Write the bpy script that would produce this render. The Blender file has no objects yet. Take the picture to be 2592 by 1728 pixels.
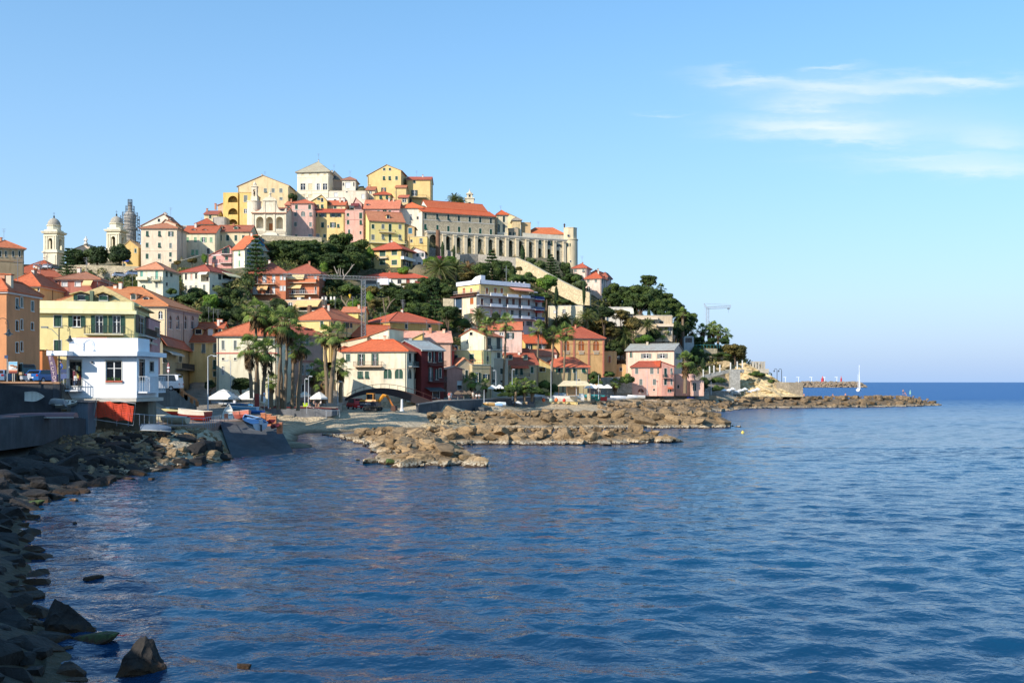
import bpy, math, random
from mathutils import Vector, Matrix, noise
PI = math.pi; rad = math.radians
F = 2520.0; CX = 1296.0; HV = 967.0; HC = 8.0          # focal length in photo pixels, optical centre, horizon row, eye height
SC = bpy.context.scene; COL = SC.collection
SUN_AZ = rad(44); SUN_EL = rad(29)
# frames: zoomed crops of the photograph used for measuring (origin x, origin y, scale)
PX=(0,0,1)
FA=(0,520,6.0316); FB=(340,420,6.0316); FC=(700,400,6.0316); FD=(1000,470,4.752); FE=(0,680,5.6)
FF=(380,620,6.0316); FG=(600,620,6.0316); FH=(900,620,6.0316)
GA=(0,820,5.6); GB=(380,780,5.226); GC=(740,760,5.226); GD=(1100,660,5.6); GE=(1100,800,5.6)
GF=(1460,680,5.6); GG=(1500,840,4.704); GH=(1900,860,4.523)
HA=(0,1000,3.357); HB=(0,1300,3.664); HC3=(320,980,4.523); HD=(800,1000,4.523); HE=(1250,980,3.6185)
I2=(340,1000,10.69); I3=(540,980,7.35); I4=(1340,970,7.84); I5=(860,960,8.711)
def U(fr,u): return fr[0]+u/fr[2]
def V(fr,v): return fr[1]+v/fr[2]
def tx(u): return (u-CX)/F
def zat(v,Y): return HC+(HV-v)/F*Y
def pt(u,v,Y): return Vector((tx(u)*Y, Y, zat(v,Y)))
# ---------------------------------------------------------------- materials
def lin(c):
 c=c/255.0
 return c/12.92 if c<=.04045 else ((c+.055)/1.055)**2.4
def L(r,g,b,k=1.0): return (min(.9,lin(r)*k),min(.9,lin(g)*k),min(.9,lin(b)*k),1)
MATS={}
class NT:
 def __init__(s,name):
  s.m=bpy.data.materials.new(name); s.m.use_nodes=True; s.t=s.m.node_tree; s.n=s.t.nodes
  s.b=s.n['Principled BSDF']; s.out=s.n['Material Output']
 def nd(s,ty,**kw):
  n=s.n.new(ty)
  for k,v in kw.items():
   if k.startswith('i_'):
    key=k[2:]; key=int(key) if key.isdigit() else key.replace('_',' ')
    n.inputs[key].default_value=v
   else: setattr(n,k,v)
  return n
 def ln(s,a,b): s.t.links.new(a,b)
 def coord(s,out='Object',scale=(1,1,1)):
  tc=s.nd('ShaderNodeTexCoord'); mp=s.nd('ShaderNodeMapping'); mp.inputs['Scale'].default_value=scale
  if out=='World':
   g=s.nd('ShaderNodeNewGeometry'); s.ln(g.outputs['Position'],mp.inputs[0])
  else: s.ln(tc.outputs[out],mp.inputs[0])
  return mp.outputs[0]
 def noise(s,co,scale,detail=4,rough=.6):
  n=s.nd('ShaderNodeTexNoise'); n.inputs['Scale'].default_value=scale; n.inputs['Detail'].default_value=detail; n.inputs['Roughness'].default_value=rough
  s.ln(co,n.inputs['Vector']); return n.outputs['Fac']
 def ramp(s,fac,stops):
  r=s.nd('ShaderNodeValToRGB'); e=r.color_ramp.elements
  while len(e)<len(stops): e.new(.5)
  for i,(p,c) in enumerate(stops): e[i].position=p; e[i].color=c
  s.ln(fac,r.inputs[0]); return r.outputs[0]
 def mix(s,fac,a,b,mode='MIX'):
  n=s.nd('ShaderNodeMix',data_type='RGBA',blend_type=mode)
  for sock,v in ((n.inputs[0],fac),(n.inputs[6],a),(n.inputs[7],b)):
   if hasattr(v,'is_output'): s.ln(v,sock)
   else: sock.default_value=v
  return n.outputs[2]
 def math(s,op,a,b=0.0,c=None,clamp=False):
  n=s.nd('ShaderNodeMath',operation=op); n.use_clamp=clamp
  for i,v in enumerate((a,b,c)):
   if v is None: continue
   if hasattr(v,'is_output'): s.ln(v,n.inputs[i])
   else: n.inputs[i].default_value=v
  return n.outputs[0]
 def bump(s,h,dist=.1,strength=1.0):
  n=s.nd('ShaderNodeBump'); n.inputs['Distance'].default_value=dist; n.inputs['Strength'].default_value=strength
  s.ln(h,n.inputs['Height']); s.ln(n.outputs[0],s.b.inputs['Normal']); return n
 def set(s,**kw):
  for k,v in kw.items():
   k=k.replace('_',' ')
   if hasattr(v,'is_output'): s.ln(v,s.b.inputs[k])
   else: s.b.inputs[k].default_value=v
  return s.m
def G(v,a=1): return (v,v,v,a)
def plaster(c,k=.8,stain=.62):
 key=('pl',c,k,stain)
 if key in MATS: return MATS[key]
 t=NT('plaster'); b=L(*c,k); y_=b[0]*.3+b[1]*.6+b[2]*.1; b=tuple(min(.88,x*.84+y_*.16*q) for x,q in zip((b[0],b[1]*.985,b[2]*.98),(1.06,.98,.86)))+(1,); co=t.coord('World'); cs=t.coord('World',(1.3,1.3,.22))
 f1=t.noise(co,.35,5,.65); f2=t.noise(cs,1.1,4,.6); f3=t.noise(co,2.6,3)
 d=tuple(x*y for x,y in zip(b[:3],(.70,.66,.60)))+(1,)
 l=tuple(min(.9,x*1.08) for x in b[:3])+(1,)
 c1=t.mix(t.ramp(f1,[(.34,G(0)),(.66,G(1))]),l,tuple(x*.88 for x in b[:3])+(1,))
 c2=t.mix(t.math('MULTIPLY',t.ramp(f2,[(.48,G(0)),(.78,G(1))]),stain*1.5),c1,d)
 c3=t.mix(t.math('MULTIPLY',t.ramp(f3,[(.55,G(0)),(.8,G(1))]),stain*.5),c2,d)
 t.set(Base_Color=c3,Roughness=.92); t.bump(f3,.03,.5)
 MATS[key]=t.m; return t.m
def flat(c,k=.82,rough=.6,metal=0.0,spec=None,name='paint'):
 key=('fl',c,k,rough,metal)
 if key in MATS: return MATS[key]
 t=NT(name); b=L(*c,k); f=t.noise(t.coord('Object'),1.7,3)
 d=tuple(x*.82 for x in b[:3])+(1,)
 t.set(Base_Color=t.mix(t.ramp(f,[(.4,G(0)),(.75,G(1))]),b,d),Roughness=rough,Metallic=metal)
 MATS[key]=t.m; return t.m
def tile(c=(226,120,84),k=.8):
 key=('tile',c,k)
 if key in MATS: return MATS[key]
 t=NT('roof_tiles'); b=L(*c,k); b=(b[0],b[1]*1.22,b[2]*1.1,1) if c[0]>c[2]*1.5 else b; co=t.coord('World'); 
 f1=t.noise(co,.25,4,.7); f2=t.noise(co,1.8,4,.7); f3=t.noise(t.coord('World',(1,1,6)),.9,3,.7)
 dk=tuple(x*y for x,y in zip(b[:3],(.5,.46,.44)))+(1,); lt=tuple(min(.9,x*y) for x,y in zip(b[:3],(1.1,1.28,1.35)))+(1,)
 c1=t.mix(t.ramp(f1,[(.35,G(0)),(.7,G(1))]),b,lt)
 c2=t.mix(t.math('MULTIPLY',t.ramp(f2,[(.45,G(0)),(.75,G(1))]),.7),c1,dk)
 c3=t.mix(t.math('MULTIPLY',t.ramp(f3,[(.5,G(0)),(.72,G(1))]),.45),c2,dk)
 w=t.nd('ShaderNodeTexWave',wave_type='BANDS',bands_direction='Z'); w.inputs['Scale'].default_value=1.9; w.inputs['Distortion'].default_value=.6
 t.ln(co,w.inputs['Vector'])
 c4=t.mix(t.math('MULTIPLY',t.ramp(w.outputs['Fac'],[(.0,G(1)),(.3,G(0))]),.35),c3,dk)
 t.set(Base_Color=c4,Roughness=.9); t.bump(w.outputs['Fac'],.06,.6)
 MATS[key]=t.m; return t.m
def stone(c=(200,185,160),k=.8,scale=1.0,rowz=1.0):
 key=('st',c,k,scale,rowz)
 if key in MATS: return MATS[key]
 t=NT('stone'); b=L(*c,k); co=t.coord('World',(scale,scale,scale*rowz))
 v=t.nd('ShaderNodeTexVoronoi'); v.inputs['Scale'].default_value=1.4; t.ln(co,v.inputs['Vector'])
 v2=t.nd('ShaderNodeTexVoronoi',feature='DISTANCE_TO_EDGE'); v2.inputs['Scale'].default_value=1.4; t.ln(co,v2.inputs['Vector'])
 dk=tuple(x*.55 for x in b[:3])+(1,); lt=tuple(min(.85,x*1.15) for x in b[:3])+(1,)
 s=t.nd('ShaderNodeSeparateColor'); t.ln(v.outputs['Color'],s.inputs[0])
 c1=t.mix(s.outputs[0],lt,tuple(x*.74 for x in b[:3])+(1,))
 c2=t.mix(t.ramp(v2.outputs['Distance'],[(.02,G(1)),(.09,G(0))]),c1,dk)
 f=t.noise(co,.3,4); c3=t.mix(t.math('MULTIPLY',t.ramp(f,[(.45,G(0)),(.75,G(1))]),.6),c2,dk)
 t.set(Base_Color=c3,Roughness=.95); t.bump(v2.outputs['Distance'],.1,.5)
 MATS[key]=t.m; return t.m
def concrete(c=(165,160,150),k=.8):
 key=('con',c,k)
 if key in MATS: return MATS[key]
 t=NT('concrete'); b=L(*c,k); co=t.coord('World'); cs=t.coord('World',(1.5,1.5,.15))
 f=t.noise(co,.5,6,.7); f2=t.noise(cs,1.3,4,.65); f3=t.noise(co,6,3)
 dk=tuple(x*.5 for x in b[:3])+(1,)
 c1=t.mix(t.ramp(f,[(.35,G(0)),(.7,G(1))]),b,dk); c2=t.mix(t.math('MULTIPLY',t.ramp(f2,[(.45,G(0)),(.7,G(1))]),.6),c1,dk)
 t.set(Base_Color=c2,Roughness=.92); t.bump(f3,.04,.5)
 MATS[key]=t.m; return t.m
def glass(c=(24,30,38)):
 key=('gl',c)
 if key in MATS: return MATS[key]
 t=NT('window_glass'); t.set(Base_Color=L(*c,1),Roughness=.08,IOR=1.5); MATS[key]=t.m; return t.m
def boulder_mat(c=(150,128,98),wet=.35,k=.85):
 key=('bo',c,wet,k)
 if key in MATS: return MATS[key]
 t=NT('boulder_stone'); b=L(*c,k); co=t.coord('Object'); g=t.nd('ShaderNodeNewGeometry'); sp=t.nd('ShaderNodeSeparateXYZ'); t.ln(g.outputs['Position'],sp.inputs[0])
 oi=t.nd('ShaderNodeObjectInfo'); cw=t.coord('World')
 f=t.noise(cw,.9,6,.65); f2=t.noise(cw,4,4,.6); z=t.math('ADD',sp.outputs[2],t.math('MULTIPLY',t.math('SUBTRACT',f2,.5),.7))
 dk=tuple(x*.42 for x in b[:3])+(1,); lt=tuple(min(.8,x*y) for x,y in zip(b[:3],(1.5,1.48,1.45)))+(1,)
 c1=t.mix(t.ramp(f,[(.32,G(0)),(.68,G(1))]),dk,lt)
 c1=t.mix(t.math('MULTIPLY',oi.outputs['Random'],.45),c1,b)
 hs=t.nd('ShaderNodeHueSaturation'); t.ln(c1,hs.inputs['Color']); t.ln(t.math('MULTIPLY_ADD',oi.outputs['Random'],.5,.75),hs.inputs['Value'])
 c2=t.mix(t.math('MULTIPLY',t.ramp(f2,[(.5,G(0)),(.75,G(1))]),.5),hs.outputs[0],dk)
 vc=t.nd('ShaderNodeTexVoronoi',feature='DISTANCE_TO_EDGE'); vc.inputs['Scale'].default_value=1.0; vm=t.nd('ShaderNodeMapping'); vm.inputs['Scale'].default_value=(.55,.55,1.5); vm.inputs['Rotation'].default_value=(.25,.3,.4); wn=t.nd('ShaderNodeTexNoise'); wn.inputs['Scale'].default_value=1.2; t.ln(cw,wn.inputs['Vector']); t.ln(t.mix(.35,cw,wn.outputs['Color'],'ADD'),vm.inputs[0]); t.ln(vm.outputs[0],vc.inputs['Vector'])
 c2=t.mix(t.math('MULTIPLY',t.ramp(vc.outputs['Distance'],[(.01,G(1)),(.05,G(0))]),.75),c2,tuple(x*.25 for x in b[:3])+(1,))
 crust=t.ramp(f2,[(.42,L(95,80,55)),(.55,L(225,215,190))])
 m1=t.math('SUBTRACT',1.0,t.math('DIVIDE',t.math('SUBTRACT',z,wet),.35,clamp=True),clamp=True)
 c3=t.mix(t.math('MULTIPLY',m1,.5),c2,crust)
 m2=t.math('SUBTRACT',1.0,t.math('DIVIDE',t.math('SUBTRACT',z,.12),.18,clamp=True),clamp=True)
 c4=t.mix(m2,c3,L(62,42,20))
 t.set(Base_Color=c4,Roughness=.85); t.bump(t.math('ADD',f,t.math('MULTIPLY',f2,.4)),.25,.8)
 MATS[key]=t.m; return t.m
def leafmat(c,k=1.3):
 key=('lf',c,k)
 if key in MATS: return MATS[key]
 t=NT('foliage'); b=L(*c,k); f=t.noise(t.coord('World'),.55,3); oi=t.nd('ShaderNodeObjectInfo')
 dk=tuple(x*.55 for x in b[:3])+(1,); lt=tuple(x*y for x,y in zip(b[:3],(1.5,1.35,1.1)))+(1,)
 c1=t.mix(t.ramp(f,[(.35,G(0)),(.68,G(1))]),dk,lt)
 t.set(Base_Color=c1,Roughness=.75,Transmission_Weight=0.0)
 d=t.nd('ShaderNodeBsdfTranslucent'); t.ln(c1,d.inputs[0]); mx=t.nd('ShaderNodeMixShader'); mx.inputs[0].default_value=.3
 t.ln(t.b.outputs[0],mx.inputs[1]); t.ln(d.outputs[0],mx.inputs[2]); t.ln(mx.outputs[0],t.out.inputs[0])
 MATS[key]=t.m; return t.m
# ---------------------------------------------------------------- mesh builder
def V3(p): return Vector(p)
class MB:
 def __init__(s): s.v=[]; s.f=[]; s.mi=[]; s.ms=[]; s.cur=0
 def mat(s,m):
  if m not in s.ms: s.ms.append(m)
  s.cur=s.ms.index(m); return s
 def face(s,pts):
  i=len(s.v); s.v+= [tuple(p) for p in pts]; s.f.append(tuple(range(i,i+len(pts)))); s.mi.append(s.cur)
 def mesh(s,vs,fs):
  i=len(s.v); s.v+=[tuple(p) for p in vs]
  for f in fs: s.f.append(tuple(i+k for k in f)); s.mi.append(s.cur)
 def hexa(s,b,t):
  s.mesh(list(b)+list(t),[(3,2,1,0),(4,5,6,7),(0,1,5,4),(1,2,6,5),(2,3,7,6),(3,0,4,7)])
 def box(s,c,d,rz=0.0):
  x,y,z=d[0]/2,d[1]/2,d[2]/2; R=Matrix.Rotation(rz,3,'Z'); c=V3(c)
  q=[(-x,-y),(x,-y),(x,y),(-x,y)]
  s.hexa([c+R@Vector((a,b,-z)) for a,b in q],[c+R@Vector((a,b,z)) for a,b in q])
 def prism(s,pts,up):
  """polygon extruded by vector up"""
  n=len(pts); up=V3(up); a=[V3(p) for p in pts]; vs=a+[p+up for p in a]
  s.mesh(vs,[tuple(range(n-1,-1,-1)),tuple(range(n,2*n))]+[(i,(i+1)%n,n+(i+1)%n,n+i) for i in range(n)])
 def tube(s,pts,r,n=6,cap=True):
  pts=[V3(p) for p in pts]; rs=r if isinstance(r,(list,tuple)) else [r]*len(pts); vs=[]; fs=[]
  for i,p in enumerate(pts):
   d=(pts[min(i+1,len(pts)-1)]-pts[max(i-1,0)]); d=d.normalized() if d.length>1e-9 else Vector((0,0,1))
   a=d.cross(Vector((0,0,1)) if abs(d.z)<.95 else Vector((1,0,0))).normalized(); b=d.cross(a)
   for k in range(n):
    t=2*PI*k/n; vs.append(p+a*(math.cos(t)*rs[i])+b*(math.sin(t)*rs[i]))
  for i in range(len(pts)-1):
   for k in range(n): fs.append((i*n+k,i*n+(k+1)%n,(i+1)*n+(k+1)%n,(i+1)*n+k))
  if cap: fs.append(tuple(range(n-1,-1,-1))); fs.append(tuple((len(pts)-1)*n+k for k in range(n)))
  s.mesh(vs,fs)
 def lathe(s,c,prof,n=16,sq=None,rz=0.0):
  """profile of (radius, z)"""
  c=V3(c); vs=[]; fs=[]
  for r,z in prof:
   for k in range(n):
    t=2*PI*(k+.5)/n+rz; vs.append(c+Vector((r*math.cos(t),r*math.sin(t),z)))
  for i in range(len(prof)-1):
   for k in range(n): fs.append((i*n+k,i*n+(k+1)%n,(i+1)*n+(k+1)%n,(i+1)*n+k))
  fs.append(tuple((len(prof)-1)*n+k for k in range(n)))
  s.mesh(vs,fs)
 def build(s,name,parent=None,smooth=False,off=None):
  me=bpy.data.meshes.new(name)
  o3=Vector((0,0,0)) if off is None else V3(off)
  if parent is not None and off is None: o3=Vector(parent['_loc']) if '_loc' in parent else Vector((0,0,0))
  me.from_pydata([(a-o3.x,b-o3.y,c-o3.z) for a,b,c in s.v],[],s.f)
  for m in s.ms: me.materials.append(m)
  me.polygons.foreach_set('material_index',s.mi)
  if smooth: me.polygons.foreach_set('use_smooth',[True]*len(s.f))
  me.update(); o=bpy.data.objects.new(name,me); COL.objects.link(o)
  if parent is not None: o.parent=parent; o['_loc']=tuple(o3)
  elif off is not None: o.location=o3
  return o
def tag(o,label=None,cat=None,group=None,kind=None):
 if label: o['label']=label
 if cat: o['category']=cat
 if group: o['group']=group
 if kind: o['kind']=kind
 return o
def thing(name,label,cat,loc=(0,0,0),group=None,rz=0.0):
 o=bpy.data.objects.new(name,None); COL.objects.link(o); o.location=loc; o.rotation_euler=(0,0,rz)
 o.empty_display_size=.5; o['_loc']=tuple(loc) if rz==0.0 else (0.0,0.0,0.0); return tag(o,label,cat,group)
def local(name,label,cat,loc,rz=0.0,group=None,scale=1.0):
 """thing whose parts are modelled in its own coordinates"""
 o=thing(name,label,cat,loc,group); o['_loc']=(0.0,0.0,0.0); o.rotation_euler=(0,0,rz); o.scale=(scale,)*3 if not isinstance(scale,tuple) else scale; return o
def dup(root,loc,rz=0.0,scale=None,label=None,group=None):
 def rec(o,par):
  c=o.copy(); COL.objects.link(c)
  if par is not None: c.parent=par
  for ch in KIDS(o): rec(ch,c)
  return c
 r=rec(root,None); r.location=loc; r.rotation_euler=(0,0,rz)
 if scale is not None: r.scale=(scale,)*3 if not isinstance(scale,tuple) else scale
 if label: r['label']=label
 if group: r['group']=group
 return r
def KIDS(o): return [c for c in o.children]
# ---------------------------------------------------------------- terrain
COLS={ # photo column: (distance, height) going inland
-2700:[(-60,9),(60,10),(130,14),(480,60)],
-700:[(86,3.2),(96,3.7),(97.6,7.9),(135,7.9),(150,9),(185,18),(230,27),(275,34),(284,36),(288,40.5),(312,42.5),(340,48),(480,55)],
0:[(86,3.2),(96,3.7),(97.6,7.9),(135,7.9),(150,9),(185,18),(230,27),(275,34),(284,36),(288,40.5),(312,42.5),(340,48),(480,55)],
160:[(86,3.2),(96,3.7),(97.6,7.9),(135,7.9),(150,9),(185,18),(230,27),(275,34),(284,36),(288,40.5),(312,42.5),(340,48),(480,55)],
225:[(88,.5),(92,2),(97,3.2),(112,3.3),(116,7.6),(135,7.9),(150,9),(185,18),(230,27),(274,34),(283,36),(287,41),(340,49),(480,55)],
300:[(83,0),(92,1.8),(99,3.1),(118,3.3),(121,7.4),(135,8),(160,10),(200,20),(235,28),(272,34.5),(282,36),(286,42),(335,49),(480,55)],
450:[(93,-.3),(100,2.3),(104,3.2),(126,3.3),(150,3.7),(165,5),(200,12),(235,24),(260,34),(300,46),(340,56),(390,62),(480,64)],
520:[(97,-.3),(101,1.6),(107,3.0),(126,3.3),(150,3.7),(165,5),(200,12),(235,24),(260,34),(300,46.5),(340,57),(390,70),(480,70)],
600:[(102,-1),(109,-.6),(124,3.3),(150,3.8),(165,4.8),(190,6),(210,12),(240,24),(262,33),(300,47),(330,59),(350,66),(400,80),(440,84),(480,80)],
640:[(104,-1),(110,-.3),(126,3.2),(150,3.8),(165,4.8),(190,6),(210,12),(240,24),(262,33),(300,47),(330,59),(350,66),(400,80),(440,84),(480,80)],
690:[(113,-1),(122,.2),(140,1.2),(165,1.6),(169,3.2),(172,3.5),(182,4.6),(200,6),(215,12),(240,23),(262,32),(300,46),(330,58),(350,65),(400,82),(440,86),(480,80)],
780:[(116,-.8),(121,.15),(127,.15),(131,-.5),(150,-.5),(160,.2),(168,1.4),(171,3.4),(182,4.4),(200,5.5),(220,11),(243,21),(263,29),(300,44),(330,57),(350,65),(395,85),(430,88),(480,82)],
850:[(117,-1),(150,-1),(160,.3),(168,1.7),(178,2.5),(198,2.7),(203,4),(205,5),(225,10),(245,19),(265,28),(285,35),(310,46),(335,57),(355,66),(395,86),(420,90),(480,85)],
1000:[(158,-1.2),(168,.3),(178,2.1),(190,2.6),(208,2.7),(214,4),(230,5),(250,14),(265,22),(285,33),(310,45),(335,57),(355,66),(395,86),(430,88),(480,80)],
1120:[(163,-1.2),(172,.5),(190,1.4),(197,1.8),(200,4),(240,5),(255,13),(268,20),(287,30),(312,42),(335,53),(353,61),(380,72),(410,79),(480,75)],
1200:[(168,-1.5),(174,.8),(205,1.2),(215,1.5),(219,4.1),(255,5),(262,12),(268,19),(290,28),(315,40),(335,50),(350,57),(365,63),(400,72),(440,74),(480,70)],
1350:[(200,-1.5),(212,.3),(240,1.5),(252,2),(256,4.2),(275,5),(285,14),(300,24),(320,34),(340,44),(365,56),(390,61),(420,60),(480,55)],
1420:[(205,-1.5),(218,.3),(250,1.8),(257,3.0),(268,3.2),(271,4.7),(276,5),(290,9),(305,20),(322,31),(342,41),(366,52),(392,55),(420,54),(480,45)],
1500:[(215,-1.5),(228,.3),(262,2.5),(280,3),(285,4.2),(290,5),(300,12),(312,22),(325,29),(345,38),(370,46),(400,48),(430,45),(480,35)],
1600:[(228,-1.5),(240,.3),(280,3),(291,3.2),(294,4.3),(300,5),(312,11),(325,19),(340,27),(360,33),(385,36),(420,34),(480,25)],
1700:[(245,-1.5),(256,.3),(285,3),(305,4.5),(315,8),(325,14),(335,20),(355,23),(380,23),(430,18),(480,10)],
1800:[(262,-1.5),(272,.3),(300,3),(315,7),(325,13),(338,19.5),(352,20.5),(375,20),(400,12),(430,0),(480,-2)],
1900:[(295,-1.5),(308,.3),(322,3.2),(330,7),(340,12),(350,14),(370,12),(385,2),(400,-2),(480,-2)],
1960:[(302,-1.5),(312,.3),(322,3.2),(330,6),(340,8),(352,8.5),(365,4),(375,-2),(480,-2)],
2010:[(308,-1.5),(316,.3),(322,3),(330,3.4),(340,3.6),(352,2.5),(362,-2),(480,-2)],
2060:[(308,-2),(317,-1),(330,-2),(480,-2)],
2600:[(10,-2),(480,-2)]}
CK=sorted(COLS)
def lerp_prof(p,Y):
 if Y<=p[0][0]: return p[0][1]
 for (a,b),(c,d) in zip(p,p[1:]):
  if Y<=c: return b+(d-b)*(Y-a)/(c-a)
 return p[-1][1]
SHORE=[(-20,3),(0,-3),(14,-7),(26.6,-11.8),(29,-12.9),(35.7,-17.4),(38.5,-18.8),(47,-22.5),(50.5,-24.8),(60,-29.2),(67,-31.4),(75,-32.6),(87.6,-32.7),(104,-29)]
def shore_x(Y):
 if Y<=SHORE[0][0]: return SHORE[0][1]
 for (a,b),(c,d) in zip(SHORE,SHORE[1:]):
  if Y<=c: return b+(d-b)*(Y-a)/(c-a)
 return SHORE[-1][1]
def near_land(x,Y):
 s=x-shore_x(Y); w=10.0 if Y<48 else min(26.0,10+(Y-48)*.7)
 if s>0: return max(-2,-.35*s)
 if s>-4: return -s*.3
 if s>-w: return 1.2+(-4-s)/(w-4)*2.1
 if s>-w-.6: return 3.3+(-w-s)/.6*4.6
 return 7.9
def terrain(x,y):
 if y<86: return near_land(x,y)
 u=CX+F*x/y
 if u<=CK[0]: h=lerp_prof(COLS[CK[0]],y)
 elif u>=CK[-1]: h=lerp_prof(COLS[CK[-1]],y)
 else:
  for a,b in zip(CK,CK[1:]):
   if u<=b:
    t=(u-a)/(b-a); h=lerp_prof(COLS[a],y)*(1-t)+lerp_prof(COLS[b],y)*t; break
 if y<96 and u<560:
  t=max(0,(y-86)/10.0); h=h*t+near_land(x,y)*(1-t)
 return h
def hitY(u,v,Y0=100.0):
 """distance at which the view through photo pixel (u,v) meets the ground"""
 Y=Y0
 while Y<478:
  if terrain(tx(u)*Y,Y)>=zat(v,Y): return Y
  Y+=.5
 return 430.0
CUTS=[]     # sight of each building's foot: the ground just in front of it stays below that
HR=[]
PADS=[]      # building platforms cut into the ground: (corners, z)
def rnd(a,b): return random.uniform(a,b)
# ---------------------------------------------------------------- houses
class Face:
 def __init__(s,O,d,n,ln): s.O=O; s.d=d; s.n=n; s.len=ln
 def p(s,a,z,o=0.0): return Vector((s.O[0]+s.d[0]*a+s.n[0]*o, s.O[1]+s.d[1]*a+s.n[1]*o, z))
 def hit(s,u,v):
  t=tx(u); a=(t*s.O[1]-s.O[0])/(s.d[0]-t*s.d[1]); Y=s.O[1]+a*s.d[1]
  return a, zat(v,Y), Y
def fbox(mb,f,s0,s1,z0,z1,o0,o1):
 mb.hexa([f.p(s0,z0,o1),f.p(s1,z0,o1),f.p(s1,z0,o0),f.p(s0,z0,o0)],[f.p(s0,z1,o1),f.p(s1,z1,o1),f.p(s1,z1,o0),f.p(s0,z1,o0)])
def arc(s0,s1,zb,zt,n=8,k=1.0):
 """opening outline: jambs and a round head"""
 r=(s1-s0)/2; zs=max(zb+.1,zt-r*k); c=(s0+s1)/2
 return [(s0,zb),(s1,zb)]+[(c+r*math.cos(PI*i/n),zs+(zt-zs)*math.sin(PI*i/n)) for i in range(n+1)]
def wall_grid(mb,f,s0,s1,z0,z1,ops,dep=.16,off=0.0,revmat=None):
 ops=[o for o in ops if o[0]>s0+.02 and o[1]<s1-.02 and o[2]>z0+.02 and o[3]<z1-.02]
 wm=mb.ms[mb.cur]
 # a plain reliable tiling: rows cut at every opening edge, columns merged inside each row
 zs=sorted({z0,z1,*[o[2] for o in ops],*[o[3] for o in ops]})
 for za,zb in zip(zs,zs[1:]):
  if zb-za<1e-4: continue
  zm=(za+zb)/2; act=sorted([o for o in ops if o[2]<zm<o[3]]); cur=s0
  for o in act:
   if o[0]>cur+1e-4: mb.face([f.p(cur,za,off),f.p(o[0],za,off),f.p(o[0],zb,off),f.p(cur,zb,off)])
   cur=max(cur,o[1])
  if s1>cur+1e-4: mb.face([f.p(cur,za,off),f.p(s1,za,off),f.p(s1,zb,off),f.p(cur,zb,off)])
 for o in ops:
  a,b,za,zb=o[:4]; d=o[5] if len(o)>5 else dep
  if o[4]:
   pts=arc(a,b,za,zb); head=pts[2:]; c=(a+b)/2
   for (p,q) in zip(head,head[1:]):
    mb.face([f.p(q[0],q[1],off),f.p(p[0],p[1],off),f.p(p[0],zb,off),f.p(q[0],zb,off)])
  else: pts=[(a,za),(b,za),(b,zb),(a,zb)]
  if revmat: mb.mat(revmat)
  for i in range(len(pts)):
   p,q=pts[i],pts[(i+1)%len(pts)]
   mb.face([f.p(p[0],p[1],off),f.p(p[0],p[1],off-d),f.p(q[0],q[1],off-d),f.p(q[0],q[1],off)])
  mb.mat(wm)
GREEN=(22,78,58); TEAL=(120,190,165); BROWN=(120,62,38); WHITE=(240,240,236); GREY=(128,136,128); LGREEN=(150,195,150); DGREEN=(30,62,56)
SHC={'g':GREEN,'t':TEAL,'b':BROWN,'w':WHITE,'y':GREY,'l':LGREEN,'d':DGREEN,'o':(196,110,50),'r':(150,70,50),'k':(34,34,34),'c':(232,214,170),'u':(60,120,140),'p':(236,180,160)}
def leaf(mb,f,s0,s1,z0,z1,o0,o1,col,sl):
 """a louvred shutter leaf: stiles, rails and slats"""
 mb.mat(flat(col,.8,.55)); t=min(.09,(s1-s0)*.18)
 fbox(mb,f,s0,s0+t,z0,z1,o0,o1); fbox(mb,f,s1-t,s1,z0,z1,o0,o1)
 fbox(mb,f,s0+t,s1-t,z0,z0+t,o0,o1-.004); fbox(mb,f,s0+t,s1-t,z1-t,z1,o0,o1-.004)
 zm=(z0+z1)/2; fbox(mb,f,s0+t,s1-t,zm-t/2,zm+t/2,o0,o1-.004)
 fbox(mb,f,s0+t,s1-t,z0+t,z1-t,o0,o0+(o1-o0)*.35)
 if sl:
  n=int((z1-z0)/.16); 
  for i in range(n):
   z=z0+t+(i+.5)*(z1-z0-2*t)/n
   mb.mesh([f.p(s0+t,z-.06,o1-.012),f.p(s1-t,z-.06,o1-.012),f.p(s1-t,z+.05,o0+.02),f.p(s0+t,z+.05,o0+.02)],[(0,1,2,3)])
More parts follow.
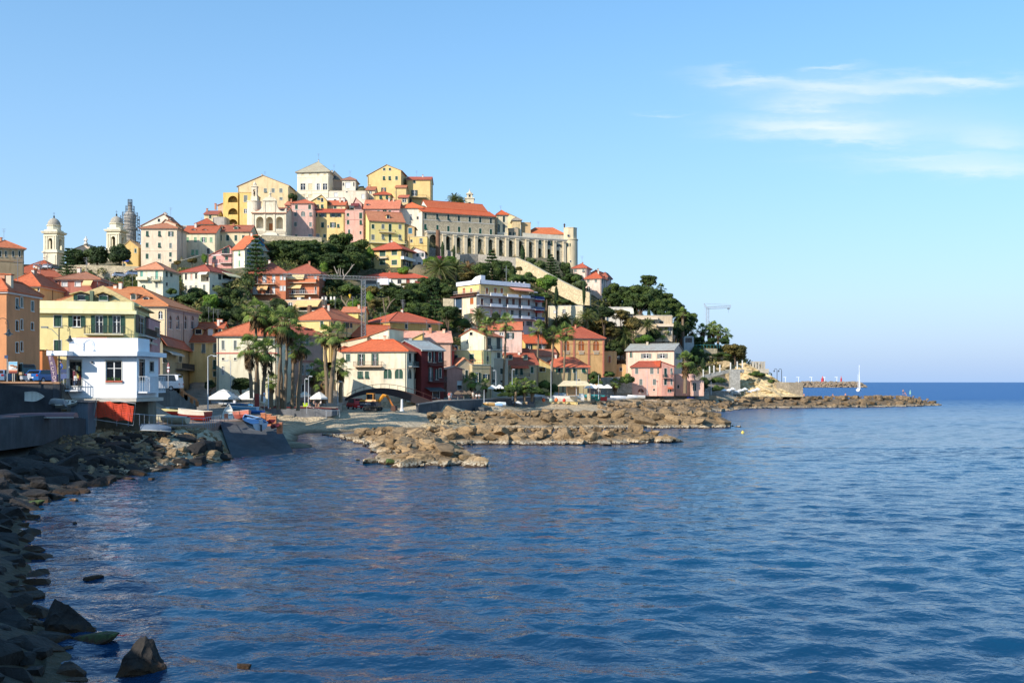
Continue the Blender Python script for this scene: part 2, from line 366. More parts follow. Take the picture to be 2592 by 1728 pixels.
def window(root,f,kind,sc,zc,w,h,near,frame=(240,236,222),hole=True,smat=None):
 k=kind[0]; col=SHC.get(kind[1:2] or 'g',GREEN); s0,s1=sc-w/2,sc+w/2; z0,z1=zc-h/2,zc+h/2
 off=0.0 if hole else .12
 fm=flat(frame,.85,.7); mb=MB(); kids=[]
 ar=k in 'aAK'
 if k in 'oO': ws0,ws1=s0+w*.26,s1-w*.26
 else: ws0,ws1=s0,s1
 # sill and surround
 mb.mat(fm); t=.07
 fbox(mb,f,ws0-.1,ws1+.1,z0-.1,z0-.005,-.02,.1)
 if not ar:
  fbox(mb,f,ws0-t,ws0,z0,z1,-.05,.035); fbox(mb,f,ws1,ws1+t,z0,z1,-.05,.035); fbox(mb,f,ws0-t,ws1+t,z1,z1+t,-.05,.037)
 if not hole: mb.mat(glass()); fbox(mb,f,ws0,ws1,z0,z1,.0,.03)
 b=MB()
 if k in 'sfa':
  if ar:
   b.mat(flat(col,.8,.55)); b.face([f.p(a,z,-.09) for a,z in arc(ws0,ws1,z0,z1)])
   b.mat(fm); fbox(b,f,sc-.03,sc+.03,z0,z1-.02,-.085,-.06)
   b.mat(flat(col,.8,.55)); n=max(3,int((h*.8)/.45))
   for i in range(n): zz=z0+(i+.5)*h*.8/n; fbox(b,f,ws0+.02,sc-.04,zz-.03,zz+.03,-.088,-.05); fbox(b,f,sc+.04,ws1-.02,zz-.03,zz+.03,-.088,-.05)
  else:
   m=.015
   if k=='f':
    zm=z0+h*.42
    leaf(b,f,ws0+m,sc-m,zm,z1-m,off-.08,off-.02,col,near); leaf(b,f,sc+m,ws1-m,zm,z1-m,off-.08,off-.02,col,near)
    b.mat(flat(col,.8,.55)); q=min(.5,h*.25)
    for a0,a1 in ((ws0+m,sc-m),(sc+m,ws1-m)):
     b.hexa([f.p(a0,z0+.04,off+q),f.p(a1,z0+.04,off+q),f.p(a1,z0+.02,off+q-.05),f.p(a0,z0+.02,off+q-.05)],[f.p(a0,zm,off-.02),f.p(a1,zm,off-.02),f.p(a1,zm,off-.07),f.p(a0,zm,off-.07)])
    mb.mat(glass()); mb.face([f.p(ws0,z0,off-.13),f.p(ws1,z0,off-.13),f.p(ws1,z1,off-.13),f.p(ws0,z1,off-.13)])
   else:
    leaf(b,f,ws0+m,sc-m/2,z0+m,z1-m,off-.08,off-.02,col,near); leaf(b,f,sc+m/2,ws1-m,z0+m,z1-m,off-.08,off-.02,col,near)
 elif k=='b':
  b.mat(flat(col,.8,.6)); b.face([f.p(ws0,z0,-.08),f.p(ws1,z0,-.08),f.p(ws1,z1,-.08),f.p(ws0,z1,-.08)]) if hole else fbox(b,f,ws0,ws1,z0,z1,.03,.07)
  n=int(h/.3)
  for i in range(n): zz=z0+(i+.5)*h/n; fbox(b,f,ws0+.02,ws1-.02,zz-.012,zz+.012,off-.08,off-.06)
 elif k=='K':
  d=-2.35; mb.mat(smat or flat((230,150,120))); mb.face([f.p(ws0-.6,z0,d),f.p(ws1+.6,z0,d),f.p(ws1+.6,z1,d),f.p(ws0-.6,z1,d)])
  mb.mat(flat((190,120,60))); 
  if kind[1:2]=='o': fbox(mb,f,sc-w*.28,sc+w*.28,z0,z0+h*.62,d+.01,d+.1)
 elif k=='k':
  mb.mat(smat or flat((190,170,130))); mb.face([f.p(ws0,z0,-1.45),f.p(ws1,z0,-1.45),f.p(ws1,z1,-1.45),f.p(ws0,z1,-1.45)])
  b.mat(flat((70,50,40))); fbox(b,f,sc-w*.2,sc+w*.15,z0+.02,z0+h*.72,-1.44,-1.4)
 else:   # d, o, w, A : glazed
  o=off-.12; mb.mat(glass()); pts=arc(ws0,ws1,z0,z1) if ar else [(ws0,z0),(ws1,z0),(ws1,z1),(ws0,z1)]
  if hole: mb.face([f.p(a,z,o-.03) for a,z in pts])
  mb.mat(flat((238,238,234),.9) if k!='d' else flat((90,80,66))); e=.055 if near else .08; o1=o+.02
  fbox(mb,f,ws0,ws0+e,z0,z1-(w*.3 if ar else 0),o-.03,o1); fbox(mb,f,ws1-e,ws1,z0,z1-(w*.3 if ar else 0),o-.03,o1); fbox(mb,f,sc-e,sc+e,z0+.01,z1-.02,o-.028,o1-.004)
  fbox(mb,f,ws0+e,ws1-e,z0,z0+e,o-.03,o1-.006); fbox(mb,f,ws0+e,ws1-e,z0+h*.62,z0+h*.62+e,o-.03,o1-.006)
  if not ar: fbox(mb,f,ws0+e,ws1-e,z1-e,z1,o-.03,o1-.006)
  if k in 'oO':
   for a0,a1 in ((s0,ws0-.02),(ws1+.02,s1)):
    c=MB(); leaf(c,f,a0,a1,z0,z1,off+.02,off+.075,col,near); kids.append(c)
 if b.f:
  if near: kids.append(b)
  else:
   for q in (b,): 
    for fc,mi in zip(q.f,q.mi): mb.mat(q.ms[mi]); mb.face([q.v[i] for i in fc])
 if not near and kids:
  for q in kids:
   for fc,mi in zip(q.f,q.mi): mb.mat(q.ms[mi]); mb.face([q.v[i] for i in fc])
  kids=[]
 o=mb.build('window',root)
 for q in kids: q.build('shutter',o)
 return o
def solve_theta(u0,u1,u2,Y,D):
 best=None
 for i in range(-140,141):
  th=i/2.0; g=rect(u0,u1,Y,rad(th)); P1=g[1]; t=tx(u2); c,s=math.cos(rad(th)),math.sin(rad(th)); den=t*c+s
  if abs(den)<1e-6: continue
  q=(P1.x-t*P1.y)/den
  if q>0 and (best is None or abs(q-D)<best[0]): best=(abs(q-D),th)
 return best[1]
def solve_thetaL(u0,u1,uL,Y,D):
 best=None
 for i in range(-140,141):
  th=i/2.0; P0=rect(u0,u1,Y,rad(th))[0]; t=tx(uL); c,s=math.cos(rad(th)),math.sin(rad(th)); den=t*c+s
  if abs(den)<1e-6: continue
  q=(P0.x-t*P0.y)/den
  if q>0 and (best is None or abs(q-D)<best[0]): best=(abs(q-D),th)
 return best[1]
def rect(u0,u1,Y,th):
 uc=(u0+u1)/2; C=Vector((tx(uc)*Y,Y)); c,s=math.cos(th),math.sin(th)
 P=[]
 for u in (u0,u1):
  t=tx(u); a=(t*C.y-C.x)/(c-t*s); P.append(C+Vector((c,s))*a)
 return P
class House: pass
def house(lab,fr,u0,u1,ve,vb,Y=None,D=9.0,th=None,u2=None,uL=None,roof=('hip',None),wall=(250,238,200),tilec=(228,118,80),over=.55,sh='g',wins=(),bal=(),awn=(),bands=(),chim=2,ant=1,name='house',cat='house',trim=(238,232,215),foot=3.0,near=None,stain=.62,group=None,wallmat=None,sidemat=None,dorm=(),wk=.8,pad=True):
 if isinstance(u0,tuple): u0=u0[0]
 random.seed(lab)
 a,b=U(fr,u0),U(fr,u1); ve_=V(fr,ve); vb_=V(fr,vb)
 if Y is None: Y=hitY((a+b)/2,vb_)
 if th is None:
  if u2 is not None: th=solve_theta(a,b,U(fr,u2),Y,D)
  elif uL is not None: th=solve_thetaL(a,b,U(fr,uL),Y,D)
  else: th=0.0
 t=rad(th); c,s=math.cos(t),math.sin(t)
 P0,P1=rect(a,b,Y,t); dS=Vector((-s,c)); P2=P1+dS*D; P3=P0+dS*D; W=(P1-P0).length
 ze=zat(ve_,Y); zb=zat(vb_,Y); zf=zb-foot
 near=(Y<215) if near is None else near
 h=House(); h.F=Face(P0,(c,s),(s,-c),W); h.R=Face(P1,(-s,c),(c,s),D); h.L=Face(P3,(s,-c),(-c,-s),D); h.B=Face(P2,(-c,-s),(-s,c),W)
 faces={'F':h.F,'R':h.R,'L':h.L}; h.ze=ze; h.zb=zb; h.Y=Y; h.th=th; h.W=W; h.D=D
 cx=(P0+P2)/2; root=thing(name,lab,cat,(cx.x,cx.y,zb),group); h.root=root
 wm=wallmat or plaster(wall,wk,stain); tm=flat(trim,.85,.8); rm=tile(tuple(max(0,min(255,x+d_)) for x,d_ in zip(tilec,random.choice([(0,0,0),(-14,4,8),(-26,-8,0),(6,10,12),(-12,-10,-8)]))))
 ops={'F':[],'R':[],'L':[]}; todo=[]
 for wdef in wins:
  fk,kind,us,vs,w,hh=wdef
  us=us if isinstance(us,(list,tuple)) else [us]; vs=vs if isinstance(vs,(list,tuple)) else [vs]
  f=faces[fk]
  for v in vs:
   for u in us:
    uu,vv=U(fr,u),V(fr,v); dw=w/fr[2]/2; dh=hh/fr[2]/2
    sa,_,_=f.hit(uu-dw,vv); sb,_,_=f.hit(uu+dw,vv); sc,zc,Yc=f.hit(uu,vv); zt=zat(vv-dh,Yc); zl=zat(vv+dh,Yc)
    ww=abs(sb-sa); hgt=zt-zl; k=kind[0]; kk=kind
    if kind[0]=='s' and hgt>1.1 and random.random()<.3: kk='f'+kind[1:]
    ow=ww*.48 if k in 'oO' else ww
    inside=sc-ow/2>.05 and sc+ow/2<f.len-.05 and zt<ze-.12
    if inside: ops[fk].append((sc-ow/2,sc+ow/2,zl,zt,k in 'aAK',{'k':1.5,'K':2.4}.get(k,.16)))
    todo.append((f,kk,sc,zc,ww,hgt,inside))
 mb=MB().mat(wm)
 rt=roof[0]; vr=roof[1] if len(roof)>1 else None
 zr=None
 if vr is not None and rt!='flat': zr=zat(V(fr,vr),Y+D/2)
 elif rt!='flat': zr=ze+min(W,D)*.22
 for fk in 'FRL':
  if fk!='F' and sidemat: mb.mat(sidemat)  # sidemat puts the difference in light between front and sides into colour
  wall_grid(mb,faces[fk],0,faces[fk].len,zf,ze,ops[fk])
 mb.mat(wm); mb.face([h.B.p(0,zf),h.B.p(W,zf),h.B.p(W,ze),h.B.p(0,ze)])
 def p3(P,z): return Vector((P.x,P.y,z))
 dF=Vector((c,s)); n=Vector((s,-c))
 E=[P0-dF*over+n*over,P1+dF*over+n*over,P2+dF*over-n*over,P3-dF*over-n*over]
 rb=MB().mat(rm); polys=[]; drop=over*.35 if rt!='flat' else 0
 zee=ze-drop*.4
 if rt=='hip':
  if W>=D:
   i=min(D*.5,W*.5-.05)*(roof[2] if len(roof)>2 else 1); m0=(P0+P3)/2+dF*i; m1=(P1+P2)/2-dF*i
   A=p3(m0,zr); B=p3(m1,zr)
   polys=[[p3(E[0],zee),p3(E[1],zee),B,A],[p3(E[1],zee),p3(E[2],zee),B],[p3(E[2],zee),p3(E[3],zee),A,B],[p3(E[3],zee),p3(E[0],zee),A]]
  else:
   i=min(W*.5,D*.5-.05); m0=(P0+P1)/2+dS*i; m1=(P2+P3)/2-dS*i; A=p3(m0,zr); B=p3(m1,zr)
   polys=[[p3(E[0],zee),p3(E[1],zee),A],[p3(E[1],zee),p3(E[2],zee),B,A],[p3(E[2],zee),p3(E[3],zee),B],[p3(E[3],zee),p3(E[0],zee),A,B]]
  ridge=(A,B)
 elif rt=='gs':
  fr_=roof[2] if len(roof)>2 else .5
  m0=P0.lerp(P3,fr_); m1=P1.lerp(P2,fr_); zr=zat(V(fr,vr),Y+D*fr_) if vr is not None else zr
  A=p3(m0-dF*over*.5,zr); B=p3(m1+dF*over*.5,zr); e=over*.5
  q=[P0-dF*e+n*over,P1+dF*e+n*over,P2+dF*e-n*over,P3-dF*e-n*over]
  polys=[[p3(q[0],zee),p3(q[1],zee),B,A],[p3(q[2],zee),p3(q[3],zee),A,B]]
  mb.face([p3(P1,ze),p3(P2,ze),p3(m1,zr-.05)]); mb.face([p3(P3,ze),p3(P0,ze),p3(m0,zr-.05)]); ridge=(A,B)
 elif rt=='gf':
  fr_=roof[2] if len(roof)>2 else .5; zr=zat(V(fr,vr),Y) if vr is not None else zr
  zR=zat(V(fr,roof[3]),Y) if len(roof)>3 else ze
  m0=P0.lerp(P1,fr_); m1=P3.lerp(P2,fr_); A=p3(m0+n*over*.5,zr); B=p3(m1-n*over*.5,zr); e=over*.5
  q=[P0-dF*over+n*e,P1+dF*over+n*e,P2+dF*over-n*e,P3-dF*over-n*e]
  polys=[[p3(q[3],zee),p3(q[0],zee),A,B],[p3(q[1],zee+zR-ze),p3(q[2],zee+zR-ze),B,A]]
  mb.face([p3(P0,ze),p3(P1,ze),p3(P1,zR),p3(m0,zr-.05)] if abs(zR-ze)>.01 else [p3(P0,ze),p3(P1,ze),p3(m0,zr-.05)])
  mb.face([p3(P2,ze),p3(P3,ze),p3(m1,zr-.05)])
  if zR>ze+.01: mb.face([p3(P1,ze),p3(P2,ze),p3(P2,zR),p3(P1,zR)])
  ridge=(A,B)
 elif rt=='shed':
  zr=zat(V(fr,vr),Y+D); e=over*.5
  q=[P0-dF*e+n*over,P1+dF*e+n*over,P2+dF*e,P3-dF*e]
  polys=[[p3(q[0],zee),p3(q[1],zee),p3(q[2],zr),p3(q[3],zr)]]
  mb.face([p3(P1,ze),p3(P2,ze),p3(P2,zr-.05)]); mb.face([p3(P3,ze),p3(P0,ze),p3(P3,zr-.05)]); mb.face([p3(P2,ze),p3(P3,ze),p3(P3,zr-.05),p3(P2,zr-.05)])
  ridge=(p3(q[3],zr),p3(q[2],zr))
 elif rt=='shedR':   # eave falls along the front, left side high or low: roof[1]=v at left, roof[2]=v at right
  zl=zat(V(fr,roof[1]),Y); zrr=zat(V(fr,roof[2]),Y); e=over*.5
  q=[P0-dF*e+n*e,P1+dF*e+n*e,P2+dF*e-n*e,P3-dF*e-n*e]
  polys=[[p3(q[0],zl),p3(q[1],zrr),p3(q[2],zrr),p3(q[3],zl)]]
  m=min(zl,zrr)
  mb.face([p3(P0,ze),p3(P1,ze),p3(P1,zrr-.05),p3(P0,zl-.05)]); mb.face([p3(P1,ze),p3(P2,ze),p3(P2,zrr-.05),p3(P1,zrr-.05)]); mb.face([p3(P3,ze),p3(P0,ze),p3(P0,zl-.05),p3(P3,zl-.05)])
  ridge=(p3(q[0],zl),p3(q[3],zl))
 else:
  rr=MB().mat(flat((176,160,140)) if roof[1:]==() or roof[1] is None else flat(roof[1]))
  rr.prism([p3(P0+dF*.02-n*.02,ze-.55),p3(P1-dF*.02-n*.02,ze-.55),p3(P2-dF*.02+n*.02,ze-.55),p3(P3+dF*.02+n*.02,ze-.55)],(0,0,.12))
  rr.mat(tm)
  for f in (h.F,h.R,h.B,h.L): fbox(rr,f,-.1,f.len+.1,ze+.003,ze+.12,-.28,.1)
  rr.build('roof',root); ridge=None
 if polys:
  for p in polys:
   rb.prism([x+Vector((0,0,-.16)) for x in p],(0,0,.16))
  # ridge and hip caps
  for i in range(1):
   A,B=ridge
   if (A-B).length>.3: rb.tube([A+Vector((0,0,.03)),B+Vector((0,0,.03))],.13,5)
   if rt=='hip':
    for e_,r_ in ((0,A),(1,B if W>=D else A),(2,B),(3,A if W>=D else B)): rb.tube([p3(E[e_],zee+.02),r_+Vector((0,0,.03))],.11,5)
  ro=rb.build('roof',root); h.roof=ro
  mb.mat(tm); o5=over*.62; q=[P0-dF*o5+n*o5,P1+dF*o5+n*o5,P2+dF*o5-n*o5,P3-dF*o5-n*o5]
  if rt=='hip': mb.prism([p3(x,ze-.34-drop*.3) for x in q],(0,0,.2))
  elif rt in('gs','shed'):
   fbox(mb,h.F,-.05,W+.05,ze-.36,ze-drop*.4-.1,-.02,o5)
  A,B=ridge
  for i in range(chim):
   tt=rnd(.1,.9); P=A.lerp(B,tt)+Vector((rnd(-1,1),rnd(-1.2,.6),0)); cb=MB().mat(plaster(random.choice([(236,214,178),(214,150,110),(240,232,215)]),.8,.5))
   hh=rnd(.7,1.4); hh*=.7; w5=rnd(.4,.6); cb.box((P.x,P.y,P.z+hh/2-.8),(w5,w5,hh+1.2)); cb.mat(rm); cb.box((P.x,P.y,P.z+hh-.12),(w5+.16,w5+.16,.12))
   cb.build('chimney',ro)
  for i in range(ant):
   P=A.lerp(B,rnd(.1,.9)); ab=MB().mat(flat((150,150,150),.8,.5)); top=P+Vector((0,0,rnd(2,3.4))); ab.tube([P+Vector((0,0,-.5)),top],.035,4)
   for q in range(3): z=top.z-.15-q*.35; ab.tube([(top.x-.6+.1*q,top.y,z),(top.x+.6-.1*q,top.y,z)],.02,4)
   ab.build('antenna',ro)
 for f,v,th_,col in [(faces[x[0]],x[1],x[2],x[3]) for x in bands]:
  z=zat(V(fr,v),Y); mb.mat(flat(col,.85,.8)); fbox(mb,f,-.04,f.len+.04,z-th_/2,z+th_/2,-.02,.07)
 for pf,ps in ((h.F,.25),(h.F,W-.25),(h.R,D*.5)):
  if W>4 and random.random()<.5:
   dp=MB().mat(flat(random.choice([(120,84,66),(150,146,140),(96,104,96)]),.8,.5)); dp.tube([pf.p(ps,zf,.09),pf.p(ps,ze-.2,.09)],.055 if near else .07,5); dp.build('drainpipe',root)
 h.wall=mb.build('wall',root)
 for f,kk,sc,zc,ww,hgt,inside in todo: window(root,f,kk,sc,zc,ww,hgt,near,hole=inside,smat=wm)
 for bd in bal:   # face,u0,u1,v floor,depth,rail height,slab colour,rail kind
  fk,ua,ub,vf,dp,rh=bd[:6]; colr=bd[6] if len(bd)>6 else (235,230,220); kind=bd[7] if len(bd)>7 else 'bars'; rc=bd[8] if len(bd)>8 else (70,70,66)
  f=faces[fk]; s0,z,_=f.hit(U(fr,ua),V(fr,vf)); s1,_,_=f.hit(U(fr,ub),V(fr,vf)); s0,s1=min(s0,s1),max(s0,s1)
  m=MB().mat(flat(colr,.85,.8)); fbox(m,f,s0,s1,z-.16,z,.003,dp); bo=m.build('balcony',root)
  r=MB()
  if kind=='solid': 
   r.mat(flat(rc,.85,.7)); fbox(r,f,s0,s1,z,z+rh,dp-.1,dp-.003); fbox(r,f,s0+.003,s0+.1,z,z+rh-.003,.003,dp-.1); fbox(r,f,s1-.1,s1-.003,z,z+rh-.003,.003,dp-.1)
  else:
   r.mat(flat(rc,.8,.5)); e=.03 if near else .045
   fbox(r,f,s0,s1,z+rh-.05,z+rh,dp-.06,dp-.01); fbox(r,f,s0,s1,z+.08,z+.12,dp-.055,dp-.015)
   for ss in (s0,s1-.05): fbox(r,f,ss,ss+.05,z+rh-.05,z+rh-.003,.0,dp-.06)
   nb=max(3,int((s1-s0)/(.22 if near else .5)))
   for i in range(nb+1): ss=s0+(s1-s0-e)*i/nb; fbox(r,f,ss,ss+e,z,z+rh-.05,dp-.05,dp-.02)
   for i in range(1,4):
    for ss in (s0,s1-e): fbox(r,f,ss,ss+e,z,z+rh-.05,dp*i/4,dp*i/4+e)
  r.build('railing',bo)
 for ad in awn:   # face,u0,u1,v top,v bottom,projection,colour
  fk,ua,ub,vt,vbo,pr,cl=ad; f=faces[fk]; s0,zt,Yc=f.hit(U(fr,ua),V(fr,vt)); s1,_,_=f.hit(U(fr,ub),V(fr,vt)); zl=zt-abs(V(fr,vbo)-V(fr,vt))/F*Yc; s0,s1=min(s0,s1),max(s0,s1)
  m=MB().mat(flat(cl,.85,.8)); m.hexa([f.p(s0,zl,pr),f.p(s1,zl,pr),f.p(s1,zl-.04,pr-.02),f.p(s0,zl-.04,pr-.02)],[f.p(s0,zt,.06),f.p(s1,zt,.06),f.p(s1,zt-.06,.04),f.p(s0,zt-.06,.04)])
  fbox(m,f,s0,s1,zl-.25,zl-.045,pr-.03,pr); m.build('awning',root)
 for dd in dorm:  # u,v of the dormer window centre, width px, height px, kind
  u,v,w,hh=dd[:4]; kind=dd[4] if len(dd)>4 else 'sg'; uu,vv=U(fr,u),V(fr,v)
  Yd=Y+D*.14; f=Face(h.F.p(0,0,-D*.14).xy,h.F.d,h.F.n,W); sc,zc,Yc=f.hit(uu,vv); ww=w/fr[2]/F*Yc; hg=hh/fr[2]/F*Yc
  m=MB().mat(wm); fbox(m,f,sc-ww/2-.15,sc+ww/2+.15,zc-hg/2-.6,zc+hg/2+.05,-D*.33,0)
  m.mat(rm); a0=f.p(sc-ww/2-.4,zc+hg/2,.3); a1=f.p(sc+ww/2+.4,zc+hg/2,.3); ap=f.p(sc,zc+hg/2+ww*.32,.3); bk=Vector((f.n[0],f.n[1],0))*(-D*.36)
  m.prism([a0,ap,ap+bk,a0+bk],(0,0,.1)); m.prism([ap,a1,a1+bk,ap+bk],(0,0,.1))
  m.mat(wm); m.face([f.p(sc-ww/2-.15,zc+hg/2+.05,0),f.p(sc+ww/2+.15,zc+hg/2+.05,0),f.p(sc,zc+hg/2+ww*.26,0)])
  do=m.build('dormer',h.roof if polys else root)
  wo=window(do,f,kind,sc,zc,ww,hg,False,hole=False)
 if pad:
  e=.8; PADS.append(([P0-dF*e+n*e,P1+dF*e+n*e,P2+dF*e-n*e,P3-dF*e-n*e],zb,P0,dF,dS,W,D,e)); HR.append((min(a,U(fr,uL) if uL is not None else a),max(b,U(fr,u2) if u2 is not None else b),ve_,vb_,Y)); CUTS.append((a-3,b+3,P0.y,P1.y,a,b,zb,45))
  if u2 is not None: CUTS.append((b,U(fr,u2)+2,P1.y,P2.y,b,U(fr,u2),zb,45))
  if uL is not None: CUTS.append((U(fr,uL)-2,a,P3.y,P0.y,U(fr,uL),a,zb,45))
 return h
def merge(h1,h2):
 """make the pieces of h2 parts of h1"""
 a=Vector(h1.root['_loc']); b=Vector(h2.root['_loc'])
 for ch in KIDS(h2.root): ch.parent=h1.root; ch.location=b-a; ch['_loc']=tuple(b)
 bpy.data.objects.remove(h2.root); h2.root=h1.root
# ---------------------------------------------------------------- the town, house by house
CREAM=(252,240,202); YEL=(250,216,130); PINK=(246,190,168); PEACH=(252,222,182); ORA=(228,140,80); WHI=(252,250,244); OCH=(226,190,130); RED=(150,44,38)
# --- far left
house('long ochre house with brown shutters at the left edge, behind the red roofs',FA,-150,365,640,950,250,10,th=35,roof=('hip',548),wall=(214,180,132),sh='b',wins=[('F','sd',[5,90,200,297],[740],26,88)],bands=[('F',850,.3,(190,150,110))],chim=1)
house('house under a broad brown-red hip roof with two dormers, below the domed bell tower',FA,150,860,1025,1150,325,16,roof=('hip',838),tilec=(196,92,62),wall=(222,150,110),chim=1,dorm=[(530,925,34,50,'w'),(725,925,50,46,'w')],ant=2)
house('low house with an orange-red roof and a yellow wall, left of the pink gable',FA,95,600,1222,1330,178,10,roof=('hip',1040),tilec=(222,98,58),wall=(250,206,120),wins=[('F','d',[590],[1275],18,60)],ant=2)
house('pink house with a pale pink gable wall and dark green shutters',FA,690,960,1092,1330,190,8,uL=415,roof=('gs',995),wall=(240,184,172),tilec=(214,98,64),wins=[('F','sd',[715,862],[1145],40,60),('F','sd',[712,860],[1290],44,60),('L','sd',[622],[1130],42,58),('L','sd',[622],[1285],40,66)],trim=(246,220,210))
house('single-storey rose house with white blinds under a brown hip roof',FA,880,1512,1118,1290,188,10,u2=1750,roof=('hip',1025),tilec=(196,104,76),wall=(214,128,104),wins=[('F','bw',[985,1187],[1192],84,80)],awn=[('F',1290,1430,1122,1215,1.6,(246,214,150))],trim=(246,240,232),chim=1)
house('stone-walled parking deck behind the rose house',FA,520,945,985,1050,308,6,roof=('flat',),wallmat=stone((190,165,140)),name='parking_deck',cat='parking deck')
# --- the near left group
house('tall orange house at the left edge with a shaded side wall of narrow windows',FE,-260,92,300,1560,106,7.2,u2=562,roof=('hip',180),wall=(240,158,92),tilec=(222,100,60),over=.35,wins=[('R','sy',[240],[495],38,150),('R','sy',[305],[478],30,140),('R','sy',[458],[530],36,140),('R','d',[240],[808],38,140),('R','d',[306],[790],28,140),('R','d',[456],[815],34,100),('R','d',[240],[1115],38,140),('R','d',[304],[1100],30,130),('R','d',[303],[1405],28,130)],stain=.5,trim=(250,240,230),chim=2)
house('small orange lean-to block between the tall orange and the yellow house',FE,385,600,1160,1480,119,4,roof=('flat',),wall=(240,140,60),trim=(250,150,70),foot=.2,pad=False)
house('dark passage building behind the small orange block',FE,380,620,1300,1570,126,4,roof=('flat',),wall=(120,80,50),trim=(140,90,60),pad=False,name='garage',cat='garage')
YH=house('big yellow house with green shutters, parapet and balcony behind the white house',FE,545,1902,588,1560,125,13,u2=2118,roof=('flat',),wall=(255,226,142),wk=.95,stain=.3,foot=1,wins=[('F','sg',[818],[740],106,156),('F','og',[1086],[745],235,156),('F','Og',[1404],[788],228,245),('F','Og',[1652],[788],230,245),('F','sg',[816],[1088],100,150),('R','od',[2010],[800],170,250),('R','d',[2085],[800],50,250)],bal=[('F',1212,1768,922,1.05,1.0,(240,228,190)),('R',1955,2118,940,1.0,1.0,(210,210,205))],awn=[('R',1955,2110,985,1025,1.2,(200,190,170))],trim=(255,236,170),near=True)
# the attic of the yellow house: parapet, tan roof, two green dormers (parts of the same house)
def yh_attic():
 f=YH.F; W=YH.W; D=YH.D; root=YH.root
 m=MB().mat(plaster((255,238,178),.95,.3)); z0=YH.ze+.13; z1=zat(V(FE,462),125)
 for g in (YH.F,YH.R,YH.B,YH.L): fbox(m,g,.0,g.len-.001,z0,z1,-.25,-.0)
 fbox(m,f,-1.1,W+.35,YH.ze-.45,YH.ze-.02,-.1,.55); m.build('parapet',root)
 r=MB().mat(tile((226,176,122))); s0=f.hit(U(FE,700),V(FE,455))[0]; s1=f.hit(U(FE,1990),V(FE,470))[0]; sm=f.hit(U(FE,1350),V(FE,255))[0]
 zr=zat(V(FE,255),130); zb=z1-.6; A=f.p(sm,zr,-5); 
 B=f.p(sm,zr,-9)
 e=[f.p(s0,zb,-.35),f.p(s1,zb,-.35),f.p(s1,zb,-12.5),f.p(s0,zb,-12.5)]
 for p in ([e[0],e[1],A],[e[1],e[2],B,A],[e[2],e[3],B],[e[3],e[0],A,B]): r.prism(p,(0,0,.15))
 ro=r.build('attic_roof',root)
 for (u0,u1,kind) in ((1000,1250,'og'),(1368,1510,'sg')):
  a=f.hit(U(FE,u0),V(FE,420))[0]; b=f.hit(U(FE,u1),V(FE,420))[0]; zt=zat(V(FE,372),126); zl=zat(V(FE,462),126)
  d=MB().mat(plaster((150,140,130))); g=Face(f.p(0,0,-1.2).xy,f.d,f.n,W); fbox(d,g,a+.1,b-.1,zl-.5,zt+.02,-3.2,0)
  ap=zat(V(FE,330),126); c=(a+b)/2; bk=Vector((f.n[0],f.n[1],0))*-3.4
  d.face([g.p(a+.1,zt,0),g.p(b-.1,zt,0),g.p(c,ap-.1,0)])
  d.mat(tile((226,176,122))); q0=g.p(a-.35,zt,.4); q1=g.p(b+.35,zt,.4); qa=g.p(c,ap,.4)
  d.prism([q0,qa,qa+bk,q0+bk],(0,0,.12)); d.prism([qa,q1,q1+bk,qa+bk],(0,0,.12))
  do=d.build('dormer',ro); window(do,g,kind,c,(zt+zl)/2+.05,(b-a)-.25,zt-zl-.25,False,hole=False)
 c=MB().mat(plaster((120,140,110))); a=f.hit(U(FE,1255),V(FE,400))[0]; b=f.hit(U(FE,1302),V(FE,400))[0]; fbox(c,f,a,b,z1-.5,zat(V(FE,315),126),-1.6,-.7); c.build('chimney',ro)
yh_attic()
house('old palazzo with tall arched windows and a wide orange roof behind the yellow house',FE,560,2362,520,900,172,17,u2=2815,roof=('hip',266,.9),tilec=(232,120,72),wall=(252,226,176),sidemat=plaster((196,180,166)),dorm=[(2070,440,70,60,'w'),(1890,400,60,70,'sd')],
  wins=[('F','A',[2275],[655],62,115),('R','A',[2415,2520,2626,2730],[760],48,190)],bands=[('R',560,.9,(150,140,140)),('F',570,.2,(236,214,180))],chim=2,ant=3)
house('narrow mauve house with a flat dark parapet beside the yellow house',GB,-60,-20,130,1000,136,10,th=11,u2=168,roof=('flat',),wall=(222,160,160),trim=(90,96,104),wins=[('R','sd',[90],[320],60,130),('R','d',[20],[400],30,90)],near=True)
house('long low row house with a ribbed red roof and shaded balconies',GB,120,166,478,1250,153,38,u2=692,th=11,roof=('gf',352,.12),wall=(186,176,140),tilec=(224,104,70),wins=[('R','sd',[185,400,550,590],[390+270],40,110),('R','sd',[350,410,600],[950],45,180),('R','d',[185],[660],40,120)],bal=[('R',335,520,800,1.1,1.0,(120,116,110))],awn=[('R',175,350,545,590,1.3,(200,200,190)),('R',600,690,745,820,1.6,(90,100,170))],chim=1,near=True,over=.7)
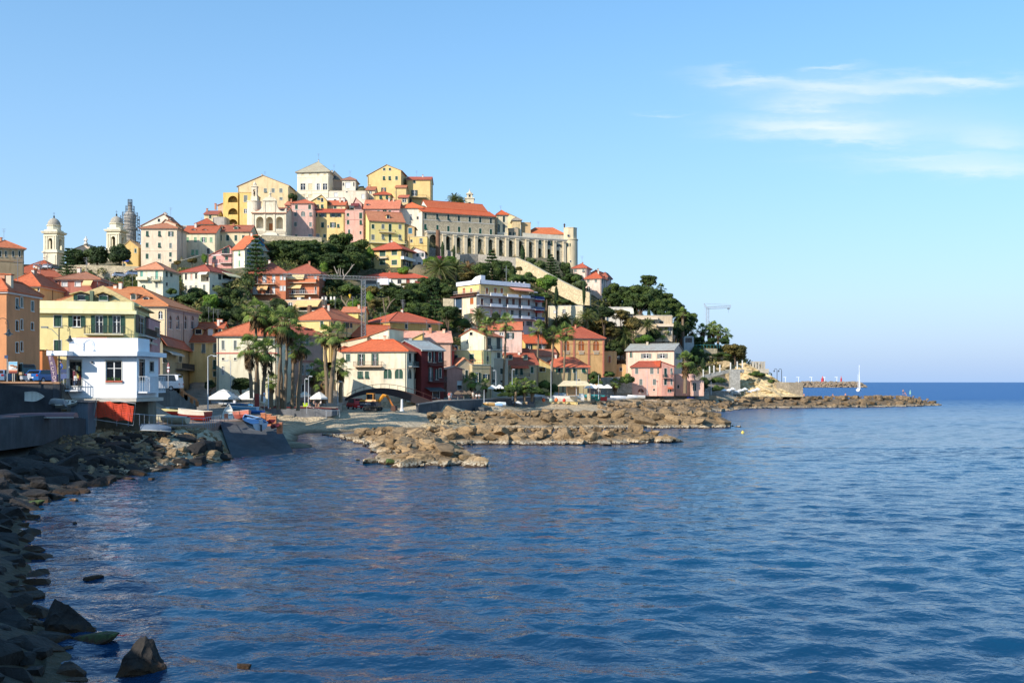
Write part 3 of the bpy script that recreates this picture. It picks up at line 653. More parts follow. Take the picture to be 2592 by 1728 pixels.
# --- second row left of the palms
house('small yellow house with a flat red roof edge behind the ribbed roof',GB,215,497,298,560,187,6,u2=560,roof=('hip',268),wall=(250,214,130),wins=[('F','sy',[420],[378],46,84),('F','sy',[255],[365],44,50)],tilec=(230,100,62),chim=0)
house('yellow house with three dormers on an orange roof beside the cream house',GB,500,884,436,1010,184,11,roof=('gs',192),wall=(254,220,140),tilec=(234,106,66),wins=[('F','sy',[555],[500],44,110),('F','sy',[708],[530],44,118),('F','sy',[858],[528],44,118),('F','sg',[855],[745],46,120),('F','sg',[855],[865],46,70)],dorm=[(640,310,80,60,'w'),(800,315,56,76,'bw'),(925,298,36,46,'w')],chim=2,ant=3)
house('large cream house with a hipped orange roof behind the front palms',GB,880,1680,350,1060,172,13,roof=('hip',168,.8),wall=(254,244,208),tilec=(228,112,76),wins=[('F','sy',[965,1125],[485],36,116),('F','sy',[1640],[450],36,60),('F','d',[965,1125],[670],30,28),('F','w',[963],[825],30,112),('F','d',[1130,1300],[1010],40,40)],bands=[('F',593,.22,(226,130,110))],chim=2,ant=2)
house('shaded brownish house with tall windows behind the palm trunks',GB,1680,2290,345,1200,184,12,th=42,roof=('hip',190),wall=(206,160,140),tilec=(206,100,76),wins=[('F','sy',[1660+40,1850,2000,2080],[440],36,90),('F','w',[2015,2080,2130],[810],36,130),('F','sy',[1720,1855],[820],30,130),('F','d',[1900,2020],[1060],34,100)],dorm=[(2065,300,36,50,'w'),(2125,310,36,50,'w')],bands=[('F',700,.25,(180,110,100))],chim=2)
house('yellow hip-roofed house with one lit and one shaded wall, beneath the orange hotel',GC,62,503,250,640,222,15,u2=918,roof=('hip',112,.9),wall=(252,218,130),tilec=(222,112,76),wins=[('F','sg',[390],[305],40,80),('R','sd',[572],[290],46,50),('R','og',[708],[320],66,90),('R','sd',[776],[320],28,88)],bands=[('R',418,.25,(226,214,180)),('F',418,.25,(236,224,180))],chim=2,ant=2)
house('small yellow attic house with a dark loggia beside the lattice mast',GC,655,945,150,330,240,7,roof=('gs',92),wall=(252,222,130),tilec=(222,112,76),wins=[('F','d',[700],[175],90,46),('F','d',[830],[175],46,54),('F','sg',[915],[172],32,46)],bal=[('F',690,880,235,1.0,.9,(250,220,130),'solid',(250,220,130))],chim=1)
house('olive-yellow house with a tall red hip roof in front of the dark pines',GC,1290,1957,285,480,246,13,th=38,roof=('hip',165,.95),wall=(226,180,84),tilec=(224,104,74),wins=[('F','sd',[1507],[342],34,60),('F','sd',[1812],[345],36,48)],chim=1,ant=4)
house('long low house with a descending orange roof beside the cream gable',GC,800,1330,490,620,231,9,th=20,roof=('gs',330),wall=(250,226,170),tilec=(226,108,72),chim=0,ant=2)
house('cream house with a sloping parapet and a shaded grey side behind the seafront house',GC,978,1280,470,660,222,8,u2=1474,roof=('shedR',475,368),wall=(252,242,204),tilec=(214,116,80),chim=0,ant=0)
house('cream house strip with a slanting roof edge left of the sloping parapet',GC,590,985,486,800,221,6,roof=('shedR',560,470),wall=(252,236,190),tilec=(226,110,72),chim=0,ant=1)
SEAF=house('seafront cream house with green shutters and an orange tiled hip roof by the footbridge',GC,655,1512,664,1345,207,12,u2=1702,roof=('hip',522,.75),wall=(254,240,204),tilec=(236,104,62),foot=2,
  wins=[('F','sg',[738],[758],58,98),('F','Og',[911],[784],98,152),('F','Og',[1092],[784],92,158),('F','sg',[898],[984],74,92),('F','sg',[987],[984],54,92),('F','ag',[1261,1409],[967],108,134),('R','sd',[1555],[760],36,122),('R','od',[1642],[765],70,150),('R','ad',[1555],[970],50,134),('R','ad',[1652],[972],70,134)],
  bal=[('F',825,1195,872,1.1,1.0,(242,206,168),'bars',(150,110,90)),('R',1520,1735,868,1.0,1.0,(225,215,200),'bars',(70,90,90))],bands=[('F',905,.12,(246,214,180))],near=True,chim=1,ant=1)
house('stuccoed wing with an outside stair left of the seafront house',GC,575,668,680,1345,211,8,roof=('shedR',665,600),wall=(254,236,196),chim=0,ant=0,tilec=(232,104,66),foot=2)
house('dark red house with balconies and a grey slate roof beside the seafront house',GC,1706,2004,652,1330,214,11,th=44,roof=('gs',538),wall=(126,34,32),tilec=(196,196,188),foot=2,near=True,wins=[('F','sd',[1818,1955],[750],36,130),('F','ad',[1880],[745],36,150),('F','sd',[1955],[960],32,120),('F','od',[1830],[975],60,170),('F','ad',[1910],[975],40,140),('F','d',[1900],[1240],90,100)],bal=[('F',1790,2000,858,1.0,1.0,(90,40,36)),('F',1790,2010,1078,1.0,1.0,(90,40,36))],awn=[('F',1750,1960,1150,1190,1.8,(80,84,84))],chim=1)
house('house under a broad salmon roof behind the red house',GC,1478,2110,548,760,230,11,th=8,roof=('gs',412),tilec=(244,152,128),wall=(240,190,160),chim=2,ant=3)
house('yellow gabled attic house sunk between the salmon roofs',GC,1500,1720,545,640,226,5,roof=('shedR',545,425),wall=(246,206,100),chim=0,ant=0,tilec=(230,170,140))
# --- centre right, on the waterfront
house('cream gabled house with a round attic window behind the tall palms',GD,372,722,1060,1330,243,10,u2=962,roof=('gf',962,.42),wall=(254,244,204),tilec=(228,104,66),wins=[('F','A',[518],[1033],40,44),('F','sd',[465],[1143],22,52),('R','sd',[775,905],[1170],54,160),('R','sd',[907],[1343],46,84)],bal=[('R',740,1000,1255,1.0,.9,(210,205,195))],chim=1,ant=1)
house('pale pink house with a long orange roof and a gable end behind the cream gable',GD,640,1238,972,1260,266,11,roof=('gs',868),wall=(248,206,186),tilec=(226,106,70),wins=[('F','od',[1070],[1060],110,86),('F','w',[950],[1035],60,40)],chim=2,ant=0)
house('white gable house with two tall chimneys behind the cream gable',GD,415,640,985,1100,276,9,roof=('gf',868,.5),wall=(254,244,214),tilec=(226,106,70),chim=3,ant=0)
house('stepped yellow house with a roof terrace and green doors',GD,270,690,1268,1560,236,9,u2=805,roof=('flat',),wall=(252,228,148),wins=[('F','sg',[525],[1380],64,120),('F','sd',[300],[1362],56,56),('R','sg',[752],[1385],30,70)],bal=[('F',470,690,1462,1.2,1.0,(240,220,160),'bars',(200,120,90))],foot=8,chim=0)
house('grey-beige gabled house between the stepped yellow and the pink gable',GE,330,535,690,1010,232,8,th=25,roof=('gf',592,.45),wall=(206,186,148),wins=[('F','sd',[455],[830],40,130)],tilec=(238,140,104),bal=[('F',395,475,895,.8,.9,(190,180,160))],chim=0,ant=0)
house('pink-brown shop gable beside the red house',GE,175,395,745,1190,226,8,th=28,roof=('gf',705,.5),wall=(214,150,130),wins=[('F','bw',[355],[945],66,52),('F','d',[355],[1010],66,60)],tilec=(244,180,150),chim=0,ant=0)
house('red house wall with a pale flower mural behind the dark red house',GC,2003,2128,642,850,232,7,roof=('hip',560),wall=(206,60,58),tilec=(228,120,84),wins=[('F','sg',[2015],[690],28,80)],chim=0,stain=.2)
house('yellow terrace house behind the flower mural',GC,2050,2195,600,900,240,8,roof=('flat',),wall=(250,224,150),wins=[('F','d',[2170],[630],32,56),('F','d',[2160],[745],50,50)],chim=0)
house('long beige house with a shaded front above the café umbrellas',GE,535,800,690,1130,233,9,roof=('flat',),wall=(212,190,140),wins=[('F','od',[595],[870],110,140),('F','od',[730],[862],92,80)],bands=[('F',735,.2,(190,170,130))],th=35,foot=2,chim=0)
house('plain grey plastered house between two palm trunks',GE,805,1042,602,1140,247,8,th=30,roof=('flat',),wall=(204,192,168),wins=[('F','sd',[948],[780],38,84),('F','d',[832],[920],46,50),('F','d',[945],[925],30,36)],chim=0,foot=2)
house('house with two dormers, a deep red roof and washing on its balcony',GE,1046,1468,680,1120,258,10,th=14,roof=('gs',528),wall=(206,182,136),tilec=(204,84,58),wins=[('F','sg',[1160,1232],[775],40,110),('F','sg',[1382],[762],44,90)],bal=[('F',1060,1335,862,1.3,1.0,(215,205,185))],awn=[('F',1075,1320,690,725,1.4,(222,100,64))],dorm=[(1075,580,46,46,'sd'),(1290,580,46,46,'sd')],foot=2,chim=1)
house('beige house with a long orange-red roof and green shutters above the beach bar',GE,1640,2178,714,1130,271,10,th=12,roof=('hip',585,.5),wall=(210,186,130),tilec=(230,100,66),wins=[('F','og',[1762],[757],90,78),('F','og',[1878],[757],66,78),('F','sg',[1980],[757],40,80),('F','fg',[2110],[757],48,80),('F','d',[2047],[908],30,34)],foot=2,chim=2)
house('yellow side wing with a dark loggia beside the beach-bar house',GE,1475,1660,690,1120,269,8,th=10,roof=('shedR',590,712),wall=(250,212,120),tilec=(226,104,70),wins=[('F','k',[1525],[755],90,60)],foot=2,chim=0,ant=0)
house('bright yellow house with a red roof and pairs of dark shutters',GD,1285,1584,1162,1330,284,9,uL=1152,roof=('gs',1052),wall=(254,216,110),tilec=(232,98,58),wins=[('F','od',[1336,1530],[1217],96,68)],chim=1)
house('low white-walled house with a faded red roof before the bright yellow house',GD,1312,1738,1345,1420,280,8,th=8,roof=('gs',1258),wall=(246,226,200),tilec=(232,112,80),chim=1,ant=2)
house('low house with an orange roof strip behind the dormer house',GD,1010,1330,1292,1400,272,6,roof=('gs',1246),wall=(246,230,200),tilec=(232,100,62),chim=1,ant=0)
VILLA=house('orange villa with tall arched shutters and brick pilasters',GD,1782,2402,1090,1660,290,12,uL=1585,roof=('hip',938,.8),wall=(246,190,110),tilec=(226,98,66),wins=[('F','ao',[1870,2080,2290],[1203],84,140),('F','sd',[1705+500],[1700],40,50)],bands=[('F',1317,.35,(222,160,110)),('F',1180,.15,(210,140,100)),('F',1105,.35,(214,140,104)),('L',1317,.35,(222,160,110))],chim=1,foot=3,near=False)
def villa_pilasters():
 f=VILLA.F; m=MB().mat(flat((206,130,104),.85,.9)); zt=VILLA.ze-.4
 for u in (1790,1975,2185,2400):
  s=f.hit(U(GD,u),V(GD,1200))[0]; s=min(max(s,.25),f.len-.25); fbox(m,f,s-.25,s+.25,VILLA.zb-3,zt,-.02,.16)
 m.build('pilaster',VILLA.root)
 f2=VILLA.F
 for u in (1870,2080,2290):
  b=MB().mat(flat((240,220,190))); s,z,_=f2.hit(U(GD,u),V(GD,1300)); 
  for i in range(7): fbox(b,f2,s-.75+i*.22,s-.65+i*.22,z-.5,z+.1,.02,.2)
  fbox(b,f2,s-.85,s+.85,z+.1,z+.2,.02,.24)
  b.build('balustrade',VILLA.root)
villa_pilasters()
house('orange annex with a balustraded terrace right of the arched villa',GF,388,566,1172,1560,297,8,roof=('flat',),wall=(244,192,116),wins=[('F','so',[464],[1280],36,90),('F','d',[315],[1370],40,50)],trim=(232,180,120),chim=0)
house('small tiled outhouse between the orange annex and the pink house',GF,568,700,1356,1560,298,5,roof=('flat',),wall=(240,190,120),wins=[('F','d',[626],[1425],36,46)],trim=(220,180,130),chim=0)
house('shaded shed with a pale lean-to roof beside the pink house',GF,585,698,1278,1400,306,5,roof=('shed',1235),wall=(150,110,90),tilec=(190,184,176),chim=0,ant=0)
PK=house('large pale pink house with a grey roof on the promenade',GF,700,1378,1150,1720,292,10,u2=1497,roof=('gs',1066),wall=(252,214,184),tilec=(190,184,172),over=.7,wins=[('F','ag',[770],[1218],40,84),('F','oy',[983,1214],[1236],150,66),('R','sd',[1432],[1240],74,86)],bands=[('F',1152,.25,(206,130,110))],foot=1,chim=1,ant=1,near=False,trim=(222,150,130))
house('salmon pink front house with brown shutters and a red hip roof on the promenade',GG,472,828,410,720,285,8,th=-6,roof=('hip',350,.5),wall=(250,190,166),tilec=(222,92,62),wins=[('F','sy',[525],[465],36,66),('F','sy',[705],[465],40,66),('F','sy',[783],[465],26,66),('F','sy',[575],[594],36,68),('F','sy',[736],[594],40,70),('F','d',[732],[687],26,24),('F','ab',[575],[698],68,46)],foot=1,chim=0)
house('salmon pink corner bay with a small balcony and a gabled red roof',GG,822,968,406,720,283,8,th=12,roof=('gf',345,-.1),wall=(244,172,150),tilec=(222,92,62),wins=[('F','sd',[868],[482],32,102),('F','sy',[938],[465],22,66),('F','sd',[867],[594],32,70),('F','sy',[938],[594],20,66),('F','ad',[915],[695],42,44)],bal=[('F',832,935,545,.9,.9,(230,180,160))],awn=[('F',888,945,655,668,.8,(230,120,80))],foot=1,chim=0,ant=0)
house('low pink wing with an arched gate at the end of the promenade houses',GG,972,1222,505,720,290,7,roof=('flat',),wall=(250,196,174),wins=[('F','d',[1020,1108],[650],24,40)],trim=(240,190,170),foot=1,chim=0)
house('small pink block with an arched doorway beside the promenade palm',GG,1180,1325,578,720,287,5,roof=('flat',),wall=(250,200,176),wins=[('F','ad',[1214],[650],38,100)],trim=(240,190,170),foot=1,chim=0)
# --- left middle slope
house('cream house with green shutters and a broad terrace below the stone wall',FF,-190,195,368,700,238,10,u2=440,roof=('hip',278),wall=(254,246,212),tilec=(226,128,92),wins=[('F','st',[100],[455],40,130),('F','sy',[100],[610],36,80),('F','st',[-130],[455],40,120),('R','sg',[252,320],[440],30,92),('R','d',[255],[600],28,54),('F','ag',[-100],[645],60,80)],bal=[('F',30,175,540,.9,.8,(250,240,200)),('F',-190,-20,530,1.0,.6,(250,236,200),'solid',(250,236,200))],chim=0)
house('cream villa with a corner loggia and white awnings on the slope',FF,485,905,402,745,257,12,u2=1300,roof=('hip',317,.9),wall=(254,244,212),tilec=(210,88,62),wins=[('F','d',[548],[485],34,88),('F','bp',[632],[480],30,88),('F','d',[703],[475],32,82),('F','sy',[548],[645],34,50),('F','sy',[620],[655],36,70),('F','sy',[701],[645],38,60),('F','sy',[826],[655],38,96),('F','k',[835],[505],120,100),('R','d',[965],[650],34,80),('R','sd',[1060],[475],44,104),('R','k',[1170],[480],130,110)],awn=[('F',765,900,405,445,1.2,(250,244,226)),('R',1100,1330,412,465,1.8,(250,232,180))],bal=[('R',1090,1380,570,1.4,.9,(235,225,200),'bars',(240,240,236))],chim=2)
house('small pink house with a steep gable and two balconies',FB,1112,1500,1385,1560,296,8,roof=('gf',1216,.86,1300),wall=(248,176,164),tilec=(206,100,80),wins=[('F','sg',[1225],[1402],40,50),('F','sg',[1408],[1410],42,56),('F','og',[1395],[1292],110,90),('F','sg',[1225],[1530],36,20)],bal=[('F',1320,1500,1345,1.1,.9,(246,220,210)),('F',1310,1500,1480,1.1,.9,(246,220,210))],bands=[('F',1362,.25,(254,236,230)),('F',1500,.25,(254,236,230))],chim=0,ant=0)
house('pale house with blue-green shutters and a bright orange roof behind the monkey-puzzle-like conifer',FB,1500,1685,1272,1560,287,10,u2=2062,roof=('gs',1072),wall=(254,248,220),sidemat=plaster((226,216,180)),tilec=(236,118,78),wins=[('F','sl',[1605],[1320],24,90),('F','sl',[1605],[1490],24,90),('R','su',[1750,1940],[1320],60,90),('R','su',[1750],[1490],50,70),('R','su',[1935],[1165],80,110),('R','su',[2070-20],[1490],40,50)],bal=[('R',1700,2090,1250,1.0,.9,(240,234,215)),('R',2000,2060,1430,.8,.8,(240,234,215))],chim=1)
house('white bungalow with rust-red blinds under a red hip roof in the trees',FH,80,1080,497,660,298,10,roof=('hip',430,1.0),wall=(254,246,228),tilec=(216,86,60),wins=[('F','br',[800],[553],56,76),('F','br',[953],[600],96,112),('F','d',[235],[560],170,70),('F','w',[430],[580],130,60),('F','d',[670],[560],60,60)],awn=[('F',330,545,515,560,1.0,(250,250,248))],bal=[('F',120,330,650,1.2,.9,(246,230,214))],chim=1,ant=0)
# --- upper left
house('tall cream house with three rows of green shutters beside the scaffolded dome',FB,102,650,948,1540,300,9,roof=('hip',880),wall=(253,230,196),tilec=(226,126,88),wins=[('F','sg',[198,384],[1033],42,82),('F','og',[557],[1037],80,76),('F','sg',[196,383],[1208],44,72),('F','sy',[553],[1216],36,78),('F','sg',[195,382],[1378],44,78),('F','sg',[552],[1350],38,66),('F','sd',[550],[1440],38,40)],chim=0,ant=0,bands=[('F',1298,.08,(230,200,170))])
house('pale gabled house rising behind the tall cream house',FB,112,628,912,1100,322,9,roof=('gf',730,.65),wall=(250,244,214),tilec=(206,110,80),wins=[('F','w',[375,530],[830],36,46)],chim=2,ant=1)
house('peach house corner behind the tall cream house',FB,430,632,880,1100,314,6,roof=('gf',818,.2),wall=(250,216,180),wins=[('F','sd',[570],[912],30,24)],chim=1,ant=0)
house('pale yellow house with light green shutters and two eyebrow dormers',FB,745,1247,1020,1450,312,9,roof=('gs',918),wall=(254,240,196),tilec=(212,104,72),wins=[('F','sl',[812,932],[1125],42,76),('F','ol',[1056],[1128],92,76),('F','sl',[1172],[1128],42,76),('F','sl',[893,955],[1322],44,82),('F','d',[1130],[1300],44,84)],dorm=[(905,985,46,22,'w'),(1075,988,46,22,'w')],chim=1,ant=1)
house('peach-yellow house with dark green shutters and two green dormers',FB,1247,1770,998,1400,317,9,roof=('gs',908),wall=(254,230,178),tilec=(212,104,72),wins=[('F','sg',[1312,1425],[1098],44,86),('F','sg',[1550],[1100],42,86),('F','sg',[1667],[1095],42,70)],dorm=[(1310,950,52,46,'sg'),(1550,955,52,46,'sg')],bands=[('F',1040,.1,(240,210,170))],chim=1,ant=0)
house('row of low white walls above the pale yellow house',FB,660,950,915,1010,330,6,roof=('flat',),wall=(252,238,214),chim=0)
house('small bright yellow house with a red hip roof above the dormer houses',FB,945,1195,885,1010,332,7,roof=('hip',808),wall=(250,206,100),wins=[('F','sd',[1000,1098],[905],34,24)],tilec=(206,96,66),chim=0)
house('little cream house with one green shutter left of the yellow arcades',FB,1068,1280,735,900,348,6,roof=('gs',690),wall=(252,224,160),wins=[('F','sg',[1158],[768],34,70)],tilec=(206,96,72),chim=1)
house('weathered stone house end below the yellow arcades',FB,1275,1390,600,760,356,7,roof=('shedR',600,545),wall=(230,196,160),chim=1,ant=0)
house('grey terrace wall with plants under the yellow arcades',FB,1196,1392,785,930,340,5,roof=('flat',),wall=(206,196,180),name='terrace_block',cat='terrace',chim=0)
ARC=house('yellow house front of three stacked open arches',FB,1388,1612,428,930,352,9,roof=('flat',),wall=(252,206,100),chim=0,stain=.5,wins=[],trim=(236,180,100))
house('yellow house with one grey shutter beside the stacked arches',FB,1606,1815,408,960,349,10,roof=('flat',),wall=(254,214,110),wins=[('F','sy',[1698],[500],52,100),('F','w',[1696],[690],44,66)],trim=(220,170,110),chim=0,stain=.5)
house('big weathered yellow house with a wide stone gable on the skyline',FB,1582,2360,310,760,382,12,roof=('gf',140,.49,300),wall=(250,220,160),wins=[('F','sy',[2000,2118,2238],[375],46,60),('F','sy',[2240],[500],46,40)],tilec=(200,140,110),chim=3,ant=1,stain=.6)
# --- the crest
house('pale stone palace with a grey-beige pyramid roof on the summit',FC,316,800,212,680,392,14,u2=960,roof=('hip',62),wall=(252,240,206),tilec=(210,192,160),over=.7,wins=[('F','w',[403],[440],74,100),('F','bc',[515],[440],60,100),('F','ow',[636],[440],90,100),('F','w',[740],[440],66,100),('F','bc',[403,515,636,740],[255],40,34),('F','bc',[403,515],[580],60,40)],bands=[('F',285,.5,(250,236,204)),('F',495,.25,(244,228,196)),('F',545,.15,(240,224,190))],chim=1,ant=1)
house('shaded house with a terrace stepping down right of the summit palace',FC,800,1005,330,560,397,9,th=20,roof=('hip',215),wall=(190,170,150),tilec=(150,120,100),wins=[('F','d',[890],[300],40,60)],bal=[('F',810,995,495,1.5,.9,(220,210,190))],chim=1)
house('cream turret house with a shallow red roof on the crest',FC,1000,1205,332,520,390,8,roof=('hip',300),wall=(252,240,212),wins=[('F','bw',[1090],[415],78,86),('F','d',[1020],[400],22,46),('F','d',[1180],[400],20,60)],tilec=(212,120,90),chim=0)
house('long pale terrace house under the turret on the crest',FC,800,1372,505,760,380,8,roof=('flat',),wall=(252,234,204),wins=[('F','bw',[905],[560],54,60),('F','bw',[1320],[588],46,74),('F','d',[1072],[478+40],30,14)],trim=(246,230,200),chim=0,stain=.5)
house('little house with a red roof strip left of the big yellow gable',FC,1366,1502,486,700,386,7,roof=('gs',442),wall=(250,226,176),wins=[('F','oy',[1432],[525],40,40),('F','w',[1435],[622],50,30)],chim=1,ant=0)
house('big plain yellow house with a tall gable on the crest',FC,1390,1900,262,700,398,12,u2=1990,roof=('gf',100,.57,195),wall=(250,212,128),tilec=(216,150,110),wins=[('F','sg',[1643,1730],[172],36,38),('F','sg',[1640,1727,1832],[307],38,58),('F','od',[1635],[490],76,74)],chim=2,ant=0,stain=.25)
house('yellow block stepping down in front of the tall gable',FC,1815,1978,448,640,392,6,roof=('gs',420),wall=(250,216,136),chim=0,ant=0)
house('yellow house with a red roof and open shutters at the right end of the crest',FC,1985,2358,328,720,402,10,roof=('gs',292),wall=(250,212,128),tilec=(200,90,66),wins=[('F','sg',[2105],[365],36,42),('F','od',[2105],[535],96,90),('F','d',[2045],[650],40,60)],bal=[('F',2015,2292,605,1.4,.9,(246,226,180))],chim=1,ant=1,stain=.25)
house('small yellow house with a red roof and two tall green shutters below the tall gable',FC,1490,1742,556,720,378,6,roof=('hip',512),wall=(250,212,116),wins=[('F','sg',[1590,1685],[592],40,70)],tilec=(218,96,62),chim=1,ant=0)
house('lean-to with a red awning roof and a laundry balcony below the tall gable',FC,1855,2005,600,720,384,5,roof=('shed',570),wall=(248,214,150),wins=[('F','w',[1950],[645],60,60)],tilec=(216,100,70),chim=0,ant=0)
# --- third tier under the crest
house('pink house with a roof terrace and a round-headed window next to the church',FC,218,566,792,1225,346,9,roof=('flat',),wall=(250,196,176),wins=[('F','sy',[290,520],[860],40,58),('F','ay',[405],[850],64,78),('F','sy',[290],[1010],40,66),('F','sy',[518],[1013],38,66),('F','sg',[300],[1188],38,36),('F','w',[512],[1195],50,60)],foot=4,chim=0)
house('pink attic storey with a red hip roof above the pink terrace house',FC,228,562,688,800,350,7,roof=('hip',638),wall=(248,190,172),wins=[('F','sg',[303,505],[750],42,66)],tilec=(216,104,74),chim=1,ant=1,foot=.5)
house('narrow rose house wedged between the church and the pink terrace house',FC,130,222,712,1200,353,8,roof=('gs',668),wall=(240,160,140),wins=[('F','sg',[182],[768],40,56),('F','d',[185],[900],44,56),('F','d',[182],[1090],40,150)],tilec=(216,110,80),chim=1,ant=0)
house('yellow house with a row of open white-framed windows under a red roof strip',FC,570,1038,828,1260,350,9,roof=('gs',782,.4),wall=(254,220,136),wins=[('F','sg',[602],[865],40,68),('F','od',[705],[865],104,70),('F','od',[865],[865],100,70),('F','od',[948],[865],76,70),('F','sg',[703],[1022],42,76),('F','og',[860],[1022],90,78),('F','sg',[942],[1034],38,56),('F','d',[788],[1045],20,36),('F','w',[630],[1190],46,66),('F','sg',[735],[1190],40,50)],tilec=(206,84,58),chim=1,ant=0,foot=4)
house('yellow gabled house with a small open attic window behind the white-windowed house',FC,538,770,660,830,362,9,roof=('gf',562,.62),wall=(254,216,120),wins=[('F','sg',[645],[626],46,28),('F','d',[696],[640],34,60),('F','sg',[630,696],[738],40,56)],tilec=(196,130,90),chim=0,ant=0)
house('yellow-and-white house with a low red roof behind the white-windowed house',FC,770,1048,718,850,364,7,roof=('gs',655),wall=(252,226,166),wins=[('F','sg',[893],[748],40,50)],tilec=(222,106,74),chim=2,ant=0)
house('white flat house with a small dark window under the summit terrace',FC,765,1035,608,760,372,6,roof=('flat',),wall=(252,248,236),wins=[('F','d',[893],[645],36,24)],chim=0)
house('weathered pink house with a flat top and peeling plaster',FC,1045,1335,798,1290,346,9,roof=('flat',),wall=(248,186,164),wins=[('F','sg',[1090],[865],38,46),('F','sg',[1285],[880],46,92),('F','sg',[1092],[980],38,66),('F','sg',[1286],[983],38,68),('F','sg',[1108],[1130],30,76),('F','sd',[1282],[1140],30,50)],bands=[('F',940,.1,(210,140,130))],stain=.9,trim=(220,190,170),chim=0)
house('pink house with a long low roof and a fan-shaped window in the middle tier',FC,1335,1875,772,900,362,9,roof=('gs',645),wall=(248,180,166),wins=[('F','ag',[1652],[805],60,44),('F','sd',[1555,1727],[815],36,24)],tilec=(230,124,96),chim=2,ant=1,dorm=[(1392,728,36,36,'w')])
house('pink gable end with an awning terrace beside the long low roof',FC,1185,1300,700,850,364,6,roof=('gf',605,.2),wall=(244,186,170),tilec=(230,124,96),awn=[('F',1140,1260,690,730,1.4,(130,60,60))],chim=0,ant=0)
house('lemon yellow house with plant-filled balcony and a broad orange roof',FC,1410,1955,966,1400,343,9,uL=1335,roof=('gs',826,.6),wall=(255,232,132),tilec=(222,114,78),wins=[('F','sg',[1472],[1045],42,64),('F','sy',[1625],[1045],42,66),('F','sg',[1733],[1065],42,112),('F','sy',[1885],[1050],42,66),('F','sy',[1472],[1208],46,76),('F','sy',[1625],[1207],42,74),('F','sg',[1733],[1225],42,124),('F','sy',[1885],[1213],42,76)],bal=[('F',1560,1806,1130,1.1,.8,(250,230,190)),('F',1415,1990,1292,1.4,.7,(252,240,200),'bars',(236,226,200))],dorm=[(1703,900,40,46,'w')],chim=0,ant=0,foot=4,stain=.2)
house('narrow yellow house with a blue shutter in the convent corner',FC,1957,2105,1052,1240,346,7,roof=('gf',1005,.1),wall=(226,186,116),wins=[('F','su',[2040],[1110],58,86)],tilec=(190,130,100),chim=0,ant=0)
house('yellow flat-roofed house before the first convent arch',FC,2020,2300,1200,1420,338,8,roof=('flat',),wall=(252,218,124),wins=[('F','sy',[2205],[1262],44,76),('F','d',[2060],[1265],30,40)],bands=[('F',1340,.2,(210,170,100))],chim=0,foot=6)
house('yellow house with green blinds, corner balconies and a red hip roof',FH,272,692,65,345,322,9,u2=872,roof=('hip',-40),wall=(252,214,124),tilec=(212,92,66),over=1.0,wins=[('F','bg',[412],[125],90,96),('F','bg',[592],[116],84,74),('F','bg',[412],[264],84,76),('F','bg',[592],[266],84,76),('R','d',[755],[140],90,90),('R','od',[780],[275],120,90)],bal=[('F',345,495,205,1.0,.8,(250,240,226)),('R',690,870,210,1.1,.8,(250,240,226),'solid',(250,244,232)),('R',715,870,350,1.1,.8,(250,240,226))],chim=1,ant=0,foot=5,trim=(150,110,90))
house('small white-pink house with one shuttered window beneath the convent',FH,850,1058,100,300,330,8,roof=('gf',40,.3),wall=(253,232,222),wins=[('F','od',[985],[150],110,58),('F','d',[975],[285],50,40)],tilec=(210,140,110),chim=0,ant=0)
# --- ridge right of the convent
house('pink tower-like house with a red hip roof at the end of the convent ridge',GD,1968,2150,98,330,352,6,u2=2215,roof=('hip',42),wall=(252,222,200),tilec=(206,92,66),wins=[('F','sy',[1998,2110],[130],32,60),('F','sy',[2110],[268],32,50)],chim=1,ant=1)
house('pink house with a low red roof next to the tower-like house on the ridge',GF,125,345,136,345,347,7,u2=430,roof=('hip',52),wall=(254,218,196),tilec=(222,102,70),wins=[('F','sy',[163,270],[172],36,46),('F','ad',[165],[275],50,50),('R','sy',[360],[180],20,50)],chim=1,ant=0)
house('narrow pink house with a red roof at the right end of the ridge houses',GF,350,428,118,345,352,7,u2=488,roof=('hip',62),wall=(252,206,190),wins=[('F','sd',[362],[290],26,46)],tilec=(206,100,74),chim=0,ant=0)
house('dark-roofed house peeping over the ridge houses',GF,195,385,62,140,362,7,roof=('gf',15,.4),wall=(120,60,50),tilec=(120,60,46),chim=1,ant=0)
# --- right slope
FLAT=house('low pale house with a flat dark roof below the long stone ramp',GD,1612,2100,640,880,306,12,u2=2420,th=-8,roof=('flat',(70,64,58)),wall=(253,236,196),wins=[('F','w',[1836],[715],46,52),('F','bw',[1710],[722],46,40),('R','od',[2146],[700],70,50)],trim=(250,248,240),over=1,chim=0)
house('white flat-roofed villa with a pale awning half hidden in pines',GF,425,790,548,680,318,9,roof=('flat',(120,110,100)),wall=(240,232,214),awn=[('F',655,800,560,635,1.6,(226,222,200))],wins=[('F','d',[725],[640],110,50)],chim=1,trim=(250,246,236))
house('terraced concrete house with white balconies under the umbrella pines',GF,820,1360,665,900,314,9,roof=('flat',(150,136,116)),wall=(226,200,160),wins=[('F','d',[1080,1200],[760],60,40),('F','w',[1320],[860],50,120)],bal=[('F',840,1140,715,1.6,.7,(246,226,196),'solid',(240,214,180)),('F',1120,1360,815,1.6,.7,(246,226,196),'solid',(240,214,180))],chim=0)
house('glass-walled stair block beside the bathing terrace',GF,1520,1660,960,1090,326,6,roof=('flat',),wall=(190,196,196),wins=[('F','d',[1585],[1010],100,70)],chim=0)
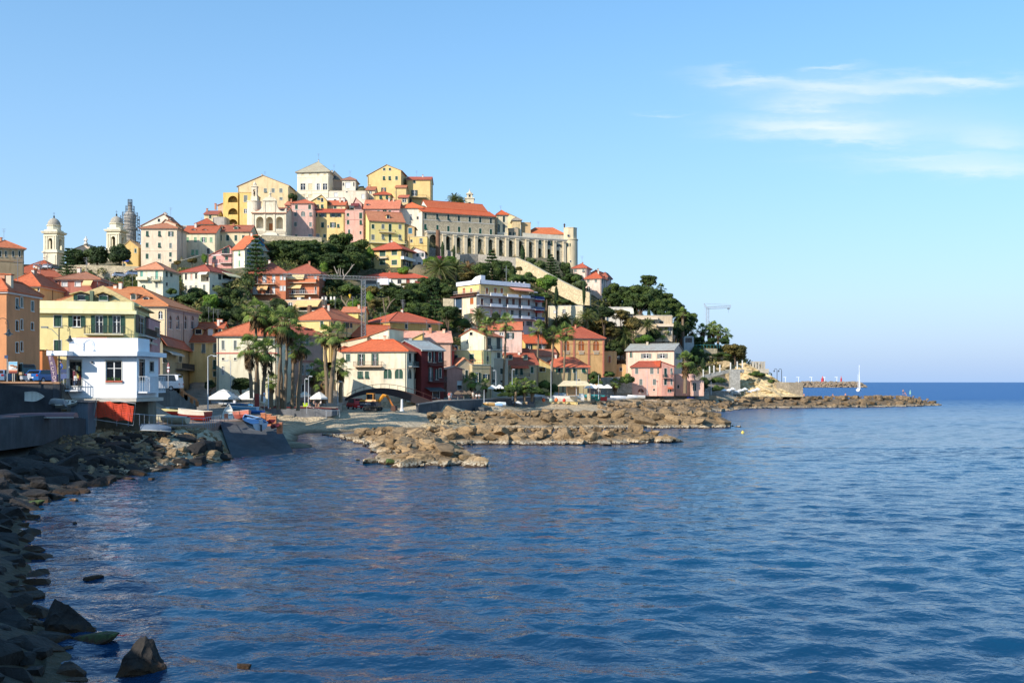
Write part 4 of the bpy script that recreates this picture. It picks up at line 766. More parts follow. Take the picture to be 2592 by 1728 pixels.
# ---------------------------------------------------------------- the convent on its arcade
TH=23.0
def conv():
 h=house('long grey-stone convent with two rows of green shutters and an orange roof above the arcade',FD,325,1205,340,640,368,12,th=TH,roof=('gs',290,.5),wallmat=stone((206,190,158),.8,1.6),tilec=(238,104,58),over=.7,name='convent',cat='convent',chim=0,ant=0,foot=16,trim=(240,236,226),sidemat=plaster((252,240,214)),
     wins=[('F','sd',[365],[367],30,72),('F','sd',[508],[375],30,70),('F','sd',[641],[384],28,68),('F','sd',[767],[394],28,66),('F','sd',[898],[404],28,66),('F','sd',[1024],[413],28,66),('F','sd',[1152],[423],26,64),
           ('F','sg',[364],[496],32,70),('F','sg',[510],[508],30,66),('F','sg',[641],[518],30,66),('F','sg',[770],[527],30,66),('F','sg',[899],[537],30,66),('F','sg',[1025],[547],30,66),('F','sg',[1153],[556],30,66)],bands=[('F',435,.25,(214,206,190))])
 h2=house('x',FD,398,1112,296,420,386,12,th=TH,roof=('gs',203,.5),wall=(250,246,236),tilec=(238,104,58),chim=0,ant=0,pad=False); merge(h,h2)
 f=h.F; zt=f.hit(U(FD,385),V(FD,548))[1]
 g=Face(f.p(0,0,2.2).xy,f.d,f.n,f.len)
 # arcade: a pierced wall standing in front of the body, with buttresses
 arcs=[(458,590,770,88),(635,607,792,46),(763,620,806,40),(893,630,822,40),(1020,640,836,40),(1150,648,850,42),(1270,652,862,42),(1393,658,876,42),(1510,665,890,40),(1627,675,900,38),(1738,750,918,38),(1850,762,928,38),(1960,775,936,38)]
 m=MB().mat(stone((232,216,182),.82,1.4)); ops=[]
 s0=g.hit(U(FD,386),V(FD,700))[0]; s1=g.hit(U(FD,2062),V(FD,700))[0]
 for u,vt,vb,w in arcs:
  a=g.hit(U(FD,u-w/2),V(FD,vt))[0]; b=g.hit(U(FD,u+w/2),V(FD,vt))[0]; z1=g.hit(U(FD,u),V(FD,vt))[1]; z0=g.hit(U(FD,u),V(FD,vb))[1]
  ops.append((a,b,z0,z1,True,1.1))
 wall_grid(m,g,s0,s1,zt-34,zt-.6,ops)
 m.face([g.p(s0,zt-.6,0),g.p(s1,zt-.6,0),g.p(s1,zt-.6,-2.2),g.p(s0,zt-.6,-2.2)]); m.face([g.p(s0,zt-34,0),g.p(s0,zt-34,-2.2),g.p(s0,zt-.6,-2.2),g.p(s0,zt-.6,0)])
 for o in ops:                                    # the pale floor inside each bay
  m.face([g.p(o[0],o[2]+.01,-1.1),g.p(o[1],o[2]+.01,-1.1),g.p(o[1],o[2]+.01,-3.3),g.p(o[0],o[2]+.01,-3.3)])
 m.mat(stone((206,190,160),.8,1.5)); wall_grid(m,Face(g.p(0,0,-2.6).xy,f.d,f.n,1),h.W-.5,s1,zt-34,zt-.6,[])   # the rear wall of the gallery
 m.build('arcade',h.root)
 b=MB().mat(plaster((238,220,182)))
 for u in (575,596,705,722,834,852,960,976,1088,1104,1216,1232,1334,1349,1456,1472,1576,1592,1690,1704,1800,1814,1908,1922,2024,2038):
  s=g.hit(U(FD,u),V(FD,700))[0]; fbox(b,g,s-.3,s+.3,zt-26,zt-1.3,.0,.75); fbox(b,g,s-.42,s+.42,zt-1.6,zt-1.1,.0,.95)
 b.build('buttress',h.root)
 c=MB().mat(plaster((236,226,204))); fbox(c,g,s0-.3,s1+.2,zt-.6,zt-.15,-2.0,.55); fbox(c,g,s0-.1,s1,zt-1.05,zt-.603,-.05,.3); c.build('cornice',h.root)
 for u,v,w,hh,k in ((1743,682,28,56,'sg'),(1857,688,64,62,'og'),(1970,722,60,30,'od')):
  sc,z,Y=g.hit(U(FD,u),V(FD,v)); window(h.root,g,k,sc,z,w/4.752/F*Y,hh/4.752/F*Y,False,hole=False)
 # terrace parapet over the right part
 p=MB().mat(plaster((232,222,196))); s2=g.hit(U(FD,1560),V(FD,640))[0]; fbox(p,g,s2,s1-.1,zt-.147,zt+1.6,-2.0,-1.7); p.build('parapet',h.root)
 CUTS.append((U(FD,380),U(FD,2230),g.p(s0,0).y,g.p(s1,0).y,U(FD,386),U(FD,2062),55.2,45))
 # round corner tower
 C=g.p(s1+2.3,0,-1.4); q=MB().mat(plaster((240,218,172))); zb=zt-36; zs=zat(V(FD,655),386); ztop=zat(V(FD,516),386)
 q.lathe((C.x,C.y,0),[(3.0,zb),(2.85,zs-.3),(3.05,zs-.25),(3.05,zs+.1),(2.75,zs+.15)],28); q.lathe((C.x,C.y,0),[(2.72,zs+.1),(2.72,ztop-.3),(2.85,ztop-.25),(2.85,ztop),(2.4,ztop),(2.4,ztop-.8)],8)
 t=q.build('corner_tower',h.root)
 for u,v,w,hh,k in ((2084,713,54,38,'og'),(2085,600,26,22,'w'),(2110,910,18,20,'d')):
  a=rad(-96); ff=Face((C.x+3.0*math.cos(a)*.99,C.y+3.0*math.sin(a)*.99),(1,0),(0,-1),1); sc,z,Y=ff.hit(U(FD,u),V(FD,v)); 
  ff=Face((C.x,C.y-math.sqrt(max(.3,8.2-(tx(U(FD,u))*Y-C.x)**2))-.0),(1,0),(0,-1),1); sc,z,Y=ff.hit(U(FD,u),V(FD,v)); window(t,ff,k,sc,z,w/4.752/F*Y,hh/4.752/F*Y,False,hole=False)
 c=MB().mat(flat((90,70,60))); c.lathe((C.x-2.2,C.y+1,0),[(.3,ztop-.5),(.3,ztop+1.4),(.5,ztop+1.5),(.1,ztop+2)],8); c.build('chimney',t)
 return h
CONV=conv()
house('cream house with an orange hip roof butting the left end of the convent',FD,55,330,266,620,366,9,th=2,roof=('hip',205),wall=(253,242,216),tilec=(238,104,58),wins=[('F','d',[272],[388],24,34),('F','Aw',[190],[378],26,76),('F','d',[190],[440],22,12)],chim=0,ant=0,foot=6)
house('slim cream tower house with pilasters and arched windows in front of the convent roof end',FD,1226,1354,348,610,377,6,uL=1196,roof=('hip',300),wall=(246,226,180),tilec=(238,104,58),wins=[('F','ad',[1246,1309],[512],30,98),('F','sd',[1309],[404],26,70)],bands=[('F',450,.2,(236,214,170)),('F',575,.3,(220,214,200))],chim=0,ant=1,foot=6)
house('ochre block with a pyramid-topped turret behind the arcade terrace',FD,1416,1512,412,620,388,6,uL=1400,roof=('hip',385),wall=(240,210,150),tilec=(170,150,130),chim=0,ant=0,foot=6)
house('yellow gable house behind the arcade terrace',FD,1322,1455,378,520,394,8,roof=('gf',320,.1),wall=(252,230,170),tilec=(220,150,110),chim=1,ant=0,foot=6)
house('ochre flat-topped block at the arcade terrace',FD,1516,1632,442,620,390,6,roof=('flat',),wall=(226,188,130),chim=0,foot=6)
house('low arcaded loggia with a balustrade on the arcade terrace',FD,1360,1482,515,625,380,4,roof=('flat',),wall=(190,170,140),wins=[('F','ad',[1380,1436],[575],34,44)],chim=0,foot=4)
house('white house with a bright orange hip roof beside the round corner tower',FD,1560,2030,582,680,390,9,roof=('hip',507,.9),wall=(252,244,230),tilec=(240,106,58),chim=0,ant=1,foot=4)
def far_belfry():
 Y=420; k=Y/F/4.752; c=pt(U(FD,898),V(FD,230),Y); r=thing('bell_turret','small white bell turret with an onion cap behind the convent roof','bell turret',(c.x,c.y,c.z-8))
 m=MB().mat(plaster((240,226,190))); Z=lambda v: zat(V(FD,v),Y)
 w=104*k; m.box((c.x,c.y,(Z(165)+Z(400))/2),(w,w,Z(165)-Z(400))); m.box((c.x,c.y,Z(160)),(w+.5,w+.5,.4)); m.box((c.x,c.y,(Z(105)+Z(158))/2),(w*.62,w*.62,Z(105)-Z(158))); m.box((c.x,c.y,Z(104)),(w*.8,w*.8,.3))
 m.lathe((c.x,c.y,0),[(w*.3,Z(103)),(w*.33,Z(92)),(w*.12,Z(76)),(w*.05,Z(60)),(.03,Z(30))],10); m.build('wall',r)
 f=Face((c.x-w/2,c.y-w*.31),(1,0),(0,-1),w); window(r,f,'Ad',w/2,Z(130),22*k,26*k,False,hole=False); f=Face((c.x-w/2,c.y-w/2),(1,0),(0,-1),w); window(r,f,'Ad',w/2,Z(222),30*k,26*k,False,hole=False)
far_belfry()
# ---------------------------------------------------------------- church with the three-arched porch
def church():
 h=house('pale baroque church with a three-arched porch and scrolled gable',FB,1800,2322,718,1062,338,12,th=0,roof=('gs',640),wall=(254,240,206),tilec=(206,110,80),wins=[('F','Kn',[1915],[862],112,176),('F','Ko',[2062],[888],106,222),('F','Kn',[2215],[868],106,186)],bands=[('F',718,.5,(252,236,200)),('F',735,.25,(240,222,186)),('F',1015,1.2,(206,192,166))],name='church',cat='church',chim=0,ant=0,foot=6,near=False)
 f=h.F
 def P(u,v): s,z,_=f.hit(U(FB,u),V(FB,v)); return s,z
 out=[P(1805,712),P(1805,640),P(1850,690)]
 for i in range(9): t=i/8; out.append(P(1870+95*math.sin(t*PI/2),690-150*(1-math.cos(t*PI/2))))
 out+= [P(1965,535)]
 for i in range(11): a=PI-PI*i/10; out.append(P(2065+100*math.cos(a),530-60*math.sin(a)))
 for i in range(9): t=1-i/8; out.append(P(2262-95*math.sin(t*PI/2),690-150*(1-math.cos(t*PI/2))))
 out+=[P(2280,690),P(2320,640),P(2320,712)]
 m=MB().mat(plaster((254,240,208))); n=Vector((f.n[0],f.n[1],0)); m.prism([f.p(s,z,-.9) for s,z in out],n*.95)
 s0,z0=P(1950,530); s1,_=P(2180,530); m.mat(plaster((246,230,196))); fbox(m,f,s0,s1,z0-.15,z0+.15,.05,.4)
 for u in (1985,2140): s,z=P(u,620); fbox(m,f,s-.35,s+.35,P(u,712)[1],P(u,540)[1],.05,.2)
 for u in (1815,1990,2135,2305): s,z=P(u,860); fbox(m,f,s-.32,s+.32,P(u,1010)[1],P(u,740)[1],-.01,.22)
 s,z=P(2068,465); m.lathe(f.p(s,0,-.4),[(.55,z-.2),(.3,z+.6),(.55,z+.9),(.2,z+1.4),(.05,z+2.6)],8); m.build('gable',h.root)
 # stepped terrace before the door
 t=MB().mat(plaster((250,240,214))); 
 for i in range(5):
  a=P(1985+12*i,1010)[0]; b=P(2215-12*i,1010)[0]; z=P(2000,1060-10*i)[1]; fbox(t,f,a,b,z-.5,z,-.02,3.2-i*.6)
 t.build('steps',h.root)
 # bell turret over the rounded flank
 Y=343; k=Y/F/6.0316; C=pt(U(FB,1838),V(FB,600),Y); Z=lambda v: zat(V(FB,v),Y); q=MB().mat(plaster((250,236,204)))
 q.lathe((C.x-.2,C.y,0),[(108*k,Z(1080)),(104*k,Z(560)),(112*k,Z(556)),(112*k,Z(545)),(70*k,Z(540))],24)
 q.box((C.x,C.y,(Z(470)+Z(540))/2),(96*k,96*k,Z(470)-Z(540))); w=78*k
 for a in (-1,1):
  for b in (-1,1): q.box((C.x+a*w*.36,C.y+b*w*.36,(Z(330)+Z(470))/2),(w*.26,w*.26,Z(330)-Z(470)))
 q.box((C.x,C.y,(Z(322)+Z(368))/2),(w,w,Z(322)-Z(368))); q.box((C.x,C.y,Z(320)),(w*1.25,w*1.25,.25)); q.box((C.x,C.y,(Z(285)+Z(318))/2),(w*.55,w*.55,Z(285)-Z(318)))
 q.lathe((C.x,C.y,0),[(w*.38,Z(285)),(w*.3,Z(270)),(w*.1,Z(250)),(.05,Z(225))],10); q.mat(flat((70,60,50))); q.lathe((C.x,C.y,0),[(.1,Z(385)),(w*.16,Z(400)),(w*.24,Z(430))],10); q.build('bell_turret',h.root)
 return h
church()
# stacked open arches of the yellow house
def arcades():
 f=ARC.F; m=MB().mat(plaster((252,208,100),.82,.5)); g=Face(f.p(0,0,2.6).xy,f.d,f.n,f.len); ops=[]
 for u,vt,vb,w in ((1507,457,590,158),(1513,645,775,162),(1512,812,925,164)):
  a=g.hit(U(FB,u-w/2),V(FB,vt))[0]; b=g.hit(U(FB,u+w/2),V(FB,vt))[0]; ops.append((a,b,g.hit(U(FB,u),V(FB,vb))[1],g.hit(U(FB,u),V(FB,vt))[1],True,.6))
 ops=[(max(.1,a),min(f.len-.1,b),c,d,e,x) for a,b,c,d,e,x in ops]
 wall_grid(m,g,0,f.len,ARC.zb-3,ARC.ze,ops)
 for s in (0,f.len): m.face([g.p(s,ARC.zb-3,0),g.p(s,ARC.zb-3,-2.6),g.p(s,ARC.ze,-2.6),g.p(s,ARC.ze,0)])
 for z in [o[2] for o in ops]+[ARC.ze]: m.face([g.p(0,z-.02,0),g.p(f.len,z-.02,0),g.p(f.len,z-.02,-2.6),g.p(0,z-.02,-2.6)])
 for o in ops: fbox(m,g,o[0]-.01,o[1]+.01,o[2],o[2]+.75,-.3,-.1)
 m.build('arcade',ARC.root)
arcades()
# ---------------------------------------------------------------- domed bell towers and the scaffolded dome
def bell_tower(uc,dv,lab,Y=340,bell=True):
 k=Y/F/6.0316; C=pt(U(FA,uc),HV,Y); Z=lambda v: zat(V(FA,v+dv),Y); rz=rad(-6)
 r=thing('bell_tower',lab,'bell tower',(C.x,C.y,Z(1050)),'twin domed bell towers'); W=208*k
 m=MB().mat(plaster((250,240,204),.82,.45))
 def sq(w,v0,v1): m.box((C.x,C.y,(Z(v0)+Z(v1))/2),(w,w,Z(v1)-Z(v0)),rz)
 sq(W*1.04,1080,735); sq(W*1.2,735,715); sq(W*1.06,715,690)
 R=Matrix.Rotation(rz,2)
 for i in range(4):
  a=rz+i*PI/2-PI/2; n=(math.cos(a),math.sin(a)); d=(-n[1],n[0]); O=(C.x+n[0]*W/2-d[0]*W/2,C.y+n[1]*W/2-d[1]*W/2); f=Face(O,d,n,W)
  wall_grid(m,f,0,W,Z(690),Z(440),[(W*.34,W*.66,Z(680),Z(512),True,.6)])
  for s in (.05,.2,.75,.9): fbox(m,f,W*s-.02,W*(s+.06)+.02,Z(690),Z(485),-.01,.18)
  fbox(m,f,W*.03,W*.97,Z(485),Z(472),-.01,.28)
  for s in (.08,.78): fbox(m,f,W*s,W*(s+.14),Z(1000),Z(770),-.01,.14+W*.02)
 sq(W*1.22,440,424); sq(W*1.3,424,408); sq(W*.95,408,382); 
 m.lathe((C.x,C.y,0),[(W*.48,Z(382)),(W*.46,Z(318)),(W*.53,Z(316)),(W*.53,Z(306)),(W*.46,Z(304))],8,rz=rz)
 m.build('wall',r)
 q=MB().mat(stone((206,196,176),.8,2.2)); q.lathe((C.x,C.y,0),[(W*.455*math.cos(t*PI/2/10),Z(304)+(Z(195)-Z(304))*math.sin(t*PI/2/10)) for t in range(10)]+[(.2,Z(194))],24); d=q.build('dome',r,True)
 q=MB().mat(flat((60,64,60),.8,.5)); q.lathe((C.x,C.y,0),[(.35,Z(197)),(.2,Z(180)),(.32,Z(170)),(.12,Z(155)),(.05,Z(150)),(.04,Z(102))],8); q.box((C.x,C.y,Z(122)),(.9,.06,.08)); q.build('finial',d)
 q=MB().mat(flat((110,90,60),.8,.4,.6)); q.lathe((C.x,C.y,0),[(.15,Z(540)),(.45,Z(555)),(.5,Z(590)),(.75,Z(606)),(.7,Z(612))],12); q.box((C.x,C.y,Z(535)),(W*.9,.15,.15)); q.build('bell',r)
 m2=MB().mat(plaster((226,190,160))); 
 return r
bell_tower(825,0,'domed bell tower standing free on the far left skyline')
bell_tower(1780,-28,'domed bell tower beside the scaffolded dome, half behind the round trees')
def scaffold_dome():
 Y=352; k=Y/F/6.0316; C=pt(U(FA,1985),HV,Y); Z=lambda v: zat(V(FA,v),Y); r=thing('church_dome','church dome wrapped in scaffolding between the bell tower and the tall cream house','dome',(C.x,C.y,Z(700)))
 m=MB().mat(plaster((196,190,178))); m.lathe((C.x,C.y,0),[(118*k,Z(760)),(112*k,Z(560)),(120*k,Z(556)),(90*k,Z(540)),(88*k,Z(380)),(108*k,Z(372)),(104*k,Z(345)),(84*k,Z(335)),(84*k,Z(230)),(90*k,Z(180)),(78*k,Z(130)),(50*k,Z(95)),(30*k,Z(80)),(26*k,Z(20)),(34*k,Z(14)),(10*k,Z(-30)),(.1,Z(-60))],20); m.build('wall',r)
 s=MB().mat(flat((120,124,124),.8,.5)); lv=[560,500,440,380,320,270,215,160,105,60,10,-40]
 for i,v in enumerate(lv):
  R_=(150 if v>380 else 138 if v>200 else 112 if v>120 else 64 if v>50 else 32)*k; ring=[(C.x+R_*math.cos(2*PI*j/18),C.y+R_*math.sin(2*PI*j/18),Z(v)) for j in range(19)]
  s.tube(ring,.07,4); s.tube([(x,y,z+1.0) for x,y,z in ring],.05,4)
  for j in range(18):
   x,y,z=ring[j]; s.tube([(x,y,z),(x,y,z+(Z(lv[i+1])-z if i+1<len(lv) else 1.2))],.06,4)
   if j%2==0: x2=C.x+(x-C.x)*.8; y2=C.y+(y-C.y)*.8; s.tube([(x,y,z),(x2,y2,z)],.05,4)
  if i%2==0:
   for j in range(0,18):
    a=ring[j]; b=ring[j+1]; ca=[(C.x+(p[0]-C.x)*.86,C.y+(p[1]-C.y)*.86,p[2]) for p in (a,b)]; s.face([a,b,ca[1],ca[0]])
 s.build('scaffolding',r)
scaffold_dome()
def pediment():
 h=house('pale gabled church front between the two bell towers',FA,1150,1385,655,900,345,8,roof=('gf',586,.68),wall=(252,226,200),tilec=(240,220,196),over=.5,chim=0,ant=0,name='church',cat='church')
 Y=344.5; C=pt(U(FA,1312),V(FA,585),Y); k=Y/F/6.0316
 m=MB().mat(flat((238,232,220),.85,.8)); Z=lambda v: zat(V(FA,v),Y)
 m.box((C.x,C.y,Z(583)),(46*k,1.0,.6)); m.lathe((C.x,C.y,0),[(20*k,Z(576)),(17*k,Z(550)),(19*k,Z(525)),(21*k,Z(508)),(12*k,Z(500)),(6*k,Z(496)),(9*k,Z(486)),(8*k,Z(475)),(2*k,Z(468))],12); m.tube([(C.x+18*k,C.y,Z(512)),(C.x+26*k,C.y-.3,Z(528)),(C.x+14*k,C.y-.6,Z(540))],[.22,.18,.14],6); m.tube([(C.x-18*k,C.y,Z(512)),(C.x-23*k,C.y-.2,Z(530)),(C.x-12*k,C.y-.6,Z(545))],[.22,.18,.14],6)
 o=m.build('statue',None,True,(C.x,C.y,C.z)); tag(o,'white statue on the peak of the church gable between the towers','statue')
pediment()
house('bright yellow gabled house behind the round trees beside the scaffolded dome',FA,1870,2112,640,960,300,8,roof=('gf',528,.44),wall=(252,206,110),wins=[('F','sg',[2068],[690],30,60),('F','sg',[1835+60],[905],40,36)],awn=[('F',1895,1980,830,850,1.0,(60,90,200))],chim=0,ant=0,over=.3,tilec=(220,160,120))
# ---------------------------------------------------------------- apartment block with long balconies
def block():
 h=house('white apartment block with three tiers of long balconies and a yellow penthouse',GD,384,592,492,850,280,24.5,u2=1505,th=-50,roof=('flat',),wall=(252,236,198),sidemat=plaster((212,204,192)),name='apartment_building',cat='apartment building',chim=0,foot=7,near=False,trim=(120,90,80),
     wins=[('F','bo',[528],[570],50,92),('F','bp',[528],[725],52,92),('R','bb',[672,805,925,1028,1118,1208],[590],40,110),('R','bb',[1335],[600],32,100),('R','bb',[1443],[628],36,76),('R','bp',[805,925,1028],[735],40,96),('R','d',[1100,1210],[745],40,96),('R','bb',[1335,1443],[770],32,90),('R','d',[1230,1340],[890],80,70)],
     bal=[('R',594,1378,478,1.3,.9,(236,236,236),'bars',(130,140,160)),('R',594,1378,632,1.3,.9,(236,236,236),'bars',(120,130,150)),('R',594,1378,782,1.3,.9,(236,236,236),'bars',(110,125,150)),('R',1382,1512,545,1.5,.8,(236,236,236),'solid',(40,60,120)),('R',1382,1512,692,1.5,.8,(236,236,236),'solid',(90,110,140)),('R',1382,1512,838,1.5,.8,(236,236,236),'solid',(60,80,120))],
     awn=[('R',1390,1510,556,570,1.2,(200,60,50)),('R',1390,1510,705,720,1.2,(190,60,50))])
 f=h.R; m=MB().mat(flat((244,244,242),.88,.6))
 for (v,us) in ((478,((750,915),(990,1140),(1185,1310))),(632,((750,915),(990,1135),(1190,1310))),(782,((985,1140),(1190,1310)))):
  for a,b in us: s0,z,_=f.hit(U(GD,a),V(GD,v)); s1=f.hit(U(GD,b),V(GD,v))[0]; zz=f.hit(U(GD,594),V(GD,v))[1]; fbox(m,f,s0,s1,zz-.2,zz+.62,1.31,1.6)
 m.build('flower_box',h.root)
 # glazed left corner
 g=h.F; q=MB().mat(flat((236,238,242))); s0=g.hit(U(GD,270),V(GD,600))[0]; z0=zat(V(GD,675),280); z1=zat(V(GD,515),280); fbox(q,g,s0,-.02,z0,z0+.3,-2,0); fbox(q,g,s0,s0+.9,z0+.3,z1,-2,0)
 q.mat(glass((60,80,100))); fbox(q,g,s0+.9,-.02,z0+.3,z1,-1.8,-.15); q.build('glazed_bay',h.root)
 q=MB().mat(flat((110,70,60))); fbox(q,g,s0-.6,g.len,zat(V(GD,505),280),zat(V(GD,487),280),-2.2,.8); q.build('eave',h.root)
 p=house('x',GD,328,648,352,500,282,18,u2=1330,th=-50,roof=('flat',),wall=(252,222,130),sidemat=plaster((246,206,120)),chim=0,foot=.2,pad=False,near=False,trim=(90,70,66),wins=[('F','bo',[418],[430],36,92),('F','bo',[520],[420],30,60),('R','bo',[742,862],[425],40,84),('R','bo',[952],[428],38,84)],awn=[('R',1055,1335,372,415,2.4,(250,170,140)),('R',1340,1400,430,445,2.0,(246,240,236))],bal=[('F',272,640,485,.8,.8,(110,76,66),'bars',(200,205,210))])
 par=MB().mat(flat((250,250,250),.9,.5)); a=p.ze+.125; b=zat(V(GD,288),282)
 for ff in (p.F,p.R,p.L,p.B): fbox(par,ff,-.35,ff.len+.35,a,b,-.0,.35)
 ff=p.F; s0=ff.hit(U(GD,520),V(GD,290))[0]; 
 par.prism([ff.p(s0,b,0),ff.p(ff.len*.8,b+1.0,0),ff.p(ff.len+.3,b+1.25,0),ff.p(ff.len+.3,b,0)],Vector((-ff.n[0],-ff.n[1],0))*1.5); par.build('parapet',p.root)
 for u in (1135,1190,1245,1312): 
  s,z,_=p.R.hit(U(GD,u),V(GD,320)); c=MB().mat(plaster((246,240,230))); fbox(c,p.R,s-.2,s+.2,b-.3,b+.55,-1.4,-1.1); c.build('chimney',p.root)
 mm=MB().mat(flat((210,210,214),.8,.5)); s,z,_=p.R.hit(U(GD,1110),V(GD,250)); mm.tube([p.R.p(s,b-.3,-3),p.R.p(s,b+5,-3)],.035,5); mm.tube([p.R.p(s-1,b+4,-3),p.R.p(s+1,b+4,-3)],.03,4); mm.tube([p.R.p(s-.8,b+3.4,-3),p.R.p(s+.8,b+3.4,-3)],.03,4); mm.build('antenna',p.root)
 merge(h,p); return h
block()
# ---------------------------------------------------------------- orange hotel with cream awnings
def hotel():
 h=house('orange hotel with cream awnings and balconies under red hip roofs',FG,192,742,428,830,270,12,roof=('hip',280,.9),wall=(232,132,80),tilec=(218,104,74),name='hotel',cat='hotel',over=.8,near=False,foot=6,chim=1,ant=0,trim=(240,234,224),
     wins=[('F','bw',[280],[525],70,110),('F','bw',[418],[515],50,110),('F','bw',[560],[515],40,110),('F','bw',[672,722],[495],30,70),('F','bw',[280],[690],70,110),('F','bw',[560],[690],34,110),('F','bw',[672,722],[660],34,70),('F','d',[470],[690],60,100)],
     bal=[('F',160,585,597,1.3,.9,(220,196,170),'bars',(150,90,70)),('F',160,600,752,1.3,.9,(220,196,170),'bars',(150,90,70))],awn=[('F',325,482,600,682,1.8,(250,196,130))])
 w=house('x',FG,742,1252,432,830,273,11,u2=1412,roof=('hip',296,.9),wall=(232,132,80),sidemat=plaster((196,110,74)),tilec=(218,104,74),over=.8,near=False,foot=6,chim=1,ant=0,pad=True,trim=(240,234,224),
     wins=[('F','w',[830],[545],70,70),('F','w',[985],[550],70,60),('F','bw',[1195],[530],30,110),('F','w',[860],[700],60,90),('F','w',[990],[700],70,90),('F','d',[1200],[690],26,100),('R','bw',[1337],[505],56,76),('R','sy',[1337],[675],50,72),('F','w',[855,985],[815],70,50)],
     bal=[('F',775,1225,580,1.4,.9,(226,200,170),'solid',(226,130,80)),('F',770,1220,752,1.4,.9,(226,200,170),'bars',(236,236,230))],awn=[('F',780,1042,436,522,1.9,(252,224,160)),('F',790,998,590,660,1.9,(252,214,150)),('F',775,1050,765,785,1.2,(252,220,160))])
 b=MB().mat(plaster((228,128,78))); C=w.F.p(0,0,.2); b.lathe((C.x,C.y,0),[(1.7,w.zb-4),(1.7,w.ze-.3)],20); b.mat(flat((240,234,224))); b.lathe((C.x,C.y,0),[(1.9,w.ze-.32),(1.9,w.ze-.05)],20); b.build('round_bay',w.root)
 merge(h,w)
 t=house('flat-roofed terrace wing with two broad tan awnings below the orange hotel',FG,722,1300,838,1010,262,8,u2=1490,roof=('flat',),wall=(246,196,150),chim=0,near=False,foot=3,awn=[('F',915,1070,848,942,2.2,(238,196,130)),('F',1072,1288,845,938,2.2,(240,200,134))],wins=[('F','w',[815],[915],60,70),('F','d',[1000,1180],[975],120,40),('R','d',[1400],[900],60,80)],bal=[('F',900,1300,1010,1.2,.7,(246,226,210))])
 for u in (900,930,1080,1275,1328,1405,1458):
  s,z,_=t.F.hit(U(FG,u),V(FG,820)); c=MB().mat(plaster((248,240,226))); fbox(c,t.F,s-.22,s+.22,t.ze,t.ze+.8,-1.5,-1.1); c.build('chimney',t.root)
hotel()
# ---------------------------------------------------------------- white seaside house on the quay
def white_house():
 h=house('white flat-roofed seaside house with a round-cornered roof slab and a red flower window box',GA,943,1938,455,1046,98,6,th=0,u2=2218,roof=('flat',),wall=(255,255,255),wk=.92,stain=.08,trim=(250,250,250),foot=0,chim=0,near=True,pad=False,
      wins=[('F','w',[1612],[668],226,312),('F','dt',[1072],[690],176,366),('R','d',[2010],[650],80,300),('R','d',[2150],[600],60,140)],bal=[('F',990,1172,930,1.1,1.1,(226,226,226),'bars',(40,40,44)),('R',1945,2212,955,1.0,1.5,(240,240,240),'bars',(236,236,236))])
 f=h.F; w=plaster((255,255,255),.92,.06); m=MB().mat(w); Z=lambda v: zat(V(GA,v),98); S=lambda u: f.hit(U(GA,u),V(GA,420))[0]
 m.prism([f.p(S(800),Z(455)+.01,2.1),f.p(S(1085),Z(455)+.01,2.1),f.p(S(1085),Z(455)+.01,-5),f.p(S(800),Z(455)+.01,-5)],(0,0,Z(390)-Z(455)))
 e=[f.p(S(1085)+.003,Z(455)+.012,.75),f.p(S(1985),Z(455)+.012,.75)]
 c=f.p(f.len-.2,0,-1.2)
 for i in range(1,9): a=-PI/2+i*PI/16; e.append(Vector((c.x+1.1*math.cos(a)-.1,c.y+1.9*math.sin(a),Z(455)+.012)))
 e+=[Vector((e[-1].x,c.y+5,Z(455)+.012)),f.p(S(1085)+.003,Z(455)+.012,-6)]; m.prism(e,(0,0,Z(390)-Z(455)-.006)); m.build('roof_slab',h.root)
 m=MB().mat(w); fbox(m,f,S(965),S(1942),Z(390),Z(196),-3.4,-.25); m.mat(flat((180,90,60))); fbox(m,f,S(1060),S(1500),Z(196),Z(196)+.08,-3.0,-.3); m.build('roof_block',h.root)
 m=MB().mat(flat((214,206,190))); m.prism([f.p(-.0,h.zb-.02,.12),f.p(f.len,h.zb-.02,.12),f.p(f.len+.6,h.zb-.02,-5.8),f.p(0,h.zb-.02,-5.8)],(0,0,-.35)); m.mat(concrete((150,140,120))); fbox(m,f,1.2,f.len-.4,2.4,h.zb-.36,-6.5,-4.2); m.build('base',h.root)
 m=MB().mat(flat((196,90,60))); 
 for u in (1565,1680): s=S(u); fbox(m,f,s-.42,s+.42,Z(822),Z(800),-.1,.18)
 fb=m.build('flower_box',h.root); q=MB().mat(leafmat((70,110,50)))
 for i in range(120):
  s=S(1530+random.random()*180); p=f.p(s,Z(800)+random.random()*.3,.05+random.random()*.15); a=Vector((rnd(-.06,.06),rnd(-.06,.06),rnd(.02,.1))); b=Vector((rnd(-.06,.06),rnd(-.05,.05),rnd(-.02,.05))); q.face([p-a,p+b,p+a])
 q.build('plants',fb)
 q=MB(); cols=[(190,40,50),(230,220,190),(90,60,50),(60,80,110),(210,180,90),(236,236,230),(120,40,60)]
 for i in range(14):
  q.mat(flat(cols[i%7])); s=S(1040+random.random()*90); z=Z(830-random.random()*220); fbox(q,f,s-.1,s+.1,z-.25,z+.2,-.1+i*.006,-.06+i*.006)
 q.build('shop_goods',h.root)
 q=MB().mat(flat((80,84,90),.8,.4)); p=f.p(S(1310),Z(538),.12); q.lathe((p.x,p.y,0),[(.05,p.z-.12),(.11,p.z-.05),(.11,p.z+.05),(.04,p.z+.1)],10); q.build('wall_lamp',h.root)
 m=MB().mat(concrete((190,190,190))); 
 m.build('landing',h.root) if m.f else None
white_house()
